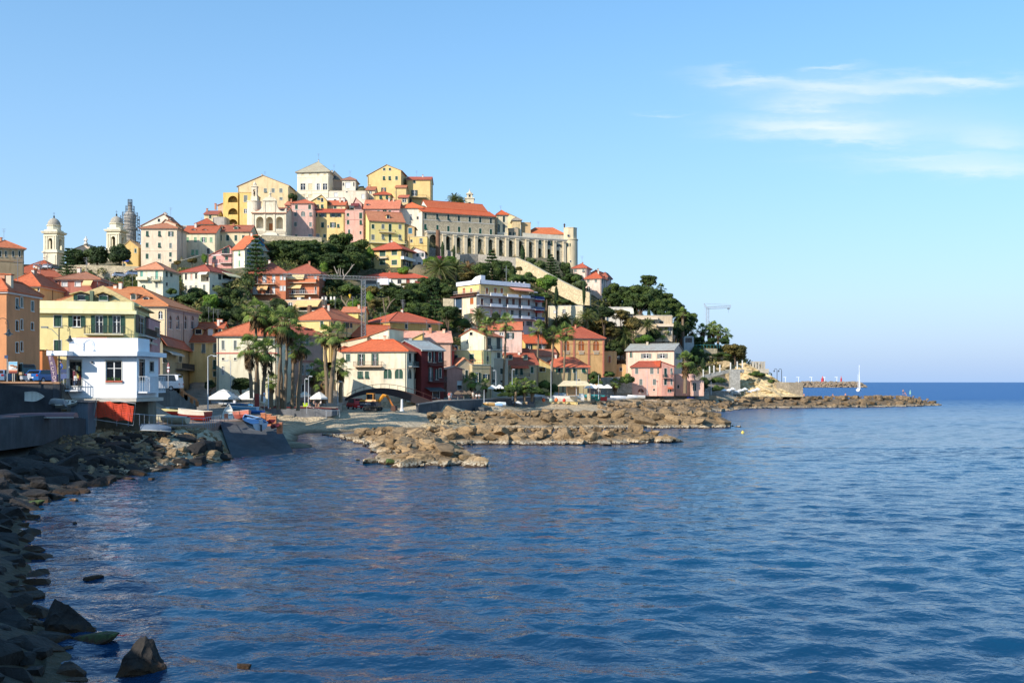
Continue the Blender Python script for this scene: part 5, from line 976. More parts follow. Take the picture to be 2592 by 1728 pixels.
# ---------------------------------------------------------------- garden and retaining walls
def strip(name,lab,cat,fr,pts,th,mat,kind=None,cap=None,group=None):
 """wall along a run of (u, v top, v foot, distance) stations"""
 m=MB().mat(mat); P=[]
 for u,vt,vb,Y in pts: a=pt(U(fr,u),V(fr,vt),Y); P.append((a,zat(V(fr,vb),Y)))
 n=len(P)
 for i in range(n-1):
  (a,za),(b,zb)=P[i],P[i+1]; d=(b-a); d.z=0; d.normalize(); nn=Vector((-d.y,d.x,0))*th
  m.hexa([(a.x,a.y,za),(b.x,b.y,zb),(b.x+nn.x,b.y+nn.y,zb),(a.x+nn.x,a.y+nn.y,za)],[a,b,b+nn,a+nn])
 if name=='stone_wall':
  for (u0,_,b0,Y0),(u1,_,b1,Y1) in zip(pts,pts[1:]): CUTS.append((U(fr,u0),U(fr,u1),Y0,Y1,U(fr,u0),U(fr,u1),(zat(V(fr,b0),Y0)+zat(V(fr,b1),Y1))/2,40 if 'bastion' in lab else 16))
 if cap:
  m.mat(cap)
  for i in range(n-1):
   a,b=P[i][0],P[i+1][0]; d=(b-a); d.z=0; d.normalize(); nn=Vector((-d.y,d.x,0)); m.hexa([a-nn*.12,b-nn*.12,b+nn*(th+.1),a+nn*(th+.1)],[x+Vector((0,0,.18)) for x in (a-nn*.12,b-nn*.12,b+nn*(th+.1),a+nn*(th+.1))])
 o=m.build(name,None,False,P[0][0]); return tag(o,lab,cat,group,kind)
ST=stone((206,190,158),.8,1.6); ST2=stone((224,204,164),.8,1.8)
strip('stone_wall','long rough stone retaining wall beneath the three round trees','wall',FA,[(950,925,1120,286),(1240,905,1160,285),(1700,918,1200,284),(2125,930,1240,282)],1,ST)
strip('stone_wall','stone terrace wall running below the church and the pink terrace house','wall',FB,[(1940,1062,1190,333),(2172,1068,1230,333),(2400,1080,1250,333),(2860,1100,1260,333)],1.2,ST,cap=flat((214,204,184)))
strip('stone_wall','stepped stone garden wall rising to the yellow house with light green shutters','wall',FB,[(560,1500,1640,284),(750,1445,1620,288),(1000,1375,1600,292),(1135,1345,1560,294)],1,ST2,cap=flat((196,184,160)))
strip('stone_wall','curved stone bastion wall below the convent arcade','wall',FD,[(395,740,1000,352),(600,770,1010,353),(780,835,1040,349),(880,818,1060,358),(1000,822,1080,360),(1240,845,1090,350),(1452,868,1130,342)],1.2,stone((186,178,164),.8,1.6))
strip('stone_wall','long sunlit stone ramp wall sloping down from the convent','wall',FD,[(1452,868,1060,341),(1600,930,1130,337),(1800,1040,1230,332),(2000,1150,1330,327),(2200,1250,1430,322),(2340,1290,1440,320)],1.0,stone((236,214,170),.82,1.8),cap=flat((220,204,170)))
strip('garden_wall','dark stone wall below the apartment block','wall',GD,[(120,530,640,276),(270,540,660,274)],.6,ST)
strip('garden_wall','rubble stone wall between the beach bar and the pink house','wall',GG,[(100,540,735,283),(340,535,730,284),(470,600,725,285)],.6,stone((196,188,170),.8,1.8))
strip('garden_wall','old stone wall fragment among the trees beside the pines','wall',FH,[(60,240,430,318),(260,235,440,320)],.8,ST2)
strip('terrace_wall','grey terrace wall under the bathing platform','wall',GF,[(1500,1128,1215,333),(1800,1128,1215,334),(1990,1130,1200,335)],.8,ST)
# ---------------------------------------------------------------- trees
def unit_dirs(n,flatten=1.0):
 out=[]
 for _ in range(n):
  v=Vector((random.gauss(0,1),random.gauss(0,1),random.gauss(0,1)*flatten)); out.append(v.normalized())
 return out
def leafquad(mb,p,nrm,s,asp=.55):
 n=(nrm+Vector((rnd(-.7,.7),rnd(-.7,.7),rnd(-.7,.7)))).normalized(); a=n.cross(Vector((rnd(-1,1),rnd(-1,1),rnd(-1,1))))
 if a.length<1e-3: return
 a.normalize(); b=n.cross(a); a*=s; b*=s*asp
 mb.face([p-a,p-b*1.0,p+a,p+b])
def crown(kind,seed):
 """unit crown: fits roughly in -1..1 with its base near z=-1"""
 random.seed(seed); m=MB(); PAL={'pine':[(62,82,36),(78,96,44),(50,70,32)],'round':[(52,70,34),(66,84,40),(44,62,30)],'cypress':[(44,66,36),(56,78,42)],'conifer':[(58,84,46),(70,96,52)],
      'shrub':[(70,92,44),(90,112,52),(56,78,38)],'bright':[(96,130,46),(82,116,44),(112,142,58)],'brown':[(104,96,50),(86,84,44),(118,106,60)],'olive':[(104,120,78),(88,106,66),(122,136,92)],'hedge':[(48,74,38),(60,88,44)]}[kind]
 mats=[leafmat(c) for c in PAL]; blobs=[]
 if kind in('pine','brown'):
  for i in range(25):
   a=rnd(0,2*PI); r=math.sqrt(random.random())*.68; z=rnd(-.6,.74)*(1-.35*r); blobs.append((Vector((r*math.cos(a),r*math.sin(a),z)),rnd(.27,.44),.78))
 elif kind in('round','bright','olive','hedge'):
  for d in unit_dirs(20): blobs.append((d*rnd(.42,.66),rnd(.28,.42),.9))
  blobs.append((Vector((0,0,0)),.62,1))
 elif kind=='shrub':
  for d in unit_dirs(15): blobs.append((Vector((d.x*.66,d.y*.66,abs(d.z)*.7-.5)),rnd(.28,.45),.8))
 elif kind=='cypress':
  for i in range(16):
   z=-.95+1.9*i/15; r=.62*math.sin(PI*min(1,(1.06-(z+1)/2)*.9))**.7; blobs.append((Vector((rnd(-.1,.1),rnd(-.1,.1),z)),max(.1,r),.9))
 if kind=='conifer':
  n=10
  for i in range(n):
   z=-.95+1.85*i/(n-1); R=(1-(z+1)/2)**.85*.95+.06; nb=9 if i<7 else 6
   for j in range(nb):
    a=2*PI*j/nb+i*.7; tip=Vector((math.cos(a)*R,math.sin(a)*R,z-.06*R+.1*R)); rt=Vector((0,0,z))
    m.mat(mats[(i+j)%2])
    for q in range(26):
     t=.12+.88*random.random(); p=rt.lerp(tip,t)+Vector((rnd(-.09,.09)*(1.1-t*.3),rnd(-.09,.09)*(1.1-t*.3),rnd(-.03,.05))); leafquad(m,p,Vector((0,0,1)),rnd(.06,.11),.5)
  return m
 for i,(c,r,fl) in enumerate(blobs):
  m.mat(mats[i%len(mats)]); n=int(330*(r/.4)**1.6)+40
  if kind=='cypress': n=230
  for d in unit_dirs(n):
   k=.55+.45*math.sqrt(random.random()); 
   if random.random()<.06: k*=1.18
   p=c+Vector((d.x*r*k,d.y*r*k,d.z*r*k*fl)); 
   if kind in('pine','brown') and d.z<-.2 and random.random()<.6: continue
   leafquad(m,p,d+Vector((0,0,.3)),rnd(.05,.098) if kind!='cypress' else rnd(.07,.12))
 return m
CROWN={}
def crown_obj(kind,i):
 key=(kind,i)
 if key not in CROWN:
  o=crown(kind,sum(map(ord,kind))*7+i*13).build('crown'); COL.objects.unlink(o); CROWN[key]=o.data; bpy.data.objects.remove(o)
 return CROWN[key]
BARK=None
def bark(c=(120,98,78)):
 return flat(c,.7,.95,name='bark')
tree_n=[0]
def tree(kind,fr,u,v,w,h,lab,Y=None,base=None,trunk=True,cat='tree',name=None,group=None,lean=0.0,limbs=3,tc=(120,98,78)):
 """crown centred at photo (u,v), w x h in frame pixels; base = photo row where it stands (frame pixels)"""
 tree_n[0]+=1; random.seed(tree_n[0]*31+7); uu,vv=U(fr,u),V(fr,v); W=w/fr[2]; H=h/fr[2]
 vb=V(fr,base) if base is not None else vv+H*.55
 yh=hitY(uu,vv+H*.36,150.0) if vv<1000 else 999
 if Y is None: Y=hitY(uu,vb)
 Y=min(Y,yh-W/2/F*Y*.35)
 rx=W/2/F*Y*1.12; rz=H/2/F*Y*1.12; c=pt(uu,vv,Y); zg=terrain(c.x,c.y)
 zb=min(zg,c.z-rz*.7)
 nm=name or {'pine':'pine_tree','round':'round_tree','cypress':'cypress_tree','conifer':'conifer_tree','shrub':'shrub','bright':'bright_tree','brown':'brown_tree','olive':'olive_tree','hedge':'hedge'}[kind]
 root=thing(nm,lab,cat,(c.x,c.y,zb),group)
 o=bpy.data.objects.new('crown',crown_obj(kind,tree_n[0]%3)); COL.objects.link(o); o.parent=root; o.location=(0,0,c.z-zb); o.scale=(rx,rx*rnd(.85,1.0),rz); o.rotation_euler=(0,0,rnd(0,6.28))
 if trunk and kind not in('shrub','hedge'):
  m=MB().mat(bark(tc)); r=max(.12,min(.55,rx*.075)); b=Vector((c.x+lean*rx,c.y,zb-1.2)); t=Vector((c.x,c.y,c.z+(rz*.2 if kind not in('cypress','conifer') else rz*.7)))
  mid=b.lerp(t,.5)+Vector((rnd(-.3,.3)*rx*.3,rnd(-.2,.2),0)); m.tube([b,b.lerp(mid,.5),mid,mid.lerp(t,.5),t],[r*1.3,r*1.05,r*.9,r*.7,r*.35],7)
  if kind not in('cypress','conifer'):
   for i in range(limbs):
    a=rnd(0,6.28); q=b.lerp(t,rnd(.45,.75)); e=Vector((c.x+math.cos(a)*rx*.6,c.y+math.sin(a)*rx*.6,c.z+rnd(-.3,.3)*rz)); m.tube([q,q.lerp(e,.5)+Vector((0,0,.15*rz)),e],[r*.6,r*.4,r*.15],5)
  m.build('trunk',root)
 return root
TT=[ # kind, frame, u, v, w, h, label, (Y), (base)
('round',FA,1165,785,330,290,'dark round tree left of the trio above the long stone wall',288,930),
('round',FA,1490,760,380,320,'middle round tree of the trio above the long stone wall',287.5,930),
('round',FA,1820,735,370,330,'browner round tree right of the trio above the long stone wall',287,930),
('conifer',FA,1030,870,330,400,'thin tiered conifer before the left round tree',276,1060),
('conifer',FB,1855,1370,380,560,'tall tiered conifer in front of the pale house with blue-green shutters',270,1800),
('pine',FG,560,100,330,270,'left part of the big umbrella pine behind the orange hotel',296,420),
('pine',FG,830,150,420,320,'big umbrella pine directly above the orange hotel roof',295,450),
('pine',FG,1090,200,380,300,'dark pine right of the big umbrella pine over the hotel',297,480),
('pine',FC,1000,1330,420,380,'highest of the dark pines below the yellow white-windowed house',312,1700),
('pine',FC,760,1450,400,330,'dark pine sloping left under the highest pine',306,1750),
('pine',FC,1190,1440,430,380,'broad dark pine left of the yellow house with green blinds',306,1760),
('pine',FG,1500,280,560,330,'low spreading pine over the bare white trunks behind the hotel',292,600),
('pine',FG,1820,280,330,380,'pine leaning toward the yellow house with green blinds',300,560),
('bright',FG,1330,330,150,160,'small bright green tree between the hotel roof and the pines',288,440),
('round',FG,1480,560,300,260,'dark tree below the bare white trunks behind the lattice crane',280,720),
('shrub',FG,1720,650,330,220,'bushy shrub bank left of the lattice mast',276,800),
('shrub',FG,1500,860,240,200,'low green bush below the crane jib beside the terrace wing',266,980),
('bright',FG,1790,910,230,170,'yellow-green bush at the foot of the lattice mast',262,1010),
('bright',FH,220,800,150,200,'bright green shrub right of the lattice mast',276,920),
('brown',FH,260,690,240,170,'brownish bush under the white bungalow',282,800),
('shrub',FH,120,900,120,200,'yellow-green thicket left of the lattice mast base',262,1020),
('brown',FH,290,900,240,150,'dry brown bush on the slope right of the mast',268,1010),
('pine',FH,560,690,400,260,'spreading pine under the left part of the white bungalow',279,1000),
('pine',FH,760,840,480,360,'very dark pine in the middle of the wooded slope',277,1080),
('brown',FH,800,640,220,130,'reddish-brown bush before the rust-red blinds',286,760),
('pine',FH,960,740,360,340,'tall dark pine right of the rust-red blinds',281,1000),
('pine',FH,1110,620,360,280,'loose pine beneath the big date palm',290,800),
('conifer',FH,1215,960,340,560,'spired conifer on the wooded slope above the olive-yellow house',266,1300),
('pine',FH,1010,1010,330,270,'lighter green pine left of the spired conifer',265,1200),
('pine',FH,1420,1050,330,260,'dark pine between the spired conifer and the apartment block',262,1300),
('pine',FH,720,1060,320,260,'dark tree behind the tall red hip roof',262,1200),
('shrub',FH,430,1070,260,200,'dark shrub bank left of the tall red hip roof',258,1180),
('round',FH,560,1010,260,240,'round dark tree at the bent bare trunk',261,1180),
('round',FH,1420,720,280,200,'dense green bush below the brown palm',288,840),
('shrub',FH,1330,640,260,240,'climbing green shrub under the big date palm',290,780),
('brown',FH,1730,480,330,160,'olive-brown bush above the white penthouse parapet',300,600),
('bright',FH,1150,250,230,150,'bright bush left under the bougainvillea',322,330),
('bright',FH,1430,250,230,170,'bright bush right under the bougainvillea',323,340),
('bright',FH,735,390,200,150,'bright bush before the yellow house with green blinds',315,440),
('bright',FC,1420,1450,130,200,'light green tree at the corner of the yellow house with green blinds',314,1580),
('shrub',FH,180,260,200,280,'dark shrubs left of the yellow house with green blinds',312,480),
('cypress',FD,572,780,64,170,'slim dark cypress before the first convent buttresses',349,880),
('cypress',FD,710,812,48,150,'second slim cypress under the convent arcade',350,890),
('cypress',FD,1535,830,84,180,'stout cypress against the right convent arches',345,930),
('conifer',FD,1165,960,330,330,'broad layered cedar before the curved bastion wall',318,1180),
('pine',FD,1040,1030,230,230,'pine left of the broad layered cedar',310,1150),
('pine',FD,1300,1010,260,230,'pine right of the broad layered cedar',312,1160),
('round',FD,1400,1060,170,200,'dark tree in front of the ramp wall start',310,1170),
('olive',FD,1630,910,150,110,'silvery olive tree at the top of the ramp wall',346,980),
('olive',FD,1740,950,170,120,'olive tree behind the upper ramp wall',345,1000),
('conifer',FD,1875,980,260,280,'flat-layered cedar behind the ramp wall below the round tower',344,1100),
('pine',FD,2040,1000,160,180,'dark pine at the foot of the round tower',346,1110),
('shrub',FD,2130,1090,240,160,'dark shrubs between the round tower and the pink ridge house',340,1180),
('shrub',FD,1580,1090,240,200,'loose shrub below the middle of the ramp wall',304,1180),
('bright',FD,1830,1160,260,190,'pale bamboo-like thicket below the ramp wall',303,1260),
('shrub',FD,1450,1100,200,160,'green bush above the flower-boxed penthouse',300,1180),
('cypress',FD,1940,1330,80,190,'dark cypress on the terraces below the ramp wall',300,1430),
('cypress',FD,2272,1290,60,230,'cypress standing before the lower ramp wall',310,1400),
('olive',FD,2220,1190,200,120,'olive tree behind the ramp near the pink ridge house',335,1250),
('shrub',FD,1780,1320,230,130,'terraced shrubs right of the apartment block',296,1400),
('shrub',FD,2040,1390,230,90,'low shrubs above the flat-roofed pale house',292,1440),
('pine',GF,490,340,280,260,'rounded pine right of the pink ridge houses',340,480),
('pine',GF,720,380,340,300,'umbrella pine in the middle of the headland wood',338,560),
('pine',GF,900,330,360,220,'umbrella pine on the crown of the headland wood',342,520),
('pine',GF,1010,180,230,170,'highest loose pine on the headland',348,380),
('pine',GF,900,480,420,300,'broad pine over the white flat-roofed villa',332,650),
('pine',GF,1110,420,260,300,'dark pine before the small skyline palm',336,600),
('pine',GF,1270,430,220,170,'pine on the falling skyline of the headland',340,560),
('pine',GF,1190,540,280,240,'dark pine in the hollow of the headland wood',332,690),
('pine',GF,1420,590,270,240,'pine crowning the seaward edge of the headland',336,760),
('pine',GF,1600,740,230,230,'outermost pine leaning seaward over the bathing terrace',336,930),
('pine',GF,1240,680,260,190,'pine hanging over the terraced concrete house',318,830),
('round',GF,1420,860,220,260,'dark tree left of the tall bare palm trunk',329,1040),
('round',GF,400,620,280,170,'rounded pine crown right of the low pale house',300,740),
('brown',GF,310,820,480,220,'broad brownish shrub mass above the orange villa',305,960),
('brown',GF,620,660,270,180,'brown-green pine below the white flat-roofed villa',304,800),
('brown',GF,800,780,300,230,'brown-green shrub mass behind the grey-roofed pink house',303,920),
('brown',GF,470,900,300,170,'brown bushes above the orange annex',303,1060),
('bright',GF,960,1005,320,140,'bright green umbrella crown behind the grey roof',300,1100),
('cypress',GF,1025,670,80,180,'dark cypress before the terraced concrete house',316,800),
('round',GF,540,1120,300,230,'dark green tree behind the orange annex balustrade',303,1260),
('round',GF,1090,920,230,170,'dark bush left of the bathing terrace',312,1060),
('round',GF,660,1000,200,180,'dark shrub under the fan palm above the villa',303,1120),
('hedge',GF,1690,1180,210,170,'clipped dark green bush below the bathing terrace',326,1290),
('hedge',GF,1680,1270,150,130,'lower lobe of the clipped bush below the bathing terrace',324,1350),
('cypress',GF,1790,1350,90,140,'small cypress bushes right of the clipped bush',322,1420),
('hedge',GF,1740,1000,150,90,'dark clipped tree among the terrace palms, first of the row',338,1080),
('hedge',GF,1920,1010,170,90,'dark clipped tree among the terrace palms, second of the row',338,1080),
('hedge',GF,2090,1030,170,100,'dark clipped tree at the seaward end of the terrace palms',338,1090),
('brown',GF,2240,1160,330,230,'large brown-green bush on the point of the headland',333,1290),
('brown',GG,1730,250,240,190,'dense bush behind the point of the headland',336,330),
('shrub',GF,2050,1210,250,90,'low shrubs under the terrace railing',326,1260),
('shrub',GG,1950,490,200,100,'low coastal bushes above the layered rock',326,560),
('shrub',GG,2130,580,120,70,'grey-green cushion bushes on the layered rock',326,620),
('shrub',GG,1500,560,180,110,'bushes under the stone footbridge ramp',309,640),
('shrub',GG,1490,660,150,110,'dark bush beside the low pink wing',304,720),
('round',GG,1330,600,130,150,'dark green bush at the end of the pink wing',296,700),
('shrub',GG,190,490,150,100,'reddish bush before the orange annex wall',279,560),
('shrub',GG,410,540,170,180,'round green tree at the corner of the salmon front house',281,640),
('shrub',GE,2260,830,180,170,'bougainvillea-tinged dark bush right of the beach-bar house',273,940),
('shrub',GE,2280,910,180,150,'dark hedge beside the beach-bar house',272,980),
('shrub',FF,590,790,400,250,'leafy tree bank below the cream villa',243,1000),
('round',FF,720,750,300,230,'dark leafy tree under the corner loggia of the cream villa',247,900),
('bright',FF,930,880,330,270,'bright leafy tree in the middle of the garden above the red roofs',238,1050),
('round',FF,1110,880,330,220,'dark pine-like bush in the garden below the cream villa',240,1000),
('round',FF,1130,720,230,160,'dark shrub left under the orange hotel',250,830),
('round',FF,1330,760,260,200,'very dark tree beside the lower hotel wall',252,880),
('olive',FF,1040,670,190,110,'grey-green olive at the foot of the cream villa',252,760),
('round',FF,1050,1070,420,250,'dark hedge-like tree row above the cream house roof',228,1220),
('round',FF,1330,1060,280,240,'dark tree right of the row above the cream house roof',229,1220),
('round',FF,850,1010,220,260,'leafy tree right of the arched palazzo',226,1170),
('round',FG,640,920,290,250,'dark tree behind the front palms below the hotel',235,1100),
('shrub',FF,330,690,150,140,'climbing green shrub at the terrace of the cream house',226,780),
('bright',FF,830,200,90,170,'ivy on the stepped garden wall',292,330),
('brown',FF,420,270,120,70,'dry cushion bush on the stepped garden wall, left',278,320),
('brown',FF,640,240,150,100,'dry cushion bush on the stepped garden wall, right',284,320),
('shrub',FA,1900,1200,230,90,'green shrubs under the parked cars on the hillside road',268,1270),
('round',FC,240,600,150,150,'green treetop between the stone gable and the summit palace',392,700),
('round',GB,1200,1000,340,190,'dark clipped hedge tree behind the white umbrellas',166,1110),
('round',GB,790,1010,170,130,'dark bush left of the white umbrellas',160,1100),
('brown',FD,1500,1000,90,60,'small flat-topped bush against the ramp wall',334,1050),
('shrub',GD,370,860,280,230,'leafy bushes left below the apartment block',266,1000),
('round',GD,865,790,150,150,'round dark tree in front of the apartment balconies',270,880),
('shrub',GE,1560,960,210,190,'vine-covered shrub mass beside the beach bar',262,1080),
('shrub',GE,1100,1000,230,180,'promenade bushes under the lamp posts, left',226,1130),
('shrub',GE,1330,1040,260,140,'promenade bushes under the palms, middle',232,1120),
('shrub',GE,1020,1100,260,100,'grey grasses along the quay railing',226,1150),
('shrub',GE,1580,1090,230,90,'low promenade shrubs right of the palms',258,1130),
('shrub',GE,910,1030,150,120,'dark planting behind the white lamp post',231,1110),
('bright',GE,1130,960,130,130,'small light green tree on the promenade bed',233,1110),
('shrub',GE,1210,1090,200,100,'low promenade hedge before the small palms',236,1130),
('shrub',GE,1450,1040,200,150,'planting between the small palms and the tall mast',252,1120),
('shrub',GE,1690,1010,150,190,'tall planting at the corner of the beach bar',264,1110),
('pine',FC,300,1400,700,330,'wide umbrella pine below the church terrace wall',308,1640),
('shrub',FC,560,1280,200,130,'shrubs on top of the terrace wall between the pines',325,1340),
('pine',GF,560,440,280,220,'pine filling the wood right of the ridge houses',337,560),
('pine',GF,800,500,320,260,'pine in the dense middle of the headland wood',334,640),
('pine',GF,1010,440,300,260,'pine right in the dense middle of the headland wood',337,600),
('pine',GF,1120,560,280,240,'low pine above the terraced concrete house',331,690),
('pine',GF,1330,520,230,200,'pine filling the falling skyline',338,640),
('pine',GF,1480,700,260,230,'pine filling the seaward slope',334,830),
('round',GF,1530,860,230,260,'dense dark tree under the outermost pine',333,1000),
('round',GF,1330,960,200,200,'dark undergrowth tree left of the stair block',318,1060),
]
for t in TT:
 cat='bush' if t[0] in('shrub','hedge') else 'tree'
 tree(*t[:7],Y=t[7],base=t[8],cat=cat)
# magenta bougainvillea
def bougainvillea():
 Y=324; c=pt(U(FH,1290),V(FH,195),Y); r=thing('bougainvillea','magenta bougainvillea hedge above the big date palm','shrub',(c.x,c.y,c.z-2)); m=MB(); random.seed(5)
 mats=[leafmat((190,60,130),.8),leafmat((160,40,110),.8),leafmat((70,100,50))]
 for i in range(1500):
  m.mat(mats[0 if random.random()<.55 else random.randint(1,2)]); t=rnd(-1,1); p=pt(U(FH,1290+140*t),V(FH,200+rnd(-26,26)*(1.1-abs(t)*.6)+12*abs(t)),Y+rnd(-.6,.6)); leafquad(m,p,Vector((0,-1,.5)),rnd(.14,.28))
 m.build('flowers',r)
bougainvillea()
# bare trunks
def bare(lab,fr,pts,Y,r=.28,col=(206,190,172)):
 P=[[pt(U(fr,u),V(fr,v),Y+i*.15) for u,v in p] for i,p in enumerate(pts)]; b=P[0][0]; t=thing('bare_tree',lab,'bare tree',(b.x,b.y,b.z)); m=MB().mat(bark(col))
 for i,p in enumerate(P): n=len(p); m.tube(p,[ (r if i==0 else r*.7)*(1-.7*j/(n-1)) for j in range(n)],6)
 m.build('trunk',t)
bare('bare white forked trunk in front of the dark pines behind the hotel',FG,[[(1575,640),(1570,540),(1530,440),(1480,325)],[(1572,545),(1540,450),(1550,360)],[(1570,540),(1575,420),(1580,345)],[(1600,560),(1650,470),(1730,370),(1755,285)],[(1730,370),(1770,310),(1795,295)],[(1640,490),(1615,420),(1618,370)]],283)
bare('bent bare grey trunk on the slope behind the tall red hip roof',FH,[[(440,1165),(450,1060),(490,960),(545,870),(600,820)],[(490,960),(520,880),(500,780)],[(450,1060),(430,900),(415,800)]],259,.3,(150,130,110))
bare('bare curved trunk behind the hip-roofed yellow house',FG,[[(1710,990),(1660,910),(1600,830),(1590,770)],[(1665,915),(1690,850),(1715,835)]],258,.3,(170,150,120))
# ---------------------------------------------------------------- palms
def fan_crown(seed,skirt=1.0,n=34):
 random.seed(seed); m=MB(); g=[leafmat((112,136,62),1.1),leafmat((84,112,50),1.0),leafmat((140,158,84),1.1)]; pet=flat((150,140,90),.7)
 for i in range(n):
  el=rad(random.choice([78,60,45,30,15,0,-15,-30,-42])+rnd(-8,8)); a=2*PI*(i*.381966)+rnd(-.2,.2); d=Vector((math.cos(a)*math.cos(el),math.sin(a)*math.cos(el),math.sin(el)))
  L_=rnd(.5,.74); h=d*L_+Vector((0,0,-.05)); m.mat(pet); m.tube([Vector((0,0,0)),h],.012,3,False); m.mat(g[i%3])
  side=d.cross(Vector((0,0,1))); side=side.normalized() if side.length>.05 else Vector((1,0,0)); up=side.cross(d)
  for k in range(12):
   t=(k-5.5)/5.5; ang=t*1.6; bd=(d*math.cos(ang)+side*math.sin(ang)).normalized(); R=.5*(1-.25*abs(t)); w=side*math.cos(ang)-d*math.sin(ang)
   b0=h; mid=h+bd*R*.55+up*.03; tip=h+bd*R-Vector((0,0,.12+.1*random.random()))*(.6+abs(math.cos(el))*.6)
   m.mesh([b0,mid+w*.03,tip,mid-w*.03],[(0,1,2,3)])
 if skirt>0:
  br=[leafmat((150,122,84),.75),leafmat((120,96,66),.7)]
  for i in range(int(46*skirt)):
   m.mat(br[i%2]); a=rnd(0,6.28); z0=-.05-rnd(0,.55*skirt); d=Vector((math.cos(a),math.sin(a),0)); s=Vector((-d.y,d.x,0)); p=d*.1+Vector((0,0,z0)); q=d*rnd(.26,.4)+Vector((0,0,z0-.22)); 
   for k in range(4): e=q+s*rnd(-.16,.16)+Vector((0,0,-rnd(.2,.42))); w=s*.03; m.mesh([p,q+w+s*rnd(-.1,.1),e,q-w],[(0,1,2,3)])
 return m
def date_crown(seed,cols=((92,110,56),(112,126,66),(76,96,48)),droop=1.0,n=46):
 random.seed(seed); m=MB(); g=[leafmat(c,1.1) for c in cols]; rb=flat((150,136,90),.7)
 for i in range(n):
  a=2*PI*i*.381966; el=rad(82-118*(i/n)**.9*droop+rnd(-6,6)); d=Vector((math.cos(a)*math.cos(el),math.sin(a)*math.cos(el),math.sin(el))); hz=Vector((math.cos(a),math.sin(a),0)); P=[]
  for k in range(7): t=k/6; P.append(d*t*1.0+hz*.12*t*t+Vector((0,0,-.5*t*t*(.5+.5*math.cos(el)))))
  m.mat(rb); m.tube(P,[.02,.018,.015,.012,.01,.008,.004],3,False); m.mat(g[i%3]); s=Vector((-hz.y,hz.x,0))
  for k in range(1,7):
   for q in range(3):
    t=(k-1+q/3)/6; j=min(5,int(t*6)); p=P[j].lerp(P[j+1],t*6-j); f=(P[j+1]-P[j]).normalized(); ln=.24*(1-.55*t)+.04
    for sg in(-1,1):
     tip=p+s*sg*ln*.8+f*ln*.6+Vector((0,0,-.09*ln/.2-.02)); w=f*.02; m.mesh([p-w,p+w,tip],[(0,1,2)])
 return m
PC={}
def palm_mesh(key):
 if key not in PC:
  k,i=key; mb={'fan':lambda:fan_crown(11+i,1.5),'thin':lambda:fan_crown(41+i,.35,30),'skirt':lambda:fan_crown(71+i,2.2,34),'date':lambda:date_crown(101+i),'dead':lambda:date_crown(131+i,((170,140,100),(150,118,80),(130,104,70)),1.25,40)}[k]()
  o=mb.build('crown'); PC[key]=o.data; COL.objects.unlink(o); bpy.data.objects.remove(o)
 return PC[key]
pn=[0]
def palm(kind,fr,u,v,r,lab,Y,ub=None,vb=None,tr=.3,group=None,tcol=(150,128,102),rv=None):
 pn[0]+=1; i=pn[0]; random.seed(i*17); c=pt(U(fr,u),V(fr,v),Y); R=r/fr[2]/F*Y*1.2
 if vb is None: zb=terrain(c.x,c.y); b=Vector((c.x,c.y,zb))
 else: b=pt(U(fr,ub if ub is not None else u),V(fr,vb),Y)
 zt=terrain(b.x,b.y); zb=min(b.z,zt+.2) if b.z<zt+3 else b.z
 t=thing('palm_tree',lab,'palm tree',(b.x,b.y,b.z),group); m=MB().mat(bark(tcol)); n=max(5,int((c.z-b.z)/1.1)); P=[]; rr=[]
 for k in range(n+1):
  q=k/n; p=b.lerp(c,q)+Vector((math.sin(q*PI)*rnd(-.1,.1),0,0)); P.append(p); rr.append(tr*(1.25-.4*q)*(1+.08*(k%2)))
 P[0]=P[0]-Vector((0,0,1.5)); m.tube(P,rr,9); m.build('trunk',t)
 o=bpy.data.objects.new('crown',palm_mesh((kind,i%3))); COL.objects.link(o); o.parent=t; o.location=c-b; o.scale=(R,R,(rv/fr[2]/F*Y) if rv else R); o.rotation_euler=(rnd(-.08,.08),rnd(-.08,.08),rnd(0,6.28))
 return t
# front group by the white umbrellas
G1='tall palms in front of the cream house'
for a in [('fan',GB,1400,40,175,'tallest front palm, its crown before the red hip roof',158,1420,1090,.22),('fan',GB,1520,110,160,'tall front palm leaning right beside the tallest one',160,1500,1090,.22),
 ('fan',GB,1745,165,200,'dark dense front palm with a triple trunk, left stem',157,1690,1210,.22),('fan',GB,1830,240,170,'dark dense front palm with a triple trunk, right stem',159,1780,1210,.22),('fan',GB,1700,260,130,'short-crowned middle stem of the dark triple palm',161,1745,1210,.26),
 ('skirt',GB,1300,505,160,'front palm with a hanging brown skirt, lowest on the left',150,1340,1060,.22),('skirt',GB,1545,560,165,'front palm with a hanging brown skirt right of the lowest one',152,1490,1100,.22),('fan',GB,1420,560,120,'short palm between the two skirted front palms',156,1395,1090,.22),
 ('fan',GB,2010,470,140,'front palm at the shaded brownish house',160,1955,1230,.26),('fan',GB,1905,560,110,'small-crowned palm left of the palm at the shaded house',162,1880,1210,.24),
 ('fan',GC,425,450,130,'palm left of the seafront cream house, shorter of the pair',176,460,1210,.3),('fan',GC,590,430,150,'palm with a leaning trunk left of the seafront cream house',172,505,1240,.32)]:
 palm(*a[:6],a[6],a[7],a[8],a[9],group=G1)
for a in [('fan',GC,330,900,120,'low bushy palm left below the leaning palm',180,340,1240),('fan',GC,640,890,130,'low bushy palm right behind the leaning palm',184,640,1240),('fan',GC,420,1060,130,'squat palm at the foot of the leaning palm',178,420,1250),('fan',GC,270,1020,90,'squat palm behind the small white parasol',182,270,1240),('fan',GB,1600,960,110,'dark squat palm between the front trunks',158,1600,1190)]:
 palm(*a[:6],a[6],a[7],a[8],.3,group='squat palms around the front palms')
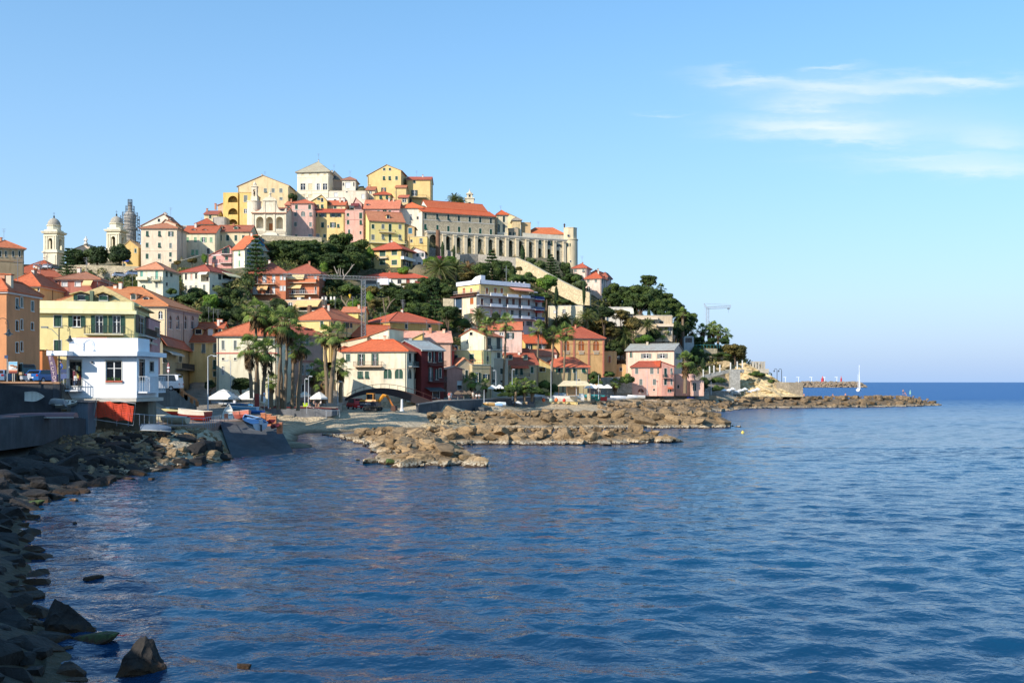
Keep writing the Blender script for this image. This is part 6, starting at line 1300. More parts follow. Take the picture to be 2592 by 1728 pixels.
for a in [('thin',GD,740,930,125,'slender waterfront palm left of the cream gabled house',240,728,1690),('thin',GD,1015,880,130,'slender waterfront palm between the cream gable and the pink house',246,975,1750),('thin',GD,1475,970,125,'slender waterfront palm before the bright yellow house',264,1447,1890),('thin',GD,1690,1060,130,'shorter slender palm left of the arched villa',266,1650,1870),('thin',GD,1865,1010,135,'slender palm with a dark trunk before the arched villa',268,1820,1840)]:
 palm(*a[:6],a[6],a[7],a[8],.24,group='slender palms along the waterfront')
for a in [('fan',GF,1785,860,85,'first of the row of palms on the bathing terrace',342,1800,1085),('fan',GF,1640,900,90,'separate palm left of the row on the bathing terrace',339,1635,1090),('fan',GF,1885,870,85,'second palm on the bathing terrace',342.5,1880,1085),('fan',GF,1945,830,90,'tallest palm of the row on the bathing terrace',343,1935,1085),('fan',GF,2010,870,85,'fourth palm on the bathing terrace',342,2000,1085),('fan',GF,2115,925,85,'last palm at the seaward end of the bathing terrace',343,2110,1085)]:
 palm(*a[:6],a[6],a[7],a[8],.36,group='palms on the bathing terrace')
palm('thin',GF,1508,640,90,'very tall thin palm with a bare trunk over the headland',331,1492,1070,.42)
palm('thin',GF,1195,280,70,'small palm on the skyline of the headland wood',352,1200,400,.3)
palm('skirt',GF,1540,1300,125,'thick palm with a brown skirt beside the large pink house',283,1536,1690,.45)
palm('date',GF,690,930,170,'date palm above the orange annex',304,None,None,.4)
palm('date',GF,1000,790,120,'date palm in front of the terraced concrete house',309,None,None,.3)
palm('fan',GF,1225,910,100,'fan palm left of the glass stair block',315,None,None,.3)
palm('date',GD,2160,790,150,'date palm right of the low pale flat-roofed house',302,None,None,.4)
palm('date',GD,1850,850,140,'date palm behind the hip roof of the arched villa',303,None,None,.4)
palm('date',GD,1735,890,120,'date palm left behind the hip roof of the arched villa',302,None,None,.4)
palm('date',GD,2010,900,120,'date palm right behind the hip roof of the arched villa',302,None,None,.4)
palm('date',GD,630,780,150,'date palm at the foot of the apartment block',268,None,None,.4)
palm('date',FH,1285,350,230,'big date palm below the bougainvillea',304,1285,560,.6)
palm('date',FH,1520,350,180,'darker date palm right behind the big date palm',309,1520,520,.5)
palm('dead',FH,1720,350,170,'withered brown palm under the curved bastion wall',314,1700,480,.5,rv=150)
palm('date',FD,715,165,95,'palm treetop behind the convent roof, left',402,None,None,.4)
palm('date',FD,790,185,70,'palm treetop behind the convent roof, right',404,None,None,.4)
palm('date',FG,870,1030,140,'date palm before the terrace wing of the hotel',226,None,None,.4)
palm('fan',GG,270,610,65,'small palm by the rubble wall left of the pink houses',281,270,720,.3)
palm('fan',GE,530,910,110,'dark squat palm by the café umbrellas',226,530,1100,.3)
palm('fan',GE,715,960,80,'light squat palm behind the dark café umbrellas',228,715,1090,.3)
palm('fan',GE,1275,960,90,'small palm on the promenade bed',232,1275,1120,.25)
palm('fan',GE,1380,990,80,'smaller palm right on the promenade bed',234,1380,1120,.25)
palm('fan',GE,1150,940,70,'young palm on the promenade bed, left',230,1150,1120,.2)
def stump(lab,fr,u,v0,v1,Y,r,col=(150,110,84)):
 a=pt(U(fr,u),V(fr,v1),Y); b=pt(U(fr,u),V(fr,v0),Y); m=MB().mat(bark(col)); n=8; m.tube([a.lerp(b,k/n)-Vector((0,0,1.5 if k==0 else 0)) for k in range(n+1)],[r*(1.1-.2*k/n)*(1+.1*(k%2)) for k in range(n+1)],9)
 o=m.build('palm_stump',None,False,a); tag(o,lab,'palm stump')
stump('tall bare palm trunk without a crown before the first convent arch',FD,515,535,840,348,.75)
stump('dead palm trunk with a brown top below the very tall palm',GF,1490,830,1060,330,.85)
stump('short palm stump on the terrace wing below the hotel',FG,1108,920,1050,240,.5)
# ---------------------------------------------------------------- rocks
def rock(seed,sub=3,fl=(1,.8,.6),facets=13):
 random.seed(seed); bm=__import__('bmesh').new(); __import__('bmesh').ops.create_icosphere(bm,subdivisions=sub,radius=1.0)
 pl=[((Vector(a)+Vector((rnd(-.3,.3),rnd(-.3,.3),rnd(-.3,.3)))).normalized(),rnd(.5,.68)) for a in ((1,0,0),(-1,0,0),(0,1,0),(0,-1,0),(0,0,1),(0,0,-1))]+[(d,rnd(.62,.85)) for d in unit_dirs(facets-6)]; off=Vector((rnd(0,50),rnd(0,50),rnd(0,50)))
 vs=[]
 for v in bm.verts:
  p=v.co.copy()
  for d,k in pl:
   e=p.dot(d)-k
   if e>0: p-=d*e*.96
  p+=p.normalized()*(noise.noise(p*1.6+off)*.06+noise.noise(p*4+off)*.03); vs.append((p.x*fl[0],p.y*fl[1],p.z*fl[2]))
 fs=[tuple(x.index for x in f.verts) for f in bm.faces]; bm.free(); return vs,fs
RK=[rock(i,3,random.choice([(1,.8,.62),(1.1,.7,.5),(.95,.9,.7),(1.2,.75,.45)])) for i in range(12)]
def peak(seed,P):
 import bmesh
 random.seed(seed); b=bmesh.new(); [b.verts.new(q) for q in P]; bmesh.ops.convex_hull(b,input=b.verts); bmesh.ops.triangulate(b,faces=b.faces); bmesh.ops.subdivide_edges(b,edges=b.edges,cuts=7,use_grid_fill=True); b.verts.index_update()
 vs=[v.co+Vector((noise.noise(v.co*2.3+Vector((seed,0,0))),noise.noise(v.co*2.3+Vector((0,seed,0))),noise.noise(v.co*2.3)))*.16+Vector((1,1,1))*noise.noise(v.co*6)*.05 for v in b.verts]; fs=[[x.index for x in f.verts] for f in b.faces]; b.free(); return vs,fs
RK+=[peak(3,[(-1,-.7,-.5),(1.05,-.6,-.5),(.9,.8,-.5),(-.9,.7,-.5),(-.72,-.2,.1),(-.15,.1,.85),(.1,-.1,.95),(.3,.1,.8),(.8,0,.05),(0,-.9,-.1)]),peak(8,[(-1,-.7,-.5),(1.1,-.4,-.5),(.9,.7,-.5),(-1,.7,-.5),(-.85,-.2,.5),(-.6,.1,.9),(-.3,-.1,.75),(.5,0,.2),(-.6,-.9,.1)])]
RKL=[rock(100+i,1,(1,.8,.65),6) for i in range(8)]
RM={}
def rockmesh(i,mat):
 k=(i,mat.name)
 if k not in RM:
  m=MB().mat(mat); m.mesh(*RK[i]); o=m.build('boulder',None,True); RM[k]=o.data; COL.objects.unlink(o); bpy.data.objects.remove(o)
  RM[k].set_sharp_from_angle(angle=rad(22)) if hasattr(RM[k],'set_sharp_from_angle') else None
 return RM[k]
def boulder(x,y,z,r,mat,lab,group,tilt=.5,i=None,sc=None):
 o=bpy.data.objects.new('boulder',rockmesh(random.randrange(12) if i is None else i,mat)); COL.objects.link(o); o.location=(x,y,z); o.rotation_euler=(0,0,.15) if i is not None and i>11 else (rnd(-tilt,tilt),rnd(-tilt,tilt),rnd(0,6.28)); o.scale=sc or (r*rnd(.85,1.25),r*rnd(.85,1.2),r*rnd(.62,.95)); tag(o,lab,'boulder',group); return o
def wl(u,v): Y=HC*F/(v-HV); return Vector((tx(u)*Y,Y))
def inside(p,poly):
 c=False; n=len(poly)
 for i in range(n):
  a,b=poly[i],poly[(i+1)%n]
  if (a.y>p.y)!=(b.y>p.y) and p.x<(b.x-a.x)*(p.y-a.y)/(b.y-a.y)+a.x: c=not c
 return c
def edge_d(p,poly):
 d=1e9; n=len(poly)
 for i in range(n):
  a,b=poly[i],poly[(i+1)%n]; ab=b-a; t=max(0,min(1,(p-a).dot(ab)/max(1e-9,ab.length_squared))); d=min(d,(p-a-ab*t).length)
 return d
def scatter(poly,sp,seed,tries=6000):
 random.seed(seed); xs=[p.x for p in poly]; ys=[p.y for p in poly]; out=[]
 for _ in range(tries):
  p=Vector((rnd(min(xs),max(xs)),rnd(min(ys),max(ys))))
  if inside(p,poly) and all((p-q).length>sp for q in out): out.append(p)
 return out
def mound(name,lab,poly,hf,sp,rr,mat,seed,limit,groupname,rub=.4,rsp=1.0,blab=None,zl=0.0,base=True):
 """rubble mound: large boulders are things; the core and small rubble are one mass"""
 P=scatter(poly,sp,seed); P.sort(key=lambda p:p.y); random.seed(seed+1)
 for k,p in enumerate(P[:limit]):
  r=rnd(*rr); d=edge_d(p,poly); z=hf(p,d); boulder(p.x,p.y,z-r*.22,r,mat,blab,groupname)
 m=MB().mat(mat); xs=[p.x for p in poly]; ys=[p.y for p in poly]; st=max(.9,(max(ys)-min(ys))/60)
 nx=int((max(xs)-min(xs))/st)+2; ny=int((max(ys)-min(ys))/st)+2; g=[]
 for j in range(ny):
  for i in range(nx):
   p=Vector((min(xs)+i*st,min(ys)+j*st)); d=edge_d(p,poly); ins=inside(p,poly); g.append((p.x,p.y,(hf(p,d)-.75*rr[0]+noise.noise(Vector((p.x,p.y,0))*.9)*.35) if ins else -.6))
 m.mesh(g,[(j*nx+i,j*nx+i+1,(j+1)*nx+i+1,(j+1)*nx+i) for j in range(ny-1) for i in range(nx-1) if max(g[j*nx+i][2],g[j*nx+i+1][2],g[(j+1)*nx+i][2],g[(j+1)*nx+i+1][2])>-.5])
 Q=scatter(poly,rsp,seed+2,9000)
 for p in Q:
  d=edge_d(p,poly); z=hf(p,d); r=rnd(.5,1.0)*rub; vs,fs=RKL[random.randrange(8)]; R=Matrix.Rotation(rnd(0,6.28),3,'Z')@Matrix.Rotation(rnd(-.5,.5),3,'X'); m.mesh([R@(Vector(v)*r)+Vector((p.x,p.y,z-r*.1)) for v in vs],fs)
 for p in P[limit:]:
  d=edge_d(p,poly); z=hf(p,d); r=rnd(*rr); vs,fs=RK[random.randrange(12)]; R=Matrix.Rotation(rnd(0,6.28),3,'Z'); m.mesh([R@(Vector(v)*r)+Vector((p.x,p.y,z-r*.22)) for v in vs],fs)
 o=m.build(name); tag(o,lab,'rubble',None,'stuff')
RB=boulder_mat((164,136,98),k=.85); RB2=boulder_mat((156,130,94),k=.8); RD=boulder_mat((92,84,76),-5,.24); RMOSS=boulder_mat((84,104,44),-5,.7)  # RD is darkened so its colour carries the left shore's shade
poly1=[wl(818,1098),wl(915,1124),wl(958,1150),wl(938,1172),wl(1000,1181),wl(1110,1183),wl(1232,1178),wl(1190,1150),wl(1150,1128),wl(1250,1126),wl(1450,1126),wl(1600,1124),wl(1728,1119),Vector((22,139)),Vector((10,140)),Vector((-8,140)),Vector((-16,141)),Vector((-24,143))]
mound('rubble','small rubble and chinking stones of the nearest breakwater',poly1,lambda p,d:min(1.75,.1+d*.42),2.1,(.7,2.1),RB,1,92,'boulders of the nearest breakwater',.45,1.15,'brown angular boulder heaped in the nearest rock breakwater')
poly2=[Vector((-16,172)),wl(1200,1085),wl(1400,1085),wl(1600,1084),wl(1780,1084),wl(1872,1081),Vector((38,186)),Vector((20,189)),Vector((-6,189)),Vector((-18,186))]
mound('rubble','small rubble and chinking stones of the second breakwater',poly2,lambda p,d:min(2.5,.1+d*.62),2.5,(.8,2.6),RB2,21,52,'boulders of the second breakwater',.6,1.6,'brown slab-like boulder piled in the second rock breakwater')
poly3=[wl(1560,1057),wl(1680,1050),wl(1790,1045),wl(1900,1034),wl(2000,1033),wl(2187,1031),wl(2330,1028),wl(2392,1025),Vector((146,356)),Vector((118,344)),Vector((90,337)),Vector((70,338)),Vector((50,318)),Vector((34,296)),Vector((16,285)),Vector((12,262)),Vector((22,240))]
mound('rubble','mass of smaller stones along the long outer pier',poly3,lambda p,d:min(3.3 if p.x>70 else 2.5,.1+d*.42),3.6,(1.1,2.7),boulder_mat((160,134,100),k=.74),41,54,'boulders of the long outer pier',.95,2.3,'weathered brown boulder on the near side of the long outer pier')
poly4=[Vector((-18,184)),wl(1090,1100),wl(1150,1092),Vector((0,176)),Vector((8,188)),Vector((8,200)),Vector((-6,204)),Vector((-22,196))]
mound('rubble','pale beach boulders and cobbles behind the second breakwater',poly4,lambda p,d:min(2.3,.4+d*.3),2.8,(.7,1.5),boulder_mat((190,168,130),k=.8),61,14,'pale boulders on the beach edge',.4,1.3,'pale boulder on the beach behind the second breakwater')
# near left shore
random.seed(77)
SH=[Vector((shore_x(y),y)) for y in range(27,106,3)]
polyL=[Vector((shore_x(y)+.5,y)) for y in range(24,106,4)]+[Vector((shore_x(y)-8,y)) for y in range(104,22,-4)]
for p in scatter(polyL,1.7,79)[:60]:
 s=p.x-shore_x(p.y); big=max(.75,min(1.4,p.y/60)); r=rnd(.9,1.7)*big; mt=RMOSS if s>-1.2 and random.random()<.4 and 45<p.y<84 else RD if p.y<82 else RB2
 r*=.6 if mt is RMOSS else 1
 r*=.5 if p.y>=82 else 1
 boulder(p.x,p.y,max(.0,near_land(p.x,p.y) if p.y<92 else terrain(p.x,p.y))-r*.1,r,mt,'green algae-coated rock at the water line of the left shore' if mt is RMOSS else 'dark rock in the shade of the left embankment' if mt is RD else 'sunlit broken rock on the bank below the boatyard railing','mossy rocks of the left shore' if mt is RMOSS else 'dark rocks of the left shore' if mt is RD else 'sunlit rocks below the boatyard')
for p in scatter([wl(250,1210),wl(360,1200),wl(480,1178),wl(590,1163),Vector((-31,107)),Vector((-37,104)),Vector((-43,98))],1.4,83)[:36]:
 r=rnd(.4,.9); boulder(p.x,p.y,terrain(p.x,p.y)-r*.05,r,RB2,'sunlit broken rock on the bank below the boatyard railing','sunlit rocks below the boatyard')
m=MB().mat(RB2)
for p in scatter([wl(240,1212),wl(360,1198),wl(480,1177),wl(592,1162),Vector((-30,111)),Vector((-37,105)),Vector((-44,98)),Vector((-41,90))],.55,97,7000):
 r=rnd(.15,.5); vs,fs=RKL[random.randrange(8)]; z=terrain(p.x,p.y); R=Matrix.Rotation(rnd(0,6.28),3,'Z')@Matrix.Rotation(rnd(-.6,.6),3,'X'); m.mesh([R@(Vector(v)*r)+Vector((p.x,p.y,z)) for v in vs],fs)
tag(m.build('rubble'),'broken sunlit stones on the bank under the boatyard railing','rubble',None,'stuff')
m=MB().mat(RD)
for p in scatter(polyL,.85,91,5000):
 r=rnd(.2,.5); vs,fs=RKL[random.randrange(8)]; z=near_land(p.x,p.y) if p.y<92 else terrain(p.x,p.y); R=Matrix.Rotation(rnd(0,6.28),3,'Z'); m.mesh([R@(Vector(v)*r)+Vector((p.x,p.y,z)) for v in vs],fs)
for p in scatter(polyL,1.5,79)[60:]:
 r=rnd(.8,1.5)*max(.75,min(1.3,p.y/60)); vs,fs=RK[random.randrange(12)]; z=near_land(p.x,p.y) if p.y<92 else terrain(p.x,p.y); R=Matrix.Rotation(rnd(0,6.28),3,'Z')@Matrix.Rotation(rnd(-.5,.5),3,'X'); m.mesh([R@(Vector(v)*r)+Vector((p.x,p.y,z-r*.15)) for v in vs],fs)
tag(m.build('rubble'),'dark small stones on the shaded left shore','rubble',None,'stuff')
def lone(u,v,w,h,mat,lab,i,Y=None,asp=.8):
 q=wl(u,v); k=q.y/F; o=boulder(q.x,q.y+w*k*.3,h*k*(.3 if i>11 else .18),1,mat,lab,None,.15,i,(w*k*.54,w*k*.5*asp,h*k*(.85 if i>11 else 1.25))); return o
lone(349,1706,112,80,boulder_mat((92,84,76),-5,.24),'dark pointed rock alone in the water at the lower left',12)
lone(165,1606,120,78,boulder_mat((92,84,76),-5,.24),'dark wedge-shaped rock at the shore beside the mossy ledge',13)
lone(225,1632,140,34,RMOSS,'long low rock coated with green moss near the pointed rock',3)
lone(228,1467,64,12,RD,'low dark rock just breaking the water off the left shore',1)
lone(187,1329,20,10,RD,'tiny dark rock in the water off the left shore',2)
lone(184,1270,34,14,boulder_mat((196,140,84),.0,.8),'small tan rock in the water off the left shore',5)
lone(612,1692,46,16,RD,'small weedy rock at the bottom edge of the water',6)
lone(905,1166,14,6,RMOSS,'tiny green rock left of the nearest breakwater head',8)
lone(985,1176,70,18,RMOSS,'mossy pale rock at the toe of the nearest breakwater head',9)
lone(380,1214,30,7,RMOSS,'flat green rock awash off the boatyard bank',2)
# ---------------------------------------------------------------- ground
def in_pad(x,y):
 z=None
 for c,zb,P0,dF,dS,W,D,e in PADS:
  q=Vector((x,y))-P0; a=q.dot(dF); b=q.dot(dS)
  if -e<a<W+e and -e<b<D+e: z=zb if z is None else min(z,zb)
 return z
def ground_mat():
 t=NT('ground'); co=t.coord('World'); g=t.nd('ShaderNodeNewGeometry'); sp=t.nd('ShaderNodeSeparateXYZ'); t.ln(g.outputs['Position'],sp.inputs[0])
 f=t.noise(co,.09,5,.6); f2=t.noise(co,.7,5,.65); f3=t.noise(co,3.2,4,.6)
 v=t.nd('ShaderNodeTexVoronoi'); v.inputs['Scale'].default_value=2.6; t.ln(co,v.inputs['Vector']); s=t.nd('ShaderNodeSeparateColor'); t.ln(v.outputs['Color'],s.inputs[0])
 peb=t.mix(s.outputs[0],L(214,194,160,.9),L(160,140,112,.8)); peb=t.mix(t.ramp(f2,[(.4,G(0)),(.7,G(1))]),peb,L(210,190,156,.8))
 shadez=t.math('MULTIPLY',t.math('DIVIDE',t.math('SUBTRACT',97.0,sp.outputs[1]),3.0,clamp=True),.9); peb=t.mix(shadez,peb,L(66,60,54,.4))  # shade of the near left shore painted into the ground colour
 wet=t.math('SUBTRACT',1.0,t.math('DIVIDE',sp.outputs[2],.5,clamp=True)); peb=t.mix(wet,peb,L(92,78,50,.7))
 pav=t.mix(t.ramp(f2,[(.35,G(0)),(.7,G(1))]),L(176,166,150,.7),L(134,124,112,.7))
 hill=t.mix(t.ramp(f2,[(.38,G(0)),(.62,G(1))]),L(74,88,46,.6),L(164,144,106,.7)); hill=t.mix(t.ramp(f3,[(.4,G(0)),(.65,G(1))]),hill,L(60,74,40,.6))
 hill=t.mix(t.ramp(f,[(.5,G(0)),(.62,G(1))]),hill,L(150,132,98,.7))
 z=t.math('ADD',sp.outputs[2],t.math('MULTIPLY',t.math('SUBTRACT',f2,.5),1.2))
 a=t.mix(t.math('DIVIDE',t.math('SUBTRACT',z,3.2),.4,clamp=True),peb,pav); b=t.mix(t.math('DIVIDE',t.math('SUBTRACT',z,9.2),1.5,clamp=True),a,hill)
 t.set(Base_Color=b,Roughness=.95); t.bump(t.math('ADD',f3,t.math('MULTIPLY',v.outputs['Distance'],.5)),.25,.8); return t.m
def build_ground():
 us=[-2700+120*i for i in range(20)]; us+= [u for u in range(-300,2120,11)]+[2200,2400,2600]
 ys=[-60,-40,-20,-8]; 
 y=2.0
 V_=[];F_=[]
 ys=[12+1.1*i for i in range(80)]+[100+1.0*i for i in range(120)]+[220+2.0*i for i in range(131)]
 import bisect
 for y in ys:
  for u in us:
   x=tx(u)*y; z=terrain(x,y); 
   if y>95:
    pz=in_pad(x,y)
    if pz is not None and pz<z: z=pz-.05
    if z>8:
     for c0,c1,ya,yb,ua,ub,zb,dd in CUTS:
      if c0<=u<=c1:
       yh=ya+(yb-ya)*max(0,min(1,(u-ua)/max(1,ub-ua)))
       if yh-dd<y<yh+.5: z=min(z,HC+(zb-HC)*y/yh-.25)
   if z>9.5: z+=(noise.noise(Vector((x*.13,y*.13,3)))*.7)
   elif z>.2 and z<2.6: z+=noise.noise(Vector((x*.35,y*.35,7)))*.28
   V_.append((x,y,z))
 n=len(us)
 for j in range(len(ys)-1):
  for i in range(n-1): F_.append((j*n+i,j*n+i+1,(j+1)*n+i+1,(j+1)*n+i))
 # the embankment behind the viewpoint
 b=len(V_); xs=[-140,-90,-60,-45,-36,-30,-26,-22,-18,-15,-12,-9,-6]; yy=[-70,-50,-30,-15,-5,4,11.9]
 for y in yy:
  for x in xs: V_.append((x+0.0,y,near_land(x,y)))
 m_=len(xs)
 for j in range(len(yy)-1):
  for i in range(m_-1): F_.append((b+j*m_+i,b+j*m_+i+1,b+(j+1)*m_+i+1,b+(j+1)*m_+i))
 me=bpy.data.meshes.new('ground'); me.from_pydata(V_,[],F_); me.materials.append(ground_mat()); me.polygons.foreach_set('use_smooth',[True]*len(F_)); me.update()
 o=bpy.data.objects.new('ground',me); COL.objects.link(o); tag(o,'hillside, shore and beach carrying the town','ground',None,'structure')
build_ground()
# low scrub covering the open slope between houses
def undergrowth():
 random.seed(303); m=MB(); mats=[leafmat(c) for c in ((74,92,44),(92,102,54),(58,76,38),(112,110,64))]; n=0; tries=0
 while n<1700 and tries<30000:
  tries+=1; u=rnd(150,1980); y=rnd(205,375); x=tx(u)*y; z=terrain(x,y)
  if z<10 or z>78 or in_pad(x,y) is not None: continue
  v=HV-(z-HC)*F/y
  if v<(625 if u>600 else 690): continue
  if 1070<u<1480 and v<672+(u-1070)*.09: continue
  if any(a<u<b and y<Yh and v>e0 and v-2.2*F/y<e1 for a,b,e0,e1,Yh in HR): continue
  n+=1; r=rnd(1.0,2.6); m.mat(mats[random.randrange(4)])
  for d in unit_dirs(int(22*r)+12):
   p=Vector((x,y,z))+Vector((d.x*r,d.y*r,abs(d.z)*r*.8)); leafquad(m,p,d,rnd(.25,.5))
 tag(m.build('undergrowth'),'low scrub between the houses on the hill','undergrowth',None,'stuff')
undergrowth()
# ---------------------------------------------------------------- sea
def sea():
 import numpy as np
 t=NT('sea_water')
 def wave(sx,sy,scale,det,rz):
  mp=t.nd('ShaderNodeMapping'); g=t.nd('ShaderNodeNewGeometry'); t.ln(g.outputs['Position'],mp.inputs[0]); mp.inputs['Rotation'].default_value=(0,0,rad(rz)); mp.inputs['Scale'].default_value=(sx,sy,1); return t.noise(mp.outputs[0],scale,det,.58)
 w2=wave(.8,1.0,1.3,3,-12); w4=wave(.8,1,3.6,3,15); w1=wave(.7,1,.4,3,5)
 patch=wave(.5,1.6,.012,4,10); calm=t.ramp(patch,[(.38,G(.6)),(.62,G(1))])
 h=t.math('ADD',t.math('MULTIPLY',w2,SEA[0]),t.math('ADD',t.math('MULTIPLY',w4,SEA[1]),t.math('MULTIPLY',w1,SEA[2])))
 bp=t.nd('ShaderNodeBump'); bp.inputs['Distance'].default_value=1.0; t.ln(calm,bp.inputs['Strength']); t.ln(h,bp.inputs['Height']); t.ln(bp.outputs[0],t.b.inputs['Normal'])
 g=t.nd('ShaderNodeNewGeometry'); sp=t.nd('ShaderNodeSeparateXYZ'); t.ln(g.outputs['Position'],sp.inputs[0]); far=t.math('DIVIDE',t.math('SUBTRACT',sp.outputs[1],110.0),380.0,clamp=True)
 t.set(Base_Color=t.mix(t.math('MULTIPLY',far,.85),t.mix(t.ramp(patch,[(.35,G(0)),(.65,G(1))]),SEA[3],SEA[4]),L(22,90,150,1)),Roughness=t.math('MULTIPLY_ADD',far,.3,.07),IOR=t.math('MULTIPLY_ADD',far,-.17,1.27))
 rs=np.random.RandomState(4); K=[]
 for i in range(110):
  lam=.72*(3.8/.72)**rs.rand(); a=rad(78)+rs.randn()*.62; k=2*PI/lam; K.append((k*math.cos(a),k*math.sin(a),SEA[5]*(lam/2.5)**-.12/k,rs.rand()*2*PI,lam))
 m=MB().mat(t.m); V_=[];F_=[]
 def grid(x0,x1,dx,y0,y1,dy,lmin,fade):
  xs=np.arange(x0,x1+dx*.5,dx); ys=np.arange(y0,y1+dy*.5,dy); X,Y=np.meshgrid(xs,ys); Z=np.zeros_like(X)
  for kx,ky,a,ph,lam in K:
   if lam<lmin: continue
   q=np.sin(kx*X+ky*Y+ph); Z+=a*(q-.25*np.cos(2*(kx*X+ky*Y+ph)))
  gust=.75+.35*np.sin(X*.031+1.3*np.sin(Y*.017))*np.sin(Y*.043+.7); Z*=gust
  if fade: f=np.clip((y1-Y)/fade,0,1)*np.clip((x1-X)/fade,0,1); Z=Z*f-.18*(1-f)
  b=len(V_); nx=len(xs); V_.extend(np.stack([X.ravel(),Y.ravel(),Z.ravel()],1).tolist())
  for j in range(len(ys)-1):
   r=b+j*nx; F_.extend([(r+i,r+i+1,r+nx+i+1,r+nx+i) for i in range(nx-1)])
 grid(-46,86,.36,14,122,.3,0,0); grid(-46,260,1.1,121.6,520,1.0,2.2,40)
 m.mesh(V_,F_)
 ys=[-400,0,20,60,150,400,1000,3000,9000,30000,60000]
 for a,b in zip(ys,ys[1:]):
  for x0,x1 in ((-60000,-3000),(-3000,-300),(-300,0),(0,300),(300,3000),(3000,60000)): m.face([(x0,a,-.18),(x1,a,-.18),(x1,b,-.18),(x0,b,-.18)])
 tag(m.build('water',None,True),'blue rippled sea','sea',None,'structure')
SEA=(.15,.045,.25,L(14,50,80,1),L(20,80,114,1),.0225)
sea()
# ---------------------------------------------------------------- quays, slipway, walls along the water
CON=concrete(); COND=concrete((120,118,116),.75)
def slab(name,pts,z,th,mat,lab,kind='structure',z2=None):
 m=MB().mat(mat); n=len(pts); top=[Vector((p[0],p[1],p[2] if len(p)>2 else z)) for p in pts]; m.prism([p-Vector((0,0,th)) for p in top],(0,0,th)); tag(m.build(name),lab,name.replace('_',' '),None,kind)
def uy(u,y,z=None): return (tx(u)*y,y) if z is None else (tx(u)*y,y,z)
slab('quay',[uy(236,103),uy(360,103),uy(515,107.5),uy(562,119),uy(700,121.5),uy(690,140),uy(660,152),uy(560,152),uy(420,142),uy(300,126),uy(236,116)],3.38,1.6,concrete((186,160,142)),'reddish paved boatyard quay')
slab('slipway',[uy(556,118.8,3.3),uy(592,103.5,-.45),uy(752,109,-.45),uy(700,121,3.3)],0,2.4,concrete((110,114,118),.6),'grey concrete slipway running into the water')
slab('promenade',[uy(668,170),uy(850,170.5),uy(866,184),uy(866,206),uy(660,206)],3.62,1.2,concrete((196,180,160)),'paved waterfront promenade behind the beach wall')
slab('promenade',[uy(1108,198.5),uy(1230,222),uy(1354,255.5),uy(1420,262),uy(1420,292),uy(1108,240)],4.25,1.4,concrete((190,178,160)),'paved waterfront promenade with café terraces')
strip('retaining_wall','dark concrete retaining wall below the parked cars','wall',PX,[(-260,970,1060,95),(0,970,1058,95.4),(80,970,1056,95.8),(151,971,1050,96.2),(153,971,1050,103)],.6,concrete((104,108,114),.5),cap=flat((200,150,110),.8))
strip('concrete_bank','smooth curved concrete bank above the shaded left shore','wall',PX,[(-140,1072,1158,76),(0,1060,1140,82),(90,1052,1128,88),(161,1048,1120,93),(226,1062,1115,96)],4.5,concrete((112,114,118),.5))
strip('seawall','grey seawall with a dark red top band behind the pebble beach','wall',PX,[(640,1031,1066,166),(700,1032,1068,168),(780,1032,1062,169),(856,1036,1050,170)],.7,concrete((150,150,152),.75),cap=flat((120,40,36),.8))
strip('seawall','dark quay wall in front of the café terraces','wall',PX,[(1060,1024,1048,193),(1112,1017,1047,197),(1225,1011,1044,219),(1354,1005,1036,254)],.8,concrete((112,114,118),.7),cap=flat((150,146,140)))
strip('stone_ledge','lower concrete ledge in front of the dark quay wall','wall',GE,[(700,1290,1360,212),(1000,1268,1345,230),(1432,1240,1300,247)],2.0,concrete((120,120,118),.72))
strip('seawall','stone seawall below the pink promenade houses','wall',PX,[(1470,1001,1012,276),(1560,995,1012,284),(1700,993,1011,291),(1795,993,1010,294)],.8,stone((190,184,168),.78,1.4,1.6),cap=flat((170,166,160)))
strip('rubble_wall','pale block wall under the arched footbridge','wall',I5,[(960,490,690,203.5),(1350,490,690,203.5),(1640,500,690,204),(1900,560,700,203)],.7,stone((226,214,184),.8,1.4))
strip('stone_wall','broken stone foundation at the end of the seawall','wall',GG,[(1368,755,805,296),(1475,755,805,296)],2.5,stone((206,176,140),.8,1.6))
# ramp wall with an arcaded brick balustrade beside the row house
def ramp():
 t=thing('street_ramp','concrete street ramp with an arcaded brick parapet beside the row house','ramp',tuple(pt(425,1010,140)))
 st=[(395,968,1046,139),(430,975,1048,140),(450,994,1049,142),(470,1012,1049,144),(498,1028,1047,148)]
 m=MB().mat(concrete((150,146,140),.72)); P=[(pt(u,v,Y),zat(b,Y)) for u,v,b,Y in st]
 for (a,za),(b,zb) in zip(P,P[1:]): d=(b-a); d.z=0; d.normalize(); n=Vector((-d.y,d.x,0))*3.4; m.hexa([(a.x,a.y,za),(b.x,b.y,zb),(b.x+n.x,b.y+n.y,zb),(a.x+n.x,a.y+n.y,za)],[a,b,b+n,a+n])
 m.build('wall',t)
 q=MB().mat(flat((214,140,90),.8,.9))
 for (a,_),(b,_) in list(zip(P,P[1:]))[1:]:
  L_=(b-a).length; k=max(2,int(L_/1.4))
  for i in range(k+1):
   p=a.lerp(b,i/k); q.box((p.x,p.y+.15,p.z+.35),(.4,.3,.8))
  q.hexa([a+Vector((0,0,.7)),b+Vector((0,0,.7)),b+Vector((0,.3,.7)),a+Vector((0,.3,.7))],[a+Vector((0,0,1.05)),b+Vector((0,0,1.05)),b+Vector((0,.3,1.05)),a+Vector((0,.3,1.05))])
 q.build('brick_parapet',t)
ramp()
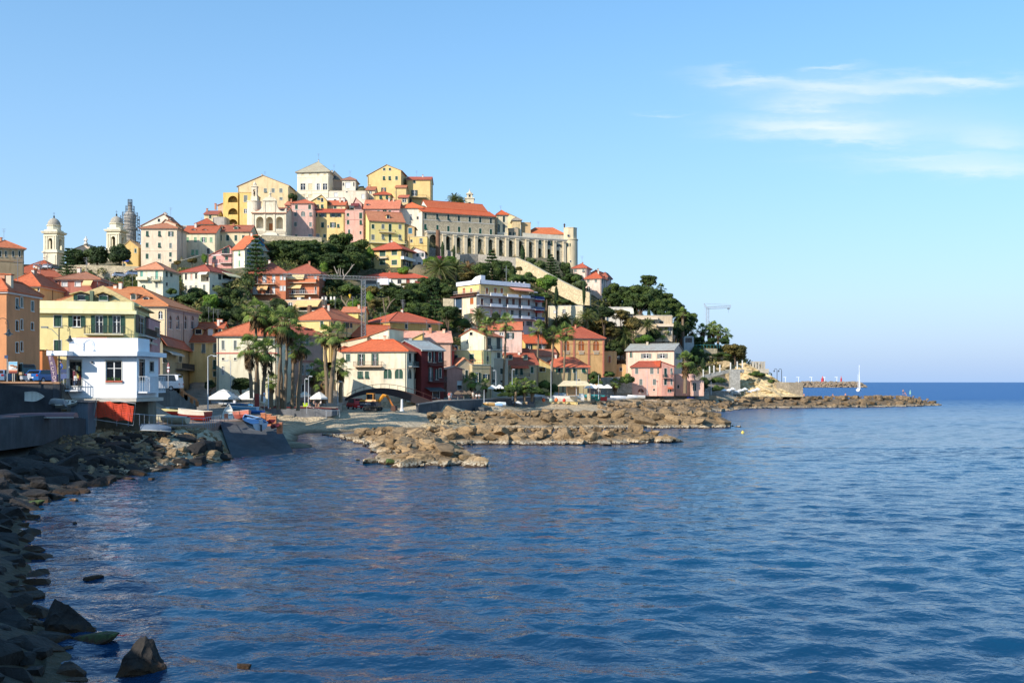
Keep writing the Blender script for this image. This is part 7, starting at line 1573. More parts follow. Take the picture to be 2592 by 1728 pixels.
# layered headland rock
def cliff():
 m=MB().mat(stone((236,208,156),.82,.5,4)); nu,nv=110,60; B=[(1838,1004),(1900,1004),(1960,1004),(2036,1004)]; T=[(1838,930),(1885,917),(1950,950),(2036,1001)]; vs=[]
 def at(P,t): k=min(2,int(t*3)); f=t*3-k; return [P[k][q]+(P[k+1][q]-P[k][q])*f for q in (0,1)]
 for j in range(nv+1):
  for i in range(nu+1):
   t=i/nu; b=j/nv; u0,v0=at(B,t); u1,v1=at(T,t); p=pt(u0+(u1-u0)*b,v0+(v1-v0)*b,315+15*b); q=p.z*.86+p.x*.42+noise.noise(p*.22)*.9; s=(q/.95)%1.0; n=noise.noise(p*.35)*1.6+noise.noise(p*1.1)*.45
   p.y-= s*1.0+n-.6; vs.append(p)
 m.mesh(vs,[(j*(nu+1)+i,j*(nu+1)+i+1,(j+1)*(nu+1)+i+1,(j+1)*(nu+1)+i) for j in range(nv) for i in range(nu)])
 n0=len(m.v); top=[vs[nv*(nu+1)+i] for i in range(nu+1)]; 
 for a,b in zip(top,top[1:]): m.face([a,b,b+Vector((0,12,-3)),a+Vector((0,12,-3))])
 random.seed(9); m.mat(stone((214,188,144),.8,.9,3))
 for i in range(26):
  u=rnd(1780,1850); v=rnd(905,1000); c=pt(u,v,324-(v-960)*.1); f,g=RK[random.randrange(12)]; s=rnd(1.2,2.6); m.mesh([Vector((a*s,b*s,d*s))+c for a,b,d in f],g)
 tag(m.build('cliff'),'layered yellow rock of the headland','cliff',None,'structure')
cliff()
strip('stone_ruin','old stone bastion at the foot of the headland, seaward of the layered rock','wall',GH,[(300,480,640,322),(440,484,640,322),(600,490,640,323)],5,stone((196,178,150),.8,1.2))
# far jetty
def jetty():
 random.seed(12); m=MB().mat(boulder_mat((190,168,140),-5)); Y0=1500
 for i in range(520):
  u=rnd(2026,2192); k=rnd(0,1); Y=Y0+rnd(0,60)*k; v=980-14.5*k*(1-max(0,(u-2165)/30)**2); c=pt(u,v,Y); r=rnd(1.5,3.2); vs,fs=RKL[random.randrange(8)]; m.mesh([Vector(a)*r+c for a in vs],fs)
 P=[pt(2020,966,1570),pt(2150,966,1570),pt(2170,967,1570)]
 for a,b in zip(P,P[1:]): m.hexa([a-Vector((0,0,9)),b-Vector((0,0,9)),b+Vector((0,14,-9)),a+Vector((0,14,-9))],[a,b,b+Vector((0,14,0)),a+Vector((0,14,0))])
 o=m.build('harbour_mole',None,False,tuple(pt(2100,978,1530))); tag(o,'distant rock harbour mole on the horizon','breakwater')
jetty()
# ---------------------------------------------------------------- camera, light, sky
cam=bpy.data.cameras.new('camera'); co=bpy.data.objects.new('camera',cam); COL.objects.link(co); co.location=(0,0,HC); co.rotation_euler=(PI/2,0,0)
cam.sensor_width=36; cam.lens=36*F/2592; cam.shift_y=(HV-864)/2592.0; cam.clip_end=100000; cam.clip_start=.5; SC.camera=co
sd=Vector((-math.sin(SUN_AZ)*math.cos(SUN_EL),-math.cos(SUN_AZ)*math.cos(SUN_EL),math.sin(SUN_EL)))
sl=bpy.data.lights.new('sun','SUN'); sl.energy=4.0; sl.angle=rad(.5); sl.color=(1,.93,.84); so=bpy.data.objects.new('sun',sl); COL.objects.link(so); so.rotation_euler=sd.to_track_quat('Z','Y').to_euler(); so.location=(-60,-60,80)
W=bpy.data.worlds.new('World'); SC.world=W; W.use_nodes=True
def sky():
 t=NT.__new__(NT); t.t=W.node_tree; t.n=t.t.nodes; bg=t.n['Background']
 s=t.nd('ShaderNodeTexSky',sky_type='NISHITA'); s.sun_disc=False; s.sun_elevation=SUN_EL; s.sun_rotation=math.atan2(sd.x,sd.y); s.altitude=0; s.air_density=1.0; s.dust_density=.35; s.ozone_density=1.6
 tc=t.nd('ShaderNodeTexCoord'); sp=t.nd('ShaderNodeSeparateXYZ'); t.ln(tc.outputs['Generated'],sp.inputs[0]); yy=t.math('MAXIMUM',sp.outputs[1],.05)
 ax=t.math('DIVIDE',sp.outputs[0],yy); el=t.math('DIVIDE',sp.outputs[2],yy)
 cb=t.nd('ShaderNodeCombineXYZ'); t.ln(ax,cb.inputs[0]); t.ln(el,cb.inputs[1])
 mp=t.nd('ShaderNodeMapping'); mp.inputs['Scale'].default_value=(9,42,1); mp.inputs['Rotation'].default_value=(0,0,rad(-4)); t.ln(cb.outputs[0],mp.inputs[0]); n1=t.noise(mp.outputs[0],1.0,7,.62)
 mp2=t.nd('ShaderNodeMapping'); mp2.inputs['Scale'].default_value=(7,16,1); t.ln(cb.outputs[0],mp2.inputs[0]); n2=t.noise(mp2.outputs[0],1.0,4,.6)
 axd=t.math('ADD',ax,t.math('MULTIPLY',t.math('SUBTRACT',n2,.5),.10)); eld=t.math('ADD',el,t.math('MULTIPLY',t.math('SUBTRACT',n1,.5),.05))
 tot=None
 for u,v,ru,rv,k in ((2110,222,190,26,.75),(1890,196,120,14,.5),(2060,318,180,26,.85),(2130,352,110,14,.5),(2440,204,150,18,.75),(2330,238,120,12,.4),(2480,425,260,20,.6),(2080,265,150,16,.55),(2400,330,260,70,.22),(2110,168,70,8,.45),(2540,350,120,30,.3),(1690,284,50,6,.25),(2330,400,220,10,.3)):
  dx=t.math('DIVIDE',t.math('SUBTRACT',axd,(u-CX)/F),ru/F); dy=t.math('DIVIDE',t.math('SUBTRACT',eld,(HV-v)/F),rv/F)
  d=t.math('ADD',t.math('MULTIPLY',dx,dx),t.math('MULTIPLY',dy,dy)); e=t.math('MULTIPLY',t.math('EXPONENT',t.math('MULTIPLY',d,-1.0)),k); tot=e if tot is None else t.math('ADD',tot,e)
 front=t.math('GREATER_THAN',sp.outputs[1],.06)
 c=t.math('MULTIPLY',t.math('MULTIPLY',tot,t.math('MULTIPLY_ADD',n1,1.5,.1)),t.math('MULTIPLY',front,.9),clamp=True)
 hs=t.nd('ShaderNodeHueSaturation'); hs.inputs['Hue'].default_value=SKY[0]; hs.inputs['Saturation'].default_value=SKY[1]; hs.inputs['Value'].default_value=SKY[2]; t.ln(s.outputs[0],hs.inputs['Color'])
 hz=t.nd('ShaderNodeMath',operation='EXPONENT'); t.ln(t.math('MULTIPLY',t.math('ABSOLUTE',sp.outputs[2]),-3.0),hz.inputs[0])
 base=t.mix(t.math('MULTIPLY',hz.outputs[0],SKY[4]),hs.outputs[0],SKY[5])
 mx=t.mix(c,base,SKY[6]); t.ln(mx,bg.inputs['Color']); bg.inputs['Strength'].default_value=SKY[3]
SKY=(.492,1.35,1.05,.15,1.0,(2.0,2.85,4.3,1),(4.4,4.75,5.1,1))
sky()
SC.view_settings.view_transform='Standard'; SC.view_settings.look='None'; SC.view_settings.exposure=0.55; SC.view_settings.gamma=1
SC.cycles.max_bounces=6; SC.cycles.diffuse_bounces=2; SC.cycles.glossy_bounces=3; SC.cycles.transparent_max_bounces=4; SC.cycles.caustics_reflective=False; SC.cycles.caustics_refractive=False
# ---------------------------------------------------------------- boats
def gp(fr,u,v,z): uu,vv=U(fr,u),V(fr,v); Y=(HC-z)*F/(vv-HV); return Vector((tx(uu)*Y,Y,z))
def hull_rings(L_,B,H,n=12):
 R=[]
 for i in range(n+1):
  t=i/n; w=B/2*(math.sin(min(1,(1-t)*1.7)*PI/2)**.8)*(.86+.14*math.sin(PI*t)); kz=H*.55*t**3; sh=H*(1+.28*t*t)
  x=-L_/2+L_*t+ (0); R.append([(x,-w,sh),(x+.02*L_*t,-w*.9,sh*.62),(x,-w*.62,kz+H*.16),(x,0,kz),(x,w*.62,kz+H*.16),(x+.02*L_*t,w*.9,sh*.62),(x,w,sh)])
 return R
def boat(lab,p,L_,B,H,rz,hull,deck=(236,230,214),band=None,tilt=0.0,motor=False,cover=None,group=None,name='rowing_boat',flip=False,roll=0.0):
 t=local(name,lab,'boat',tuple(p),0,group); t.rotation_euler=(roll+(PI if flip else 0),tilt,rz)
 R=hull_rings(L_,B,H); m=MB().mat(flat(hull,.85,.35)); n=len(R)-1
 for i in range(n):
  for k in range(6):
   if band: m.mat(flat(band if k in(0,5) else hull,.85,.35))
   m.face([R[i][k],R[i+1][k],R[i+1][k+1],R[i][k+1]])
 m.mat(flat(hull,.85,.35)); m.face([R[0][k] for k in range(7)]); m.build('hull',t)
 d=MB().mat(flat(cover or deck,.85,.5)); zz=.0 if cover else -H*.28
 top=[(R[i][0][0],R[i][0][1]*.93,R[i][0][2]+zz+(.0 if not cover else .02)) for i in range(n+1)]; bot=[(a,-b,c) for a,b,c in top]
 for i in range(n):
  if cover: 
   a,b=top[i],top[i+1]; c,e=bot[i],bot[i+1]; mid=lambda p,q:((p[0]+q[0])/2,0,p[2]+H*.35*(1-abs(p[0])/L_)); d.face([a,b,mid(b,e),mid(a,c)]); d.face([mid(a,c),mid(b,e),e,c])
  else: d.face([top[i],top[i+1],bot[i+1],bot[i]])
 d.build('cover' if cover else 'deck',t)
 g=MB().mat(flat(deck,.9,.4))
 for s in(0,6): g.tube([R[i][s] for i in range(n+1)],.035*max(1,B/1.6),5)
 if not cover:
  for f in(.25,.5,.72): i=int(f*n); g.box((R[i][0][0],0,R[i][0][2]-H*.12),(.22,abs(R[i][0][1])*1.9,.05))
 g.build('gunwale',t)
 if motor:
  q=MB().mat(flat((226,226,230),.85,.35)); q.box((-L_/2-.18,0,H*1.2),(.38,.34,.5)); q.mat(flat((60,60,64),.8,.4)); q.box((-L_/2-.2,0,H*.55),(.18,.16,.9)); q.box((-L_/2-.22,0,.08),(.34,.12,.16)); q.build('outboard_motor',t)
 return t
BG='boats in the boatyard'
boat('white and blue motorboat with a dark stripe resting on the slipway',pt(640,1081,112.5),5.6,2.0,.85,rad(118),(226,232,240),(150,190,230),(40,46,64),-.12,True,name='motor_boat').rotation_euler=(rad(-4),rad(-6),rad(122))
boat('small green and white rowing boat beside the ramp wall',pt(396,1045,138),3.4,1.3,.62,rad(8),(40,120,84),(240,238,226),(236,238,232),group=BG)
boat('boat with a yellow cover and dark red hull',gp(I2,880,590,3.5),3.6,1.5,.75,rad(-160),(130,36,30),(240,220,150),None,0,False,(246,226,150),BG)
boat('red and white wooden boat with a cream stern',gp(I2,1590,700,3.45),4.2,1.9,1.15,rad(160),(150,40,34),(236,220,196),(238,224,204),group=BG)
boat('boat wrapped in a beige tarpaulin behind the railing',gp(I2,960,775,3.4),4.2,1.6,.7,rad(172),(196,190,164),(196,190,164),None,0,False,(204,196,166),BG)
boat('grey upturned dinghy behind the railing',gp(I2,590,770,3.9),2.8,1.4,.6,rad(10),(120,134,150),flip=True,group=BG)
boat('black and white inflatable bow sticking out by the orange net',gp(I2,60,775,3.5),2.8,1.5,.6,rad(15),(40,42,46),(240,240,240),(240,240,240),group=BG)
boat('blue-covered boat behind the leaning red plank',gp(I2,230,600,3.5),3.2,1.4,.65,rad(185),(40,80,160),(60,120,200),None,0,False,(50,100,190),BG)
boat('olive-grey hull stored against the ramp wall',pt(432,1043,139),4.0,1.3,.6,rad(176),(120,116,104),group=BG)
boat('white motor launch with a cabin screen under the white umbrellas',gp(I3,130,400,3.7),4.6,1.7,.95,rad(170),(226,232,236),(200,210,220),None,0,True,group=BG,name='motor_boat')
boat('white runabout with a raised windscreen under the right umbrella',gp(I3,470,335,3.8),4.0,1.6,.9,rad(188),(240,238,232),(230,230,228),(150,70,60),0,False,None,BG,'motor_boat')
boat('boat with a bright blue cover behind the red hull',gp(I3,500,420,3.6),4.2,1.6,.75,rad(185),(150,200,230),(80,160,220),None,0,False,(80,160,226),BG)
boat('light blue boat with a pale deck under the umbrellas',gp(I3,560,455,3.6),4.4,1.5,.7,rad(174),(170,210,230),(226,236,240),(120,180,220),group=BG)
boat('brick-red bow of a boat pointing at the slipway',gp(I3,560,610,3.45),4.4,1.8,1.0,rad(-60),(190,90,76),(226,190,170),(214,130,110),group=BG)
boat('vivid blue flat skiff behind the slipway boat',gp(I3,720,495,3.5),3.4,1.3,.45,rad(170),(60,120,200),(70,140,220),group=BG)
boat('white dinghy leaning on end beside the railing chair',gp(I3,280,560,3.5),3.4,1.3,.6,rad(100),(230,234,236),tilt=-.7,group=BG)
boat('long upturned brown canoe on the shaded concrete bank',pt(95,1043,90),7.2,1.0,.45,rad(176),(120,90,96),flip=True,group='boats on the shaded bank')
boat('short upturned brown boat end at the left edge of the concrete bank',pt(12,1052,86),2.6,1.0,.4,rad(180),(110,84,88),flip=True,group='boats on the shaded bank')
boat('pale boat lying on its side by the tin shed',pt(143,1028,95),2.2,1.1,.5,rad(160),(150,160,164),roll=.5,group='boats on the shaded bank')
boat('pale dinghy with a rounded stern beside the tin shed',pt(168,1031,95.3),1.9,1.1,.5,rad(20),(150,146,134),roll=.4,group='boats on the shaded bank')
boat('white hull hung against the dark retaining wall',pt(88,1003,95.0),1.7,.9,.35,0,(214,220,226),roll=0).rotation_euler=(rad(90),0,rad(20))
boat('long white boat with a blue bow on the yellow platform',pt(1407,1018,258),11,2.6,1.6,rad(181),(244,242,236),(240,244,246),(250,250,250),name='fishing_boat')
boat('blue and white boat behind the long white boat',pt(1440,1010,264),8,2.2,1.4,rad(178),(220,236,244),(120,190,214),(236,240,244),name='fishing_boat')
for a in (('white hull stacked upside down on the quay rack',1570,1000.5,276,5.6,0,True),('white pedal-boat hull on the stones by the red crates',1556,1014,268,6,6,False),('small white skiff right of the stacked hulls',1592,1011,272,4.6,-8,False),('slim white sailing dinghy at the stone seawall',1611,1008,278,4.8,175,False)):
 boat(a[0],pt(a[1],a[2],a[3]),a[4],2.0,.8,rad(a[5]),(246,246,244),(240,240,240),flip=a[6],group='white hulls by the seawall')
boat('turquoise-covered boat between the beige tarp and the green bin',pt(1502,1010,270),6,2,.9,rad(180),(60,170,170),(80,190,186),None,0,False,(70,180,180))
for i,(u,v,c) in enumerate(((770,1255,(190,150,90)),(880,1262,(150,190,230)),(930,1250,(210,224,236)),(1165,1235,(226,232,238)),(1240,1240,(180,150,110)))):
 boat(('tan dinghy at the left end of the concrete ledge','light blue dinghy on the concrete ledge','pale hull propped on its edge on the concrete ledge','white dinghy on the ledge below the quay rail','tan dinghy at the right end of the concrete ledge')[i],pt(U(GE,u),V(GE,v)+3,(214,221,224,237,243)[i]),2.6,1.1,.6,rad(175),c,roll=.5,group='dinghies on the quay ledge')
def yacht():
 Y=870; c=pt(U(GH,1241),V(GH,592),Y); t=local('sailing_yacht','white sailing yacht with bare masts at anchor off the pier','yacht',(c.x,c.y,0),rad(62)); m=MB().mat(flat((250,246,240),.9,.4)); R=hull_rings(12,3.8,1.7)
 for i in range(12):
  for k in range(6): m.face([R[i][k],R[i+1][k],R[i+1][k+1],R[i][k+1]])
  m.face([R[i][0],R[i+1][0],R[i+1][6],R[i][6]])
 m.face(R[0]); m.build('hull',t); q=MB().mat(flat((244,240,234),.9,.4)); q.hexa([(-4,-1.2,1.7),(2.4,-.9,1.8),(2.4,.9,1.8),(-4,1.2,1.7)],[(-3.6,-1,2.7),(1.6,-.7,2.5),(1.6,.7,2.5),(-3.6,1,2.7)]); q.build('cabin',t)
 q=MB().mat(flat((250,250,250),.95,.4)); q.tube([(1.2,0,1.5),(1.2,0,23)],[.24,.2],6); q.tube([(1.2,0,3),(-3.6,0,3.2)],.2,6); q.build('main_mast',t); q=MB().mat(flat((250,250,250),.95,.4)); q.tube([(-5,0,1.5),(-5,0,15)],[.2,.14],6); q.build('mizzen_mast',t)
 q=MB().mat(flat((250,250,246),.95,.6)); q.tube([(5.8,0,2),(1.3,0,22)],[.3,.1],6); q.build('furled_sail',t)
yacht()
# ---------------------------------------------------------------- umbrellas, lamps, signs
def umbrella(lab,fr,u,v,w,Y,col=(250,246,236),h=2.4,sq=True,group=None,vb=None):
 c=pt(U(fr,u),V(fr,v),Y); r=w/fr[2]/F*Y/2; zb=c.z-h-r*.2; t=thing('parasol',lab,'parasol',(c.x,c.y,zb),group); n=4 if sq else 8; m=MB().mat(flat(col,.88,.8)); k=1.3 if sq else 1
 m.lathe((c.x,c.y,0),[(r*k,c.z-.28-r*.12),(r*k,c.z-r*.12),(r*.36*k,c.z+r*.33),(r*.34*k,c.z+r*.36)],n); m.lathe((c.x,c.y,0),[(r*.4*k,c.z+r*.36),(.05,c.z+r*.5)],n); m.build('canopy',t)
 p=MB().mat(flat((210,200,180),.8,.5)); p.tube([(c.x,c.y,zb),(c.x,c.y,c.z+r*.48)],.045,6); p.build('pole',t); b=MB().mat(flat((150,150,150))); b.box((c.x,c.y,zb+.05),(.7,.7,.1)); b.build('base',t)
for a in (('large white umbrella over the boats, left',I3,190,160,500,156),('large white umbrella over the boats, right',I3,690,165,450,159),('large white umbrella half behind the left one',I3,330,150,320,166)): umbrella(*a,h=2.6)
for a in (('small white parasol by the palm trunks',I3,1700,130,230,178),('white parasol at the end of the seawall terrace',I3,1970,170,350,176),('small white parasol partly behind the palm trunks',I3,1590,150,160,182)): umbrella(*a,sq=False)
for i,a in enumerate((330,415,490,560,630)): umbrella('dark brown café umbrella on the quay, number %s of a row from the red house'%('one two three four five'.split()[i]),GE,a,1080,110,214+i*3,(120,100,80),2.3,group='dark umbrellas of the quay café')
for lab,u,v,w,Y in (('white café canopy left behind the palms',820,1005,130,228),('white café canopy in the middle behind the palms',920,1000,130,230),('white café canopy right behind the palms',1040,1010,130,232)): umbrella(lab,GE,u,v,w,Y,group='white canopies behind the palms')
for lab,u,v,w,Y in (('cream beach-bar umbrella nearest the beach-bar house',2210,1000,190,258),('cream beach-bar umbrella next to the lamp post',2330,990,110,262)): umbrella(lab,GE,u,v,w,Y,group='cream umbrellas of the beach bar')
for lab,u,w,Y in (('cream beach-bar umbrella left of the rubble wall',20,110,264),('cream beach-bar umbrella second from the rubble wall',95,110,267),('cream beach-bar umbrella at the rubble wall',175,110,270)): umbrella(lab,GG,u,650,w,Y,group='cream umbrellas of the beach bar')
def awn_tent():
 Y=256; t=thing('beach_bar','beach bar under a wide cream awning below the long orange-red roof','bar',tuple(pt(U(GE,1980),V(GE,1090),Y))); a=[pt(U(GE,u),V(GE,v),Y+d) for u,v,d in ((1745,990,-5),(2215,985,-5),(2150,925,0),(1830,920,0))]; m=MB().mat(flat((250,226,180),.88,.8)); m.prism(a,(0,0,.12)); m.build('awning',t)
 q=MB().mat(flat((120,80,60))); 
 for u in (1760,1870,2000,2110,2200): p=pt(U(GE,u),V(GE,992),Y-4.8); q.tube([p,(p.x,p.y,4.6)],.07,6)
 q.build('posts',t); q=MB().mat(flat((200,170,130))); b=pt(U(GE,1960),V(GE,1040),Y-1); q.box((b.x,b.y,5.7),(3,2,2.2)); q.build('counter',t)
awn_tent()
def lamp(lab,fr,u,v0,v1,Y,col=(200,204,206),arm=.9,side=1,group=None,head=True):
 b=pt(U(fr,u),V(fr,v1),Y); top=pt(U(fr,u),V(fr,v0),Y); t=thing('lamp_post',lab,'lamp post',tuple(b),group); m=MB().mat(flat(col,.85,.4)); m.tube([b-Vector((0,0,.6)),b.lerp(top,.5),top],[.1,.075,.05],7); m.build('pole',t)
 if head: q=MB().mat(flat(col,.85,.4)); e=top+Vector((arm*side,0,.12)); q.tube([top,top.lerp(e,.5)+Vector((0,0,.15)),e],.04,5); q.box((e.x,e.y,e.z-.04),(.5,.22,.14)); q.build('lamp_head',t)
for lab,fr,u,v0,v1,Y,arm in (('tall grey-green lamp post between the row house and the umbrellas',GB,765,640,1400,126,.9),('lamp post with a curved arm before the cream house',GB,1065,700,1070,168,-.7),('slim pole right of the no-entry sign',GB,1565,900,1270,150,0),('white lamp post on the quay behind the canopies',GE,870,775,1010,228,-.5),('white lamp post on the quay at the washing balcony',GE,1100,760,1150,226,.4),('tall white mast before the beach-bar house',GE,1650,640,1125,250,0),('white mast by the beach-bar umbrellas',GE,2325,835,1140,254,0),('thin mast beside the beach-bar awning',GE,2010,780,1090,252,0),('lamp post before the salmon front house',GG,650,470,720,281,-.2),('slim white post at the end of the pink wing',GG,1412,585,720,291,0),('mast at the café umbrellas',GE,702,1040,1190,213,0),('white mast at the palms left of the mast pair',GC,215,1010,1340,172,.4),('white mast pair partner with floodlights',GC,165,1045,1330,171,.4),('thin white pole left of the leaning palm',GC,600,1080,1340,180,.5)):
 lamp(lab,fr,u,v0,v1,Y,arm=abs(arm),side=1 if arm>0 else -1,head=arm!=0)
def scroll_lamp(lab,u,v0,v1,Y,hu,hv,double):
 b=pt(u,v1,Y); top=pt(u,v0,Y); t=thing('street_lamp',lab,'street lamp',tuple(b)); m=MB().mat(flat((74,80,78),.8,.45,.3)); m.tube([b-Vector((0,0,.5)),top],[.09,.06],8); m.build('pole',t); h=pt(hu,hv,Y); r=(h.x-top.x)/2; q=MB().mat(flat((74,80,78),.8,.45,.3)); z0=top.z-.25
 q.tube([Vector((top.x,top.y,z0-.7))]+[Vector((top.x+r-r*math.cos(PI*i/10),top.y,z0+r*math.sin(PI*i/10))) for i in range(11)]+[Vector((h.x,h.y,h.z+.25))],.03,5)
 q.tube([Vector((h.x-r*.3+.3*r*(1-i/14)*math.cos(i*.75),h.y,z0+.1+.4*r*(1-i/14)*math.sin(i*.75))) for i in range(14)],.02,4); q.build('scroll_arm',t)
 q=MB().mat(flat((70,78,80),.8,.4,.3)); q.lathe((h.x,h.y,0),[(.04,h.z+.3),(.09,h.z+.28),(.13,h.z+.2),(.1,h.z+.12),(.24,h.z-.08),(.42,h.z-.17),(.42,h.z-.2)],14); q.mat(flat((220,224,220),.9,.2)); q.lathe((h.x,h.y,0),[(.25,h.z-.2),(.2,h.z-.3),(.08,h.z-.36)],12); q.build('lantern',t)
 if double: q=MB().mat(flat((150,154,150),.8,.4)); k=pt(113,828,Y); p=Vector((top.x,top.y,top.z-.8)); q.tube([p,p.lerp(k,.5)+Vector((0,0,.25)),k],.03,5); q.box((k.x,k.y,k.z),(.62,.26,.16),.1); q.build('flood_arm',t)
scroll_lamp('double street lamp with a scroll arm beside the banner flag',149.5,831,972,96.5,177,857,True)
scroll_lamp('street lamp with a scroll arm reaching in at the left edge',-8,813,970,93,21.5,841,False)
def post_sign(name,lab,u,v1,Y,plates,pr=.04,col=(200,200,196)):
 b=pt(u,v1,Y); t=thing(name,lab,'sign',tuple(b)); tp=min(p[1]-p[3]/2 for p in plates); m=MB().mat(flat(col,.85,.5)); top=pt(u,tp,Y); m.tube([b-Vector((0,0,.4)),top],pr,6); m.build('post',t)
 for sh,v,w,h,c,uc in [(p[0],p[1],p[2],p[3],p[4],p[5] if len(p)>5 else u) for p in plates]:
  c0=pt(uc,v,Y-.08); k=Y/F; W_,H_=w*k/2,h*k/2; q=MB()
  def poly(pts,d,cc): q.mat(flat(cc,.85,.5)); q.prism([(c0.x+a*W_,c0.y-d,c0.z+b_*H_) for a,b_ in pts],(0,.025,0))
  circ=[(math.cos(i*PI/10),math.sin(i*PI/10)) for i in range(20)]
  if sh=='rect': poly([(-1,-1),(1,-1),(1,1),(-1,1)],0,c)
  if sh=='cross': poly([(-1,-1),(1,-1),(1,1),(-1,1)],0,c); poly([(-.6,-.6),(.6,-.6),(0,.55)],.03,(240,240,240)); poly([(-.15,-.5),(.15,-.5),(.1,.15),(-.1,.15)],.06,(30,30,40))
  if sh=='disc': poly(circ,0,c); poly([(a*.72,b_*.72) for a,b_ in circ],.03,(245,245,245))
  if sh=='noent': poly(circ,0,c); poly([(-.7,-.18),(.7,-.18),(.7,.18),(-.7,.18)],.03,(245,245,245))
  if sh=='arrow': poly(circ,0,c); poly([(-.14,-.7),(.14,-.7),(.14,.1),(-.14,.1)],.03,(245,245,245)); poly([(-.45,.1),(.45,.1),(0,.75)],.033,(245,245,245))
  if sh=='yield': poly([(-1,1),(1,1),(0,-1)],0,c); poly([(-.55,.72),(.55,.72),(0,-.4)],.03,(245,245,245))
  if sh=='warn': poly([(-1,-1),(1,-1),(0,1)],0,c); poly([(-.55,-.72),(.55,-.72),(0,.4)],.03,(245,245,245)); poly([(-.1,-.6),(.1,-.6),(.1,.0),(-.1,.0)],.06,(30,30,30))
  q.build('plate',t)
post_sign('traffic_sign','yield triangle over a blue arrow disc beside the banner flag',152.8,972,97.5,[('yield',915,9,10,(200,40,36)),('arrow',926.5,13,15,(30,90,190))])
post_sign('traffic_sign','blue pedestrian crossing sign on the yellow house wall',114.5,972,121,[('cross',924,7.5,11,(30,80,170))])
post_sign('traffic_sign','small blue street plate on a white post at the left edge',18.5,972,98,[('rect',903,9,8,(50,80,120),15.5)])
post_sign('direction_sign','dark blue direction board behind the arrow disc',161,972,101,[('rect',939,14,10,(36,60,110)),('rect',952,16,13,(70,90,140))])
post_sign('traffic_sign','red warning triangle over a plate and a disc beside the white van',GB[0]+240/GB[2],973,112,[('warn',922,7,10,(200,40,36)),('rect',930,6,4,(240,240,240)),('disc',938.5,7,8.5,(200,40,36))])
post_sign('traffic_sign','no-entry disc over a white plate at the slipway',669,1046,150,[('disc',996,7,11,(200,40,40)),('rect',1010,6,16,(245,245,245))])
def text(s,size,m,name,par,loc,rot,ext=.012):
 c=bpy.data.curves.new(name,'FONT'); c.body=s; c.size=size; c.extrude=ext; c.align_x='CENTER'; c.align_y='CENTER'; o=bpy.data.objects.new(name,c); COL.objects.link(o); dg=bpy.context.evaluated_depsgraph_get(); me=bpy.data.meshes.new_from_object(o.evaluated_get(dg)); bpy.data.objects.remove(o)
 me.materials.clear(); me.materials.append(m); q=bpy.data.objects.new(name,me); COL.objects.link(q); q.rotation_euler=rot; q.location=Vector(loc)-(Vector(par['_loc']) if par else Vector((0,0,0))); q.parent=par; return q
def flagb():
 Y=97; b=pt(137,972,Y); t=thing('banner_flag','purple-grey feather banner with vertical pale lettering on the wall','banner',tuple(b)); L0=[(118,883),(122,905),(126,925),(129,945),(132,971)]; R0=[(131,896),(138,912),(142,930),(145,948),(148,970)]; m=MB().mat(flat((120,100,128),.85,.8))
 top=pt(118,883,Y)
 for i in range(4): m.prism([pt(*L0[i],Y),pt(*R0[i],Y),pt(*R0[i+1],Y),pt(*L0[i+1],Y)],(0,.03,0))
 m.build('cloth',t); p=MB().mat(flat((60,60,64),.8,.4)); p.tube([b-Vector((0,0,.3)),pt(134,960,Y+.06),pt(127,925,Y+.06),pt(118,883,Y+.06)],[.035,.03,.025,.015],5); p.build('pole',t)
 for ch,u,v in zip('MERCTOP',(124.5,127.5,131,133,135.5,137.5,139.5),(894,907,920,933,945,956,967)): text(ch,.46,flat((236,214,206),.9,.7),'letter',t,pt(u,v,Y-.03),(PI/2,rad(-6),0),.008)
flagb()
def billboard():
 Y=97.2; b=pt(33,972,Y); t=thing('billboard','small tourist billboard with a boat picture on two posts','billboard',tuple(b)); m=MB(); P=lambda u,v,d=0: pt(u,v,Y-d)
 def rc(u0,u1,v0,v1,c,d): m.mat(flat(c,.9,.5)); m.prism([P(u0,v1,d),P(u1,v1,d),P(u1,v0,d),P(u0,v0,d)],(0,.03,0))
 rc(21.5,44,915,944.5,(238,236,228),0); rc(22.2,43.3,915.8,921,(120,190,226),.035); rc(22.2,43.3,921,925,(170,214,236),.035); rc(25,34,923,926,(200,120,60),.07); rc(34,42,926,930,(170,110,60),.07); rc(27,41,930,932,(230,230,230),.07); rc(22.2,43.3,936,940,(214,130,90),.035); rc(22.2,43.3,940,944,(130,40,36),.035); m.build('panel',t)
 q=MB().mat(flat((200,190,170))); 
 for u in (32,36.5): q.tube([pt(u,972,Y+.05)-Vector((0,0,.3)),pt(u,944,Y+.05)],.05,5)
 q.build('post',t)
billboard()
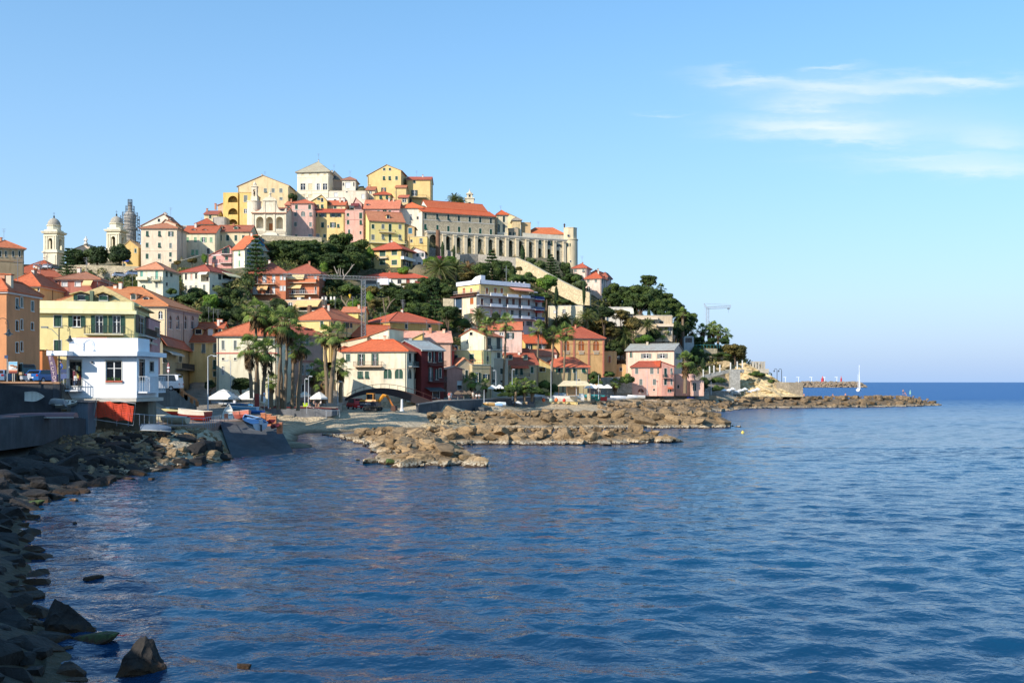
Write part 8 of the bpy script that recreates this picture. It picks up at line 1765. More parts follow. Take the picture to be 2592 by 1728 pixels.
# ---------------------------------------------------------------- vehicles
def car(lab,p,rz,col,kind='car',s=1.0,cat='car'):
 t=local('parked_'+kind if kind in('car','van') else kind,lab,cat,tuple(p),rz,None,s); van=kind in('van',); L_,Wd,H=(4.2,1.72,1.46) if not van else (4.6,1.8,2.1)
 prof=[(-2.1,.32),(-2.12,.78),(-1.95,1.0),(-1.55,1.4),(.35,1.42),(1.05,.98),(1.95,.82),(2.1,.5),(2.08,.3)] if not van else [(-2.3,.35),(-2.32,1.0),(-2.2,1.95),(-1.9,2.08),(1.0,2.05),(1.7,1.25),(2.2,1.0),(2.3,.6),(2.28,.35)]
 m=MB().mat(flat(col,.8,.25)); w=Wd/2
 for (a,b),(c,d) in zip(prof,prof[1:]+prof[:1]):
  k=lambda z:w*(1-.16*max(0,(z-.85)/(H-.85)))
  m.face([(a,-k(b),b),(c,-k(d),d),(c,k(d),d),(a,k(b),b)])
 for s_ in(-1,1): m.face([(a,s_*w*(1-.16*max(0,(b-.85)/(H-.85))),b) for a,b in prof])
 m.build('body',t); g=MB().mat(glass((20,26,32)))
 hi=H-.08; lo=.98 if not van else 1.25; x0,x1=(-1.62,.5) if not van else (-1.9,1.15)
 for s_ in(-1,1):
  y0=s_*(w*(1-.16*max(0,(lo-.85)/(H-.85)))+.012); y1=s_*(w*(1-.16*max(0,(hi-.85)/(H-.85)))+.012); g.face([(x0-.1,y0,lo),(x1+.3,y0,lo),(x1-.15,y1,hi),(x0+.15,y1,hi)])
 g.face([(prof[2][0]-.03,-w*.8,1.06 if not van else 1.2),(prof[2][0]-.03,w*.8,1.06 if not van else 1.2),(prof[3][0]-.03 if not van else -2.24,w*.72,H-.1),(prof[3][0]-.03 if not van else -2.24,-w*.72,H-.1)])
 a,b=(prof[4],prof[5]); g.face([(a[0]+.04,-w*.74,a[1]-.04),(a[0]+.04,w*.74,a[1]-.04),(b[0]+.03,w*.84,b[1]+.03),(b[0]+.03,-w*.84,b[1]+.03)]); g.build('windows',t)
 for x in(-1.35,1.35):
  for s_ in(-1,1):
   q=MB().mat(flat((28,28,30),.8,.7)); q.tube([(x,s_*(w-.2),.32),(x,s_*(w+.01),.32)],.32,14); q.mat(flat((190,190,190),.8,.3)); q.tube([(x,s_*(w),.32),(x,s_*(w+.02),.32)],.19,10); q.build('wheel',t)
 for s_ in(-1,1):
  q=MB().mat(flat((170,30,28),.8,.3)); q.box((prof[1][0]+.02,s_*w*.8,.85),(.1,.22,.2)); q.build('tail_light',t); q=MB().mat(flat((240,240,236),.9,.2)); q.box((prof[6][0]+.08,s_*w*.75,.72),(.12,.3,.14)); q.build('headlight',t)
 q=MB().mat(flat((236,236,236),.9,.4)); q.box((prof[0][0]-.01,0,.6),(.03,.5,.12)); q.build('number_plate',t); return t
RDZ=7.9
for lab,u,Y,rz,col,kind in (('blue hatchback seen from behind next to the banner flag',113,108,78,(40,100,170),'car'),('white and red car half hidden behind the blue hatchback',93,112,70,(214,210,206),'car'),('dark teal van beside the billboard posts',42,110,150,(60,96,100),'van'),('pale blue car at the left edge of the road',5,106,100,(120,150,180),'car'),('dark blue car between the pale blue car and the teal van',24,114,95,(40,56,84),'car')):
 car(lab,(tx(u)*Y,Y,RDZ),rad(rz),col,kind)
for lab,fr,u,v,Y,rz,col in (('white car first from the left on the parking deck',FA,608,972,310,80,(226,228,232)),('white car second on the parking deck',FA,725,972,310,96,(220,222,226)),('grey car third on the parking deck, next to the conifer',FA,832,974,310,70,(120,134,144)),('silver car climbing the road below the stone wall',FA,1840,1100,276,38,(196,206,220)),('blue-grey car higher on the road below the stone wall',FA,2045,1078,277,35,(160,180,210))):
 car(lab,tuple(pt(U(fr,u),V(fr,v),Y)),rad(rz),col,'car')
strip('road_wall','low white roadside wall carrying the hillside road below the stone wall','wall',FA,[(1740,1103,1200,273.5),(1850,1104,1200,273.5),(2120,1080,1200,275)],5,ST)
van=car('red delivery van in front of the footbridge',tuple(gp(I5,330,650,2.75)),rad(118),(214,36,40),'van'); van.scale=(1.05,1.05,1.0)
t=car('white camper-like van with open side beside the warning sign',(tx(413)*127,127,6.9),rad(178),(240,240,240),'van')
def truck():
 c=pt(1600,996,294); t=local('truck','green flatbed truck parked by the pink house','truck',tuple(c),rad(185)); m=MB().mat(flat((90,160,60),.8,.4)); m.hexa([(.9,-.95,.5),(2.2,-.95,.5),(2.2,.95,.5),(.9,.95,.5)],[(.9,-.85,2.1),(1.9,-.85,2.1),(1.9,.85,2.1),(.9,.85,2.1)]); m.build('cab',t); q=MB().mat(flat((70,120,50),.8,.5)); q.box((-1,0,.85),(3.6,1.95,.22)); 
 for y in(-.95,.95): q.box((-1,y,1.15),(3.6,.06,.42))
 q.build('bed',t); g=MB().mat(glass()); g.box((2.07,0,1.6),(.2,1.5,.6)); 
 g.build('windscreen',t)
 for x in(-1.9,1.5):
  for y in(-.85,.85): w=MB().mat(flat((30,30,30))); w.tube([(x,y-.12,.4),(x,y+.12,.4)],.4,12); w.build('wheel',t)
truck()
def scooter():
 t=local('scooter','grey-white scooter parked between the teal van and the white car','scooter',(tx(66)*104,104,RDZ),rad(80)); m=MB().mat(flat((200,200,204),.8,.4)); m.hexa([(-.75,-.17,.4),(.1,-.17,.35),(.1,.17,.35),(-.75,.17,.4)],[(-.8,-.14,.75),(-.05,-.14,.78),(-.05,.14,.78),(-.8,.14,.75)]); m.tube([(.1,0,.3),(.45,0,.32),(.6,0,1.0)],[.14,.12,.07],6); m.box((.52,0,.75),(.1,.4,.5)); m.build('body',t); q=MB().mat(flat((40,40,42))); q.box((-.4,0,.82),(.75,.28,.1)); q.build('saddle',t); q=MB().mat(flat((60,60,60),.8,.4)); q.tube([(.58,-.35,1.05),(.6,0,1.0),(.58,.35,1.05)],.025,5); q.build('handlebar',t)
 for x in(-.55,.72): q=MB().mat(flat((30,30,30))); q.tube([(x,-.06,.26),(x,.06,.26)],.26,12); q.build('wheel',t)
 q=MB().mat(flat((180,150,110))); q.box((-.75,0,1.0),(.32,.34,.28)); q.build('top_box',t)
scooter()
def excavator():
 b=gp(I5,730,690,2.65); t=local('excavator','orange and dark blue tracked excavator digging on the beach','excavator',tuple(b),rad(-14)); D=flat((34,44,66),.8,.45); O=flat((226,150,40),.85,.45); K=flat((44,42,42),.8,.8)
 for y in(-1.1,1.1):
  m=MB().mat(K); pr=[(-1.5,.3),(-1.2,.0),(1.2,.0),(1.55,.35),(1.3,.7),(-1.3,.7)]; m.prism([(x,y-.28,z) for x,z in pr],(0,.56,0)); 
  for i in range(9): m.box((-1.2+i*.3,y,.0),(.12,.6,.06))
  m.mat(flat((120,110,100))); 
  for x in(-1.1,0,1.1): m.tube([(x,y-.3,.35),(x,y+.3,.35)],.2,8)
  m.build('track',t)
 m=MB().mat(D); m.hexa([(-2.1,-1.3,.85),(1.1,-1.3,.85),(1.1,1.3,.85),(-2.1,1.3,.85)],[(-2.2,-1.3,1.75),(1.1,-1.3,1.75),(1.1,1.3,1.75),(-2.2,1.3,1.75)]); m.mat(O); m.hexa([(-2.2,-1.32,1.753),(1.12,-1.32,1.753),(1.12,1.32,1.753),(-2.2,1.32,1.753)],[(-2.05,-1.2,2.1),(1.0,-1.2,2.1),(1.0,1.2,2.1),(-2.05,1.2,2.1)]); m.build('body',t)
 m=MB().mat(O); 
 for x in(-.75,.5):
  for y in(-1.15,-.3): m.box((x,y,2.65),(.1,.1,1.1))
 m.box((-.12,-.72,3.22),(1.45,1.0,.12)); m.mat(glass()); m.box((-.12,-.72,2.65),(1.2,.84,1.05)); m.build('cab',t)
 m=MB().mat(O); m.tube([(.9,.35,1.6),(2.0,.35,2.9),(2.9,.35,2.75)],[.3,.34,.24],6); m.build('boom',t); m=MB().mat(flat((200,120,40),.8,.5)); m.tube([(2.75,.35,2.8),(3.6,.35,1.4),(4.0,.35,.8)],[.26,.2,.16],6); m.build('arm',t); m=MB().mat(flat((90,56,40),.8,.7)); m.hexa([(3.6,-.25,.1),(4.6,-.25,.05),(4.6,.95,.05),(3.6,.95,.1)],[(3.8,-.25,.95),(4.5,-.25,1.0),(4.5,.95,1.0),(3.8,.95,.95)]); 
 for y in(-.1,.2,.5,.8): m.box((4.1,y,.0),(.5,.08,.1))
 m.build('bucket',t)
 text('HYUNDAI',.46,flat((240,240,240),.9,.5),'lettering',None,(0,0,0),(0,0,0)).parent=t
 o=[c for c in t.children if c.name.startswith('lettering')][0]; o.location=(-.9,-1.33,1.3); o.rotation_euler=(PI/2,0,0)
excavator()
def bridge():
 t=thing('footbridge','dark arched footbridge humped between the promenade and the quay','footbridge',tuple(pt(1000,1015,200))); m=MB().mat(flat((52,40,40),.8,.7)); n=22; top=[];bot=[]
 for i in range(n+1):
  s=i/n; u=873+ (1112-873)*s; v=1010-32*math.sin(PI*min(1,s**.82))+ (13 if s>.0 else 0)*s; top.append(pt(u,v,200+3*s)); th=1.1+1.6*math.sin(PI*s); th=.35+(2.2*s if s<.8 else 2.2*.8)*(1-.25*s); bot.append(top[-1]-Vector((0,0,th)))
 for i in range(n):
  e=Vector((0,2.6,0)); m.hexa([bot[i],bot[i+1],bot[i+1]+e,bot[i]+e],[top[i],top[i+1],top[i+1]+e,top[i]+e])
 m.build('deck',t); r=MB().mat(flat((96,60,50),.8,.5)); r.tube([p+Vector((0,.02,.06)) for p in top],.07,5); r.tube([p+Vector((0,2.5,.9)) for p in top],.05,5)
 for i in range(0,n+1,2): r.tube([top[i]+Vector((0,2.5,0)),top[i]+Vector((0,2.5,.9))],.04,4)
 r.build('railing',t)
bridge()
def pillar():
 b=gp(I5,1370,715,2.3); m=MB().mat(flat((246,246,244),.9,.6)); m.lathe((b.x,b.y,b.z),[(.42,-.4),(.4,.35),(.26,.45),(.2,2.3),(.24,2.4),(.05,2.45)],10); tag(m.build('marker_post',None,False,b),'white tapering marker post standing on the pebble beach','marker post')
pillar()
# ---------------------------------------------------------------- boatyard pieces
def railing(lab,fr,pts,h,col=(170,176,184),step=1.0,name='railing'):
 P=[pt(U(fr,u),V(fr,v),Y) for u,v,Y in pts]; t=thing(name,lab,'railing',tuple(P[0])); m=MB().mat(flat(col,.85,.45)); up=Vector((0,0,h))
 m.tube([p+up for p in P],.035,5)
 for a,b in zip(P,P[1:]):
  k=max(1,int(round((b-a).length/step)))
  for i in range(k): q=a.lerp(b,i/k); m.tube([q-Vector((0,0,.1)),q+up],.028,4)
 m.tube([P[-1],P[-1]+up],.028,4); m.build('rail',t)
railing('metal railing along the boatyard edge above the rocks',HC3,[(-110,430,97.4),(150,440,98.6),(520,463,105.4),(880,475,107.6),(1080,428,117)],1.15)
railing('white pipe handrail stepping down from the seawall to the pebbles',I3,[(1740,480,168),(2100,575,163),(2350,560,165)],1.2,(236,236,236),6)
railing('turquoise railing of the bathing terrace',GF,[(1500,1125,331),(1700,1125,333),(1990,1125,334),(2130,1110,337)],1.1,(90,190,200),1.2)
def net():
 Y=97.2; t=thing('safety_fence','orange plastic safety netting in a leaning metal frame','fence',tuple(pt(290,1065,Y))); P=[pt(U(GA,1365),V(GA,1050),Y),pt(U(GA,1922),V(GA,1125),Y),pt(U(GA,1888),V(GA,1435),Y-.2),pt(U(GA,1322),V(GA,1345),Y-.2)]; m=MB().mat(flat((190,190,190),.85,.4)); m.tube(P+[P[0]],.035,5); m.build('frame',t); q=MB().mat(flat((240,80,40),.9,.7)); n=30
 for i in range(n):
  a=.04+.93*i/n; b=a+.017; z0=.1+.05*math.sin(i*.5); z1=.86+.05*math.sin(i*.4+1); g=lambda s,tt:P[0].lerp(P[1],s).lerp(P[3].lerp(P[2],s),tt)+Vector((0,-.05+.08*math.sin(i*.9),0)); q.prism([g(a,z1),g(b,z1),g(b,z0),g(a,z0)],(0,.012,0))
 for j in range(9): tt=.16+.08*j; g=lambda s:P[0].lerp(P[1],s).lerp(P[3].lerp(P[2],s),tt)+Vector((0,-.04,0)); q.prism([g(.05),g(.97),g(.97)+Vector((0,0,.06)),g(.05)+Vector((0,0,.06))],(0,.012,0))
 q.build('net',t)
net()
def shed():
 Y=95.6; a=pt(180,1056,Y); b=pt(222,1058,Y); w=(b-a).length; t=thing('tin_shed','small grey corrugated tin shed below the white house','shed',tuple(a)); m=MB().mat(flat((110,124,136),.8,.5,.2)); zt=zat(1018,Y); n=16
 for i in range(n): x0=a.x+(b.x-a.x)*i/n; m.box((x0+w/n/2,Y+.9+(.03 if i%2 else 0),(zt+3)/2),(w/n-.002,1.8,zt-3))
 m.build('wall',t); r=MB().mat(flat((90,90,92),.8,.6)); r.hexa([(a.x-.2,Y-.2,zt+.02),(b.x+.3,Y-.2,zt-.03),(b.x+.3,Y+2,zt+.1),(a.x-.2,Y+2,zt+.15)],[(a.x-.2,Y-.2,zt+.08),(b.x+.3,Y-.2,zt+.03),(b.x+.3,Y+2,zt+.16),(a.x-.2,Y+2,zt+.21)]); r.build('roof',t)
shed()
for i,(u,v,vb) in enumerate(((935,485,600),(1040,505,670),(1130,540,690),(1235,660,810))):
 b=pt(U(I3,u),V(I3,vb),(121,117,114.5,110.5)[i]); h=(V(I3,vb)-V(I3,v))/F*b.y; m=MB().mat(stone((226,140,96),.85,3,2.4)); m.box((b.x,b.y,b.z+h/2-.15),(.56,.5,h+.3)); m.mat(flat((226,160,120))); m.box((b.x,b.y,b.z+h+.03),(.64,.58,.07)); tag(m.build('brick_pillar',None,False,b),('brick pillar at the top of the slipway edge','second brick pillar down the slipway edge','third brick pillar, behind the red canoe','lowest brick pillar beside the pebbles')[i],'pillar')
boat('small red kayak leaning on the brick pillars',pt(684,1073,113),2.2,.7,.35,rad(120),(220,40,40),(230,60,50),tilt=.2,name='kayak')
boat('dark red board-like canoe between the lower brick pillars',pt(694,1084,110.8),2.6,.7,.3,rad(118),(170,60,60),(200,110,100),tilt=.2,name='kayak')
def plank(lab,a,b,w,c): m=MB().mat(flat(c,.8,.7)); d=(b-a).normalized(); n=Vector((-d.z,0,d.x)).normalized()*w; m.hexa([a-n,a+n,a+n+Vector((0,.12,0)),a-n+Vector((0,.12,0))],[b-n,b+n,b+n+Vector((0,.12,0)),b-n+Vector((0,.12,0))]); tag(m.build('plank',None,False,a),lab,'plank')
plank('rust-red plank leaning beside the orange netting',pt(368,1072,107),pt(345,1036,112),.32,(150,60,40))
plank('dark red upright board behind the right umbrella',gp(I3,810,430,3.6),gp(I3,810,430,3.6)+Vector((0,0,2.6)),.35,(160,70,60))
def chair(lab,p,rz,col,group): 
 t=local('chair',lab,'chair',tuple(p),rz,group); m=MB().mat(flat(col,.85,.6)); m.box((0,0,.42),(.46,.46,.05)); m.build('seat',t); m=MB().mat(flat(col,.85,.6)); m.box((0,.22,.7),(.44,.05,.5)); m.build('backrest',t)
 for x in(-.2,.2):
  for y in(-.2,.2): m=MB().mat(flat((90,90,90))); m.tube([(x,y,0),(x,y,.42)],.02,4); m.build('leg',t)
 return t
chair('folding chair standing by the railing corner',gp(I3,240,640,3.42),rad(20),(90,60,50),None)
c0=chair('blue folded beach chair at the stone seawall',pt(1741,1012,289),0,(40,90,190),'blue beach chairs')
for i in range(1,5): dup(c0,pt(1741+4.2*i,1012.3,289+.2*i),rad(7*i))
def loungers():
 r=None
 for i in range(9):
  p=pt(1833+10.5*i,1003.5,297+i*1.6); 
  if r is None:
   r=umb=local('beach_parasol','folded or open white parasol on the bathing beach under the headland','parasol',tuple(p),0,'white parasols of the bathing beach'); m=MB().mat(flat((250,248,244),.9,.8)); m.lathe((0,0,0),[(1.0,1.75),(1.0,1.85),(.1,2.3)],8); m.build('canopy',r); m=MB().mat(flat((220,220,220))); m.tube([(0,0,0),(0,0,2.3)],.04,5); m.build('pole',r)
  else: dup(r,p,.3*i,(1,1,.8+.2*(i%3)))
loungers()
def table_set():
 r=local('cafe_table','café table on the terrace','table',(tx(770)*180,180,3.7),0,'café tables'); m=MB().mat(flat((150,110,80))); m.box((0,0,.73),(.8,.8,.04)); m.build('tabletop',r); m=MB().mat(flat((90,90,90))); m.tube([(0,0,0),(0,0,.72)],.04,6); m.build('leg',r); r['label']='café table on the seawall terrace by the palm trunks'
 for u,Y,z in ((745,177,3.63),(800,176,3.63),(825,178,3.63)): dup(r,(tx(u)*Y,Y,z))
 for u,Y in ((1150,206),(1170,208),(1195,212),(1215,214)): dup(r,(tx(u)*Y,Y,4.27),label='café table under the dark umbrellas of the quay')
 for u,Y in ((1430,258),(1450,259),(1475,260),(1500,262)): dup(r,(tx(u)*Y,Y,terrain(tx(u)*Y,Y)+.02),label='café table in front of the beach bar')
table_set()
def box_thing(name,lab,cat,u,v,Y,d,col,lid=None):
 p=pt(u,v,Y); t=thing(name,lab,cat,tuple(p)); m=MB().mat(flat(col,.85,.5)); x,y,z=d; m.hexa([(p.x-x/2*.92,p.y-y/2,p.z),(p.x+x/2*.92,p.y-y/2,p.z),(p.x+x/2*.92,p.y+y/2,p.z),(p.x-x/2*.92,p.y+y/2,p.z)],[(p.x-x/2,p.y-y/2,p.z+z),(p.x+x/2,p.y-y/2,p.z+z),(p.x+x/2,p.y+y/2,p.z+z),(p.x-x/2,p.y+y/2,p.z+z)]); m.build('body',t); m=MB().mat(flat(lid or col,.8,.5)); m.box((p.x,p.y,p.z+z+.05),(x+.1,y+.1,.1)); m.build('lid',t)
box_thing('wheeled_bin','green wheeled bin beside the red crate stack','bin',1512,1014.5,262,(1.0,1,1.15),(40,150,120))
box_thing('crate','red plastic crate box by the green bin','crate',1528,1014,262,(1.75,1,.95),(226,56,40))
box_thing('crate','lime green crate on the seawall terrace','crate',774,1031,174,(.8,.7,.7),(190,220,50))
box_thing('tarp_stack','beige tarpaulin-covered stack beside the turquoise boat','stack',1490,1014,264,(.9,1,1.9),(226,206,170))
box_thing('crate','white box behind the fishing gear on the platform edge','crate',1474,1014,263,(1.0,.8,.8),(236,232,224))
def platform():
 Y=254; t=thing('boat_platform','yellow boat platform with faded painted lettering and a white lattice','platform',tuple(pt(1407,1030,Y))); m=MB().mat(plaster((252,220,134))); a=pt(1352,1030,Y); b=pt(1462,1030,Y); z1=zat(1017.5,Y); m.hexa([(a.x,Y,.8),(b.x,Y,.8),(b.x,Y+9,.8),(a.x,Y+9,.8)],[(a.x,Y,z1),(b.x,Y,z1),(b.x,Y+9,z1),(a.x,Y+9,z1)]); m.build('wall',t)
 q=MB().mat(flat((240,236,226))); 
 for i in range(9): u=1390+41*i/8; p=pt(u,1026,Y); q.box((p.x,Y-.05,p.z),(.12,.1,.95))
 for v in (1021.5,1025.5,1029.5): p=pt(1410.5,v,Y); q.box((p.x,Y-.06,p.z),(4.2,.1,.1))
 q.build('lattice',t); mt=flat((220,180,90),.8,.9); text('RESI',.75,mt,'lettering',t,pt(1382,1024,Y-.02),(PI/2,0,0)); text('ERIESE',.75,mt,'lettering',t,pt(1443,1024,Y-.02),(PI/2,0,0))
platform()
def buoys():
 for lab,u,v,r,c in (('orange life ring hung on the white boat',1376,1012,.5,(226,110,60)),('red buoy among the nets on the platform',1428,1013,.45,(226,60,44)),('pale green buoy on the platform edge',1395,1013,.55,(180,200,180)),('yellow mooring buoy floating in the bay',1880,1095.5,.28,(240,210,90)),('orange net float heap on the platform edge',1408,1012,.5,(236,120,60))):
  p=pt(u,v,252.5 if v<1050 else HC*F/(v-HV)); m=MB().mat(flat(c,.9,.5)); m.lathe((p.x,p.y,p.z),[(.05,-r),(r*.7,-r*.7),(r,0),(r*.7,r*.7),(.1,r),(.08,r*1.3)],12); tag(m.build('buoy',None,True,p),lab,'buoy')
buoys()
# ---------------------------------------------------------------- cranes, harbour lights
def truss(m,a,b,w,n,r=.07):
 d=(b-a).normalized(); s=d.cross(Vector((0,0,1)) if abs(d.z)<.9 else Vector((1,0,0))).normalized(); u=s.cross(d); cs=[s*w/2+u*w/2,s*w/2-u*w/2,-s*w/2-u*w/2,-s*w/2+u*w/2]
 for c in cs: m.tube([a+c,b+c],r,4)
 for i in range(n):
  p=a.lerp(b,i/n); q=a.lerp(b,(i+1)/n)
  for k in range(4): m.tube([p+cs[k],q+cs[(k+1)%4]],r*.7,3); m.tube([q+cs[k],q+cs[(k+1)%4]],r*.6,3)
def cranes():
 Y=226; b=pt(U(FG,1930),V(FG,1350),Y); tp=pt(U(FG,1930),V(FG,530),Y); t=thing('tower_crane','white lattice tower crane with a long jib in front of the pines','crane',tuple(b)); C=flat((176,178,176),.8,.5); m=MB().mat(C); truss(m,b-Vector((0,0,4)),tp,.9,22,.04); m.build('mast',t); m=MB().mat(C); truss(m,pt(U(FG,700),V(FG,462),Y),pt(U(FG,2290),V(FG,520),Y),.75,34,.03); m.build('jib',t); m=MB().mat(flat((240,240,240))); p=pt(U(FG,2250),V(FG,535),Y); m.box((p.x,p.y,p.z-.4),(2.0,1.2,1.4)); m.build('counterweight',t); m=MB().mat(flat((250,210,60))); p=pt(U(FG,1725),V(FG,770),Y); m.lathe((p.x,p.y,p.z),[(.1,-.6),(.25,-.2),(.35,.2),(.1,.3)],8); m.mat(flat((90,90,90))); m.tube([p,pt(U(FG,1725),V(FG,520),Y)],.018,3); m.build('hook_block',t)
 Y=360; P=lambda u,v: pt(U(GF,u),V(GF,v),Y); t=thing('tower_crane','slim self-erecting crane on the skyline beyond the bathing terrace','crane',tuple(P(1855,900))); C=flat((196,204,214),.88,.5); m=MB().mat(C); truss(m,P(1855,900),P(1853,560),1.0,14,.05); m.build('mast',t); m=MB().mat(C); truss(m,P(1853,555),P(2180,540),.8,14,.045); m.tube([P(1853,555),P(1800,492)],.14,4); m.tube([P(1800,492),P(2180,510)],.06,4); m.tube([P(1800,492),P(1810,540)],.06,4); m.tube([P(1810,540),P(1853,560)],.12,4); m.tube([P(2180,510),P(2180,542)],.08,4); m.tube([P(1803,492),P(1803,780)],.03,3); m.build('jib',t); m=MB().mat(flat((150,160,170))); m.tube([P(2150,545),P(2150,625)],.05,3); q=P(2150,565); m.box((q.x,q.y,q.z),(.8,.4,.6)); m.build('hook_block',t)
cranes()
def harbour():
 Y=1568
 for u,lab in ((400,'white T-shaped lamp on the mole, first from the shore'),(550,'white T-shaped lamp on the mole, second from the shore'),(698,'white T-shaped lamp on the mole, third from the shore'),(847,'white T-shaped lamp beside the big red beacon'),(988,'white T-shaped lamp before the slim red beacon')):
  b=pt(U(GH,u),V(GH,474),Y); tp=pt(U(GH,u),V(GH,427),Y); t=thing('mole_lamp',lab,'lamp','0' and tuple(b),'lamps of the harbour mole'); m=MB().mat(flat((250,250,250),.95,.5)); m.tube([b-Vector((0,0,2)),tp],.4,5); m.build('pole',t); m=MB().mat(flat((250,250,250),.95,.5)); m.box((tp.x-1.2,tp.y,tp.z),(4.5,1,.8)); m.build('lamp_head',t)
 for u,lab,w in ((823,'stout red lighthouse beacon on the mole',2.2),(1037,'slim red lighthouse beacon near the end of the mole',1.4)):
  b=pt(U(GH,u),V(GH,478),Y); z=lambda v: zat(V(GH,v),Y); t=thing('lighthouse',lab,'lighthouse',tuple(b)); m=MB().mat(flat((210,44,50),.85,.5)); m.lathe((b.x,b.y,0),[(w,z(482)),(w*.85,z(445)),(w*1.05,z(443)),(w*1.05,z(441))],10); m.build('tower',t); m=MB().mat(flat((230,90,90))); m.lathe((b.x,b.y,0),[(w*.5,z(441)),(w*.5,z(430)),(w*.2,z(422)),(.3,z(412))],8); m.build('lantern',t)
 for u,lab in ((303,'dark hooked lamp post at the point, nearer the rock'),(355,'dark hooked lamp post at the point, seaward one')):
  Y2=340; b=pt(U(GH,u),V(GH,478),Y2); tp=pt(U(GH,u),V(GH,350),Y2); t=thing('lamp_post',lab,'lamp post',tuple(b),'lamps at the point'); m=MB().mat(flat((80,84,90),.8,.5)); m.tube([b-Vector((0,0,1)),tp],.12,5); m.tube([tp]+[tp+Vector((-.5+.5*math.cos(PI*i/6),0,.6*math.sin(PI*i/6))) for i in range(7)],.08,4); m.build('pole',t); m=MB().mat(flat((60,64,70))); m.lathe((tp.x-1,tp.y,tp.z-.3),[(.1,.35),(.3,0),(.05,-.2)],8); m.build('lantern',t)
harbour()
# footbridge ramp with white posts and the pavilion on the point
def path_ramp():
 t=thing('ramp_bridge','stone footpath ramp on an arch with white posts below the headland bushes','footbridge',tuple(pt(1830,940,312))); S=stone((196,192,180),.8,1.4); m=MB().mat(S); st=[(1778,951),(1800,945),(1830,938),(1850,934.5),(1884,934)]; P=[pt(u,v,313+i) for i,(u,v) in enumerate(st)]
 for a,b in zip(P,P[1:]): e=Vector((0,2.4,0)); h=Vector((0,0,-1.1)); m.hexa([a+h,b+h,b+e+h,a+e+h],[a,b,b+e,a+e])
 p=pt(1861,934,314.5); m.box((p.x,p.y+1,p.z-4),(3.1,2.2,8)); m.build('deck',t); q=MB().mat(flat((240,236,226)))
 for u,v in ((1780,941),(1796,933),(1807,931),(1822,929),(1849,924),(1866,921),(1879,918)): p=pt(u,v,313+(u-1778)/26); q.box((p.x,p.y,p.z-.4),(.34,.3,2.4))
 q.build('post',t)
 t=thing('pergola','small white pergola with stub pillars on the rocky point','pergola',tuple(pt(1920,930,330))); q=MB().mat(plaster((206,196,176)))
 for u in (1906,1913,1920,1928,1934): p=pt(u,925,330); q.box((p.x,p.y,p.z-.6),(.6,.6,3.2)); q.box((p.x,p.y+4,p.z-.6),(.5,.5,3.2))
 a=pt(1904,921,330); b=pt(1937,921,330); q.box(((a.x+b.x)/2,332,a.z+.7),(b.x-a.x,.4,.3)); q.box(((a.x+b.x)/2,330,a.z+.7),(b.x-a.x,.4,.3)); a=pt(1925,935,330); q.box((a.x,331,a.z-.5),(5,4,1.4)); q.build('frame',t)
path_ramp()
# ---------------------------------------------------------------- people
def skin_mesh(joints,edges,radii):
 me=bpy.data.meshes.new('s'); me.from_pydata(joints,edges,[]); o=bpy.data.objects.new('s',me); COL.objects.link(o); md=o.modifiers.new('k','SKIN'); o.modifiers.new('u','SUBSURF').levels=1
 for i,r in enumerate(radii): me.skin_vertices[0].data[i].radius=(r,r)
 me.skin_vertices[0].data[0].use_root=True; dg=bpy.context.evaluated_depsgraph_get(); out=bpy.data.meshes.new_from_object(o.evaluated_get(dg)); bpy.data.objects.remove(o); return out
def pose(kind):
 if kind=='stand': J=[(0,0,.95),(0,0,1.15),(0,.02,1.42),(0,.01,1.52),(0,-.02,1.64),(0,-.01,1.74),(-.2,.02,1.4),(-.27,0,1.12),(-.25,-.1,.9),(.2,.02,1.4),(.27,.03,1.12),(.26,-.08,.9),(-.1,0,.88),(-.11,-.02,.48),(-.12,.03,.07),(-.12,-.12,.03),(.1,0,.88),(.12,.02,.48),(.13,.06,.07),(.13,-.09,.03)]
 elif kind=='sit': J=[(0,0,.5),(0,.03,.7),(0,.02,.97),(0,0,1.07),(0,-.03,1.19),(0,-.02,1.29),(-.2,.02,.95),(-.26,-.08,.7),(-.18,-.3,.62),(.2,.02,.95),(.26,-.08,.7),(.18,-.3,.62),(-.1,-.06,.5),(-.12,-.45,.52),(-.12,-.47,.09),(-.12,-.6,.05),(.1,-.06,.5),(.12,-.45,.52),(.12,-.48,.09),(.12,-.61,.05)]
 else: J=[(0,0,.14),(-.22,0,.15),(-.5,0,.2),(-.6,0,.24),(-.72,0,.27),(-.82,0,.26),(-.48,-.2,.18),(-.25,-.28,.1),(-.02,-.26,.08),(-.48,.2,.18),(-.28,.3,.1),(-.06,.28,.08),(.06,-.1,.13),(.45,-.12,.3),(.82,-.12,.08),(.88,-.12,.14),(.06,.1,.13),(.48,.12,.14),(.88,.13,.08),(.95,.13,.14)]
 E=[(0,1),(1,2),(2,3),(3,4),(4,5),(2,6),(6,7),(7,8),(2,9),(9,10),(10,11),(0,12),(12,13),(13,14),(14,15),(0,16),(16,17),(17,18),(18,19)]
 R=[.13,.125,.14,.06,.095,.08,.06,.045,.035,.06,.045,.035,.09,.06,.04,.035,.09,.06,.04,.035]; return J,E,R
PM={}
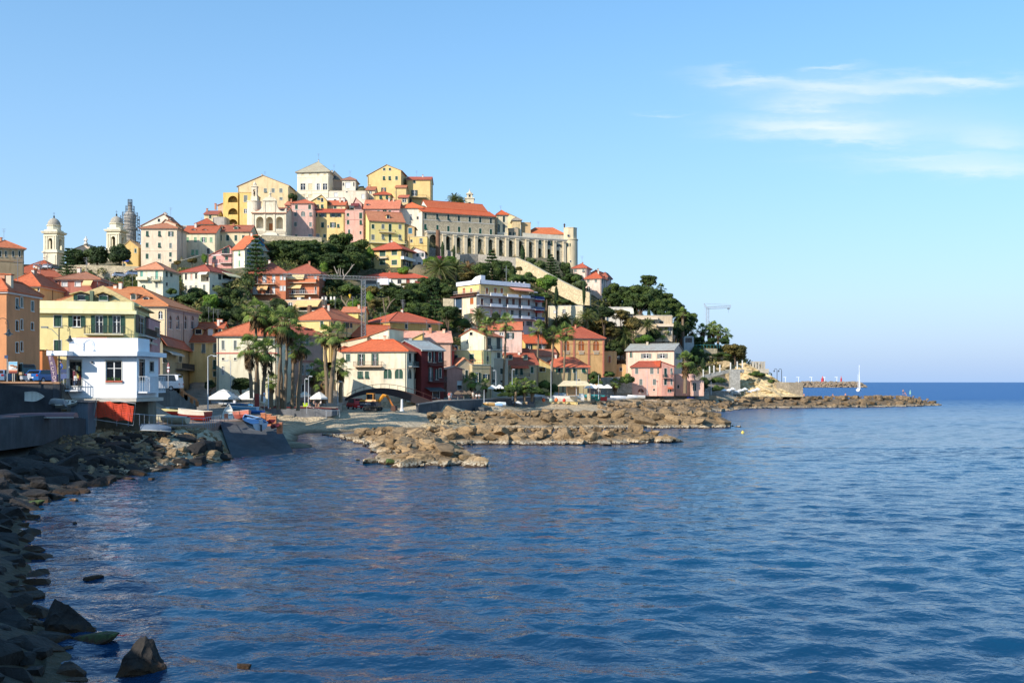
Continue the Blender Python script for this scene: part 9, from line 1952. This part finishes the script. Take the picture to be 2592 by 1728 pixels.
def person(lab,p,rz,kind,top,low,hair=(60,44,34),group=None):
 key=(kind,top,low)
 if key not in PM:
  me=skin_mesh(*pose(kind)); me.name='body'; sk=flat((216,158,128),.85,.6)
  for mt in (sk,flat(top,.85,.8),flat(low,.85,.8)): me.materials.append(mt)
  for f in me.polygons:
   c=f.center
   if kind=='stand': a=1 if .98<c.z<1.46 and abs(c.x)<.25 else 2 if .5<c.z<=.98 and abs(c.x)<.21 else 0
   elif kind=='sit': a=1 if .6<c.z<1.0 and abs(c.x)<.25 and c.y>-.15 else 2 if .4<c.z<=.6 and c.y>-.4 else 0
   else: a=2 if -.1<c.x<.16 and abs(c.y)<.2 else 0
   f.material_index=a; f.use_smooth=True
  PM[key]=me
 t=local('person',lab,'person',tuple(p),rz,group); o=bpy.data.objects.new('body',PM[key]); COL.objects.link(o); o.parent=t
 h=MB().mat(flat(hair,.8,.8)); hp={'stand':(0,.02,1.72),'sit':(0,.01,1.27),'lie':(-.83,0,.29)}[kind]; h.lathe(hp,[(.102,-.07),(.11,0),(.09,.06),(.04,.1)],10); h.build('hair',t); return t
WS=(240,238,232)
for lab,u,Y,z,rz,k,tp,lo in (('person in a white shirt crouched over a table by the seawall',708,173,3.63,20,'sit',WS,(60,60,70)),('dark-dressed person beside the white-shirted one at the seawall',719,173.5,3.63,200,'sit',(40,40,44),(40,40,50)),('seated person in grey at the terrace by the palm trunks',744,175,3.63,90,'sit',(170,170,176),(70,70,80)),('seated person in a dark top at the terrace hedge',740,177,3.63,-90,'sit',(60,50,56),(90,80,70)),('person in black standing behind the lime crate',783,176,3.63,180,'stand',(36,36,40),(40,40,46)),('seated person in a pale shirt right of the lime crate',795,175,3.63,60,'sit',(236,214,200),(90,90,100)),('seated person in white under the end parasol',812,175,3.63,-60,'sit',WS,(120,110,100)),('person in red walking under the palms',683,165,3.6,30,'stand',(190,40,40),(50,50,60))):
 person(lab,(tx(u)*Y,Y,z),rad(rz),k,tp,lo)
for lab,u,Y,rz,k,tp,lo in (('person with a reddish top on the quay by the young tree',1137,203.5,0,'stand',(220,120,110),(230,220,210)),('person in white on the quay by the young tree',1141.5,204,20,'stand',WS,(226,222,214)),('pair partner in cream on the quay before the dark umbrellas',1197,215.5,0,'stand',(236,226,206),(200,190,170)),('person in a white shirt seated at the quay rail, left',1206,217,-20,'sit',WS,(80,80,90)),('person in a white shirt seated at the quay rail, right',1213,218.5,10,'sit',WS,(80,80,90))):
 person(lab,(tx(u)*Y,Y,4.27),rad(rz),k,tp,lo)
person('person in a pink top by the beach-bar tables',(tx(1456)*258,258,terrain(tx(1456)*258,258)),0,'stand',(240,120,170),(60,60,70))
SB=(200,60,60)
for i,(lab,u,v,Y,k,rz) in enumerate((('sunbather lying on the pier stones near the layered rock',1926,1008,318,'lie',10),('sunbather lying beside the bright wet rock',1936,1011,317,'lie',170),('sunbather sitting under the headland rock',1934,1005,320,'sit',0),('sunbather leaning at the corner of the stone bastion',2035,1003,322,'sit',-30),('sunbather lying on the pier top past the bastion',2050,1004,323,'lie',175),('second sunbather lying on the pier top past the bastion',2056,1004.5,323,'lie',5),('person in dark trunks sitting on the pier top',2108,1003.5,326,'sit',20),('person with a hat sitting on the pier top',2140,1002,328,'sit',-20),('sunbather lying low on the pier face',2145,1012,322,'lie',165),('sunbather climbing on the pier face',2119,1016,321,'sit',60),('person standing at the pier head',2286,996,334,'stand',0),('person sitting at the pier head',2291,999,334,'sit',30),('sunbather lying on the pier head',2283,1002,333,'lie',10))):
 person(lab,pt(u,v,Y)-Vector((0,0,.3)),rad(rz),k,(216,158,128),(190,60,60) if i%2 else (50,60,110),group=None)
def green_parasol():
 p=pt(2304,1001,335); t=thing('parasol','folded green and white parasol at the pier head','parasol',tuple(p)); m=MB().mat(flat((150,200,180),.85,.8)); m.lathe((p.x,p.y,p.z),[(.05,.3),(.3,.5),(.2,1.4),(.05,1.9)],8); m.build('canopy',t); m=MB().mat(flat((200,200,200))); m.tube([p-Vector((0,0,.4)),p+Vector((0,0,2))],.04,5); m.build('pole',t)
green_parasol()
def bird():
 p=pt(1552,1085,178); m=MB().mat(flat((36,36,40))); m.tube([p,p+Vector((.03,0,.25)),p+Vector((.1,0,.5)),p+Vector((.14,0,.68)),p+Vector((.3,0,.7))],[.06,.14,.1,.06,.02],7); m.mat(flat((220,220,216))); m.box((p.x+.13,p.y-.1,p.z+.3),(.1,.04,.2)); tag(m.build('cormorant',None,True,p),'dark cormorant standing on the second breakwater','bird')
bird()
# unseen house added beside the coast road to throw shade on the near shore
for lab,x,y,w,d,h in (('unseen ochre house added left of the view to shade the shore',-66,66,20,30,18.6),):
 t=thing('house',lab,'house',(x,y,7.8)); m=MB().mat(plaster((236,200,140))); m.box((x,y,(7+h)/2),(w,d,h-7)); m.build('wall',t); r=MB().mat(tile()); r.hexa([(x-w/2-.5,y-d/2-.5,h),(x+w/2+.5,y-d/2-.5,h),(x+w/2+.5,y+d/2+.5,h),(x-w/2-.5,y+d/2+.5,h)],[(x-.5,y-d/2+w/2,h+2.4),(x+.5,y-d/2+w/2,h+2.4),(x+.5,y+d/2-w/2,h+2.4),(x-.5,y+d/2-w/2,h+2.4)]); r.build('roof',t)
 for k in range(5):
  for z in (10,13.2,16.2): q=MB().mat(flat(GREEN)); q.box((x+w/2+.03,y-d/2+d*(k+.5)/5,z),(.1,1.1,1.7)); q.build('window',t)
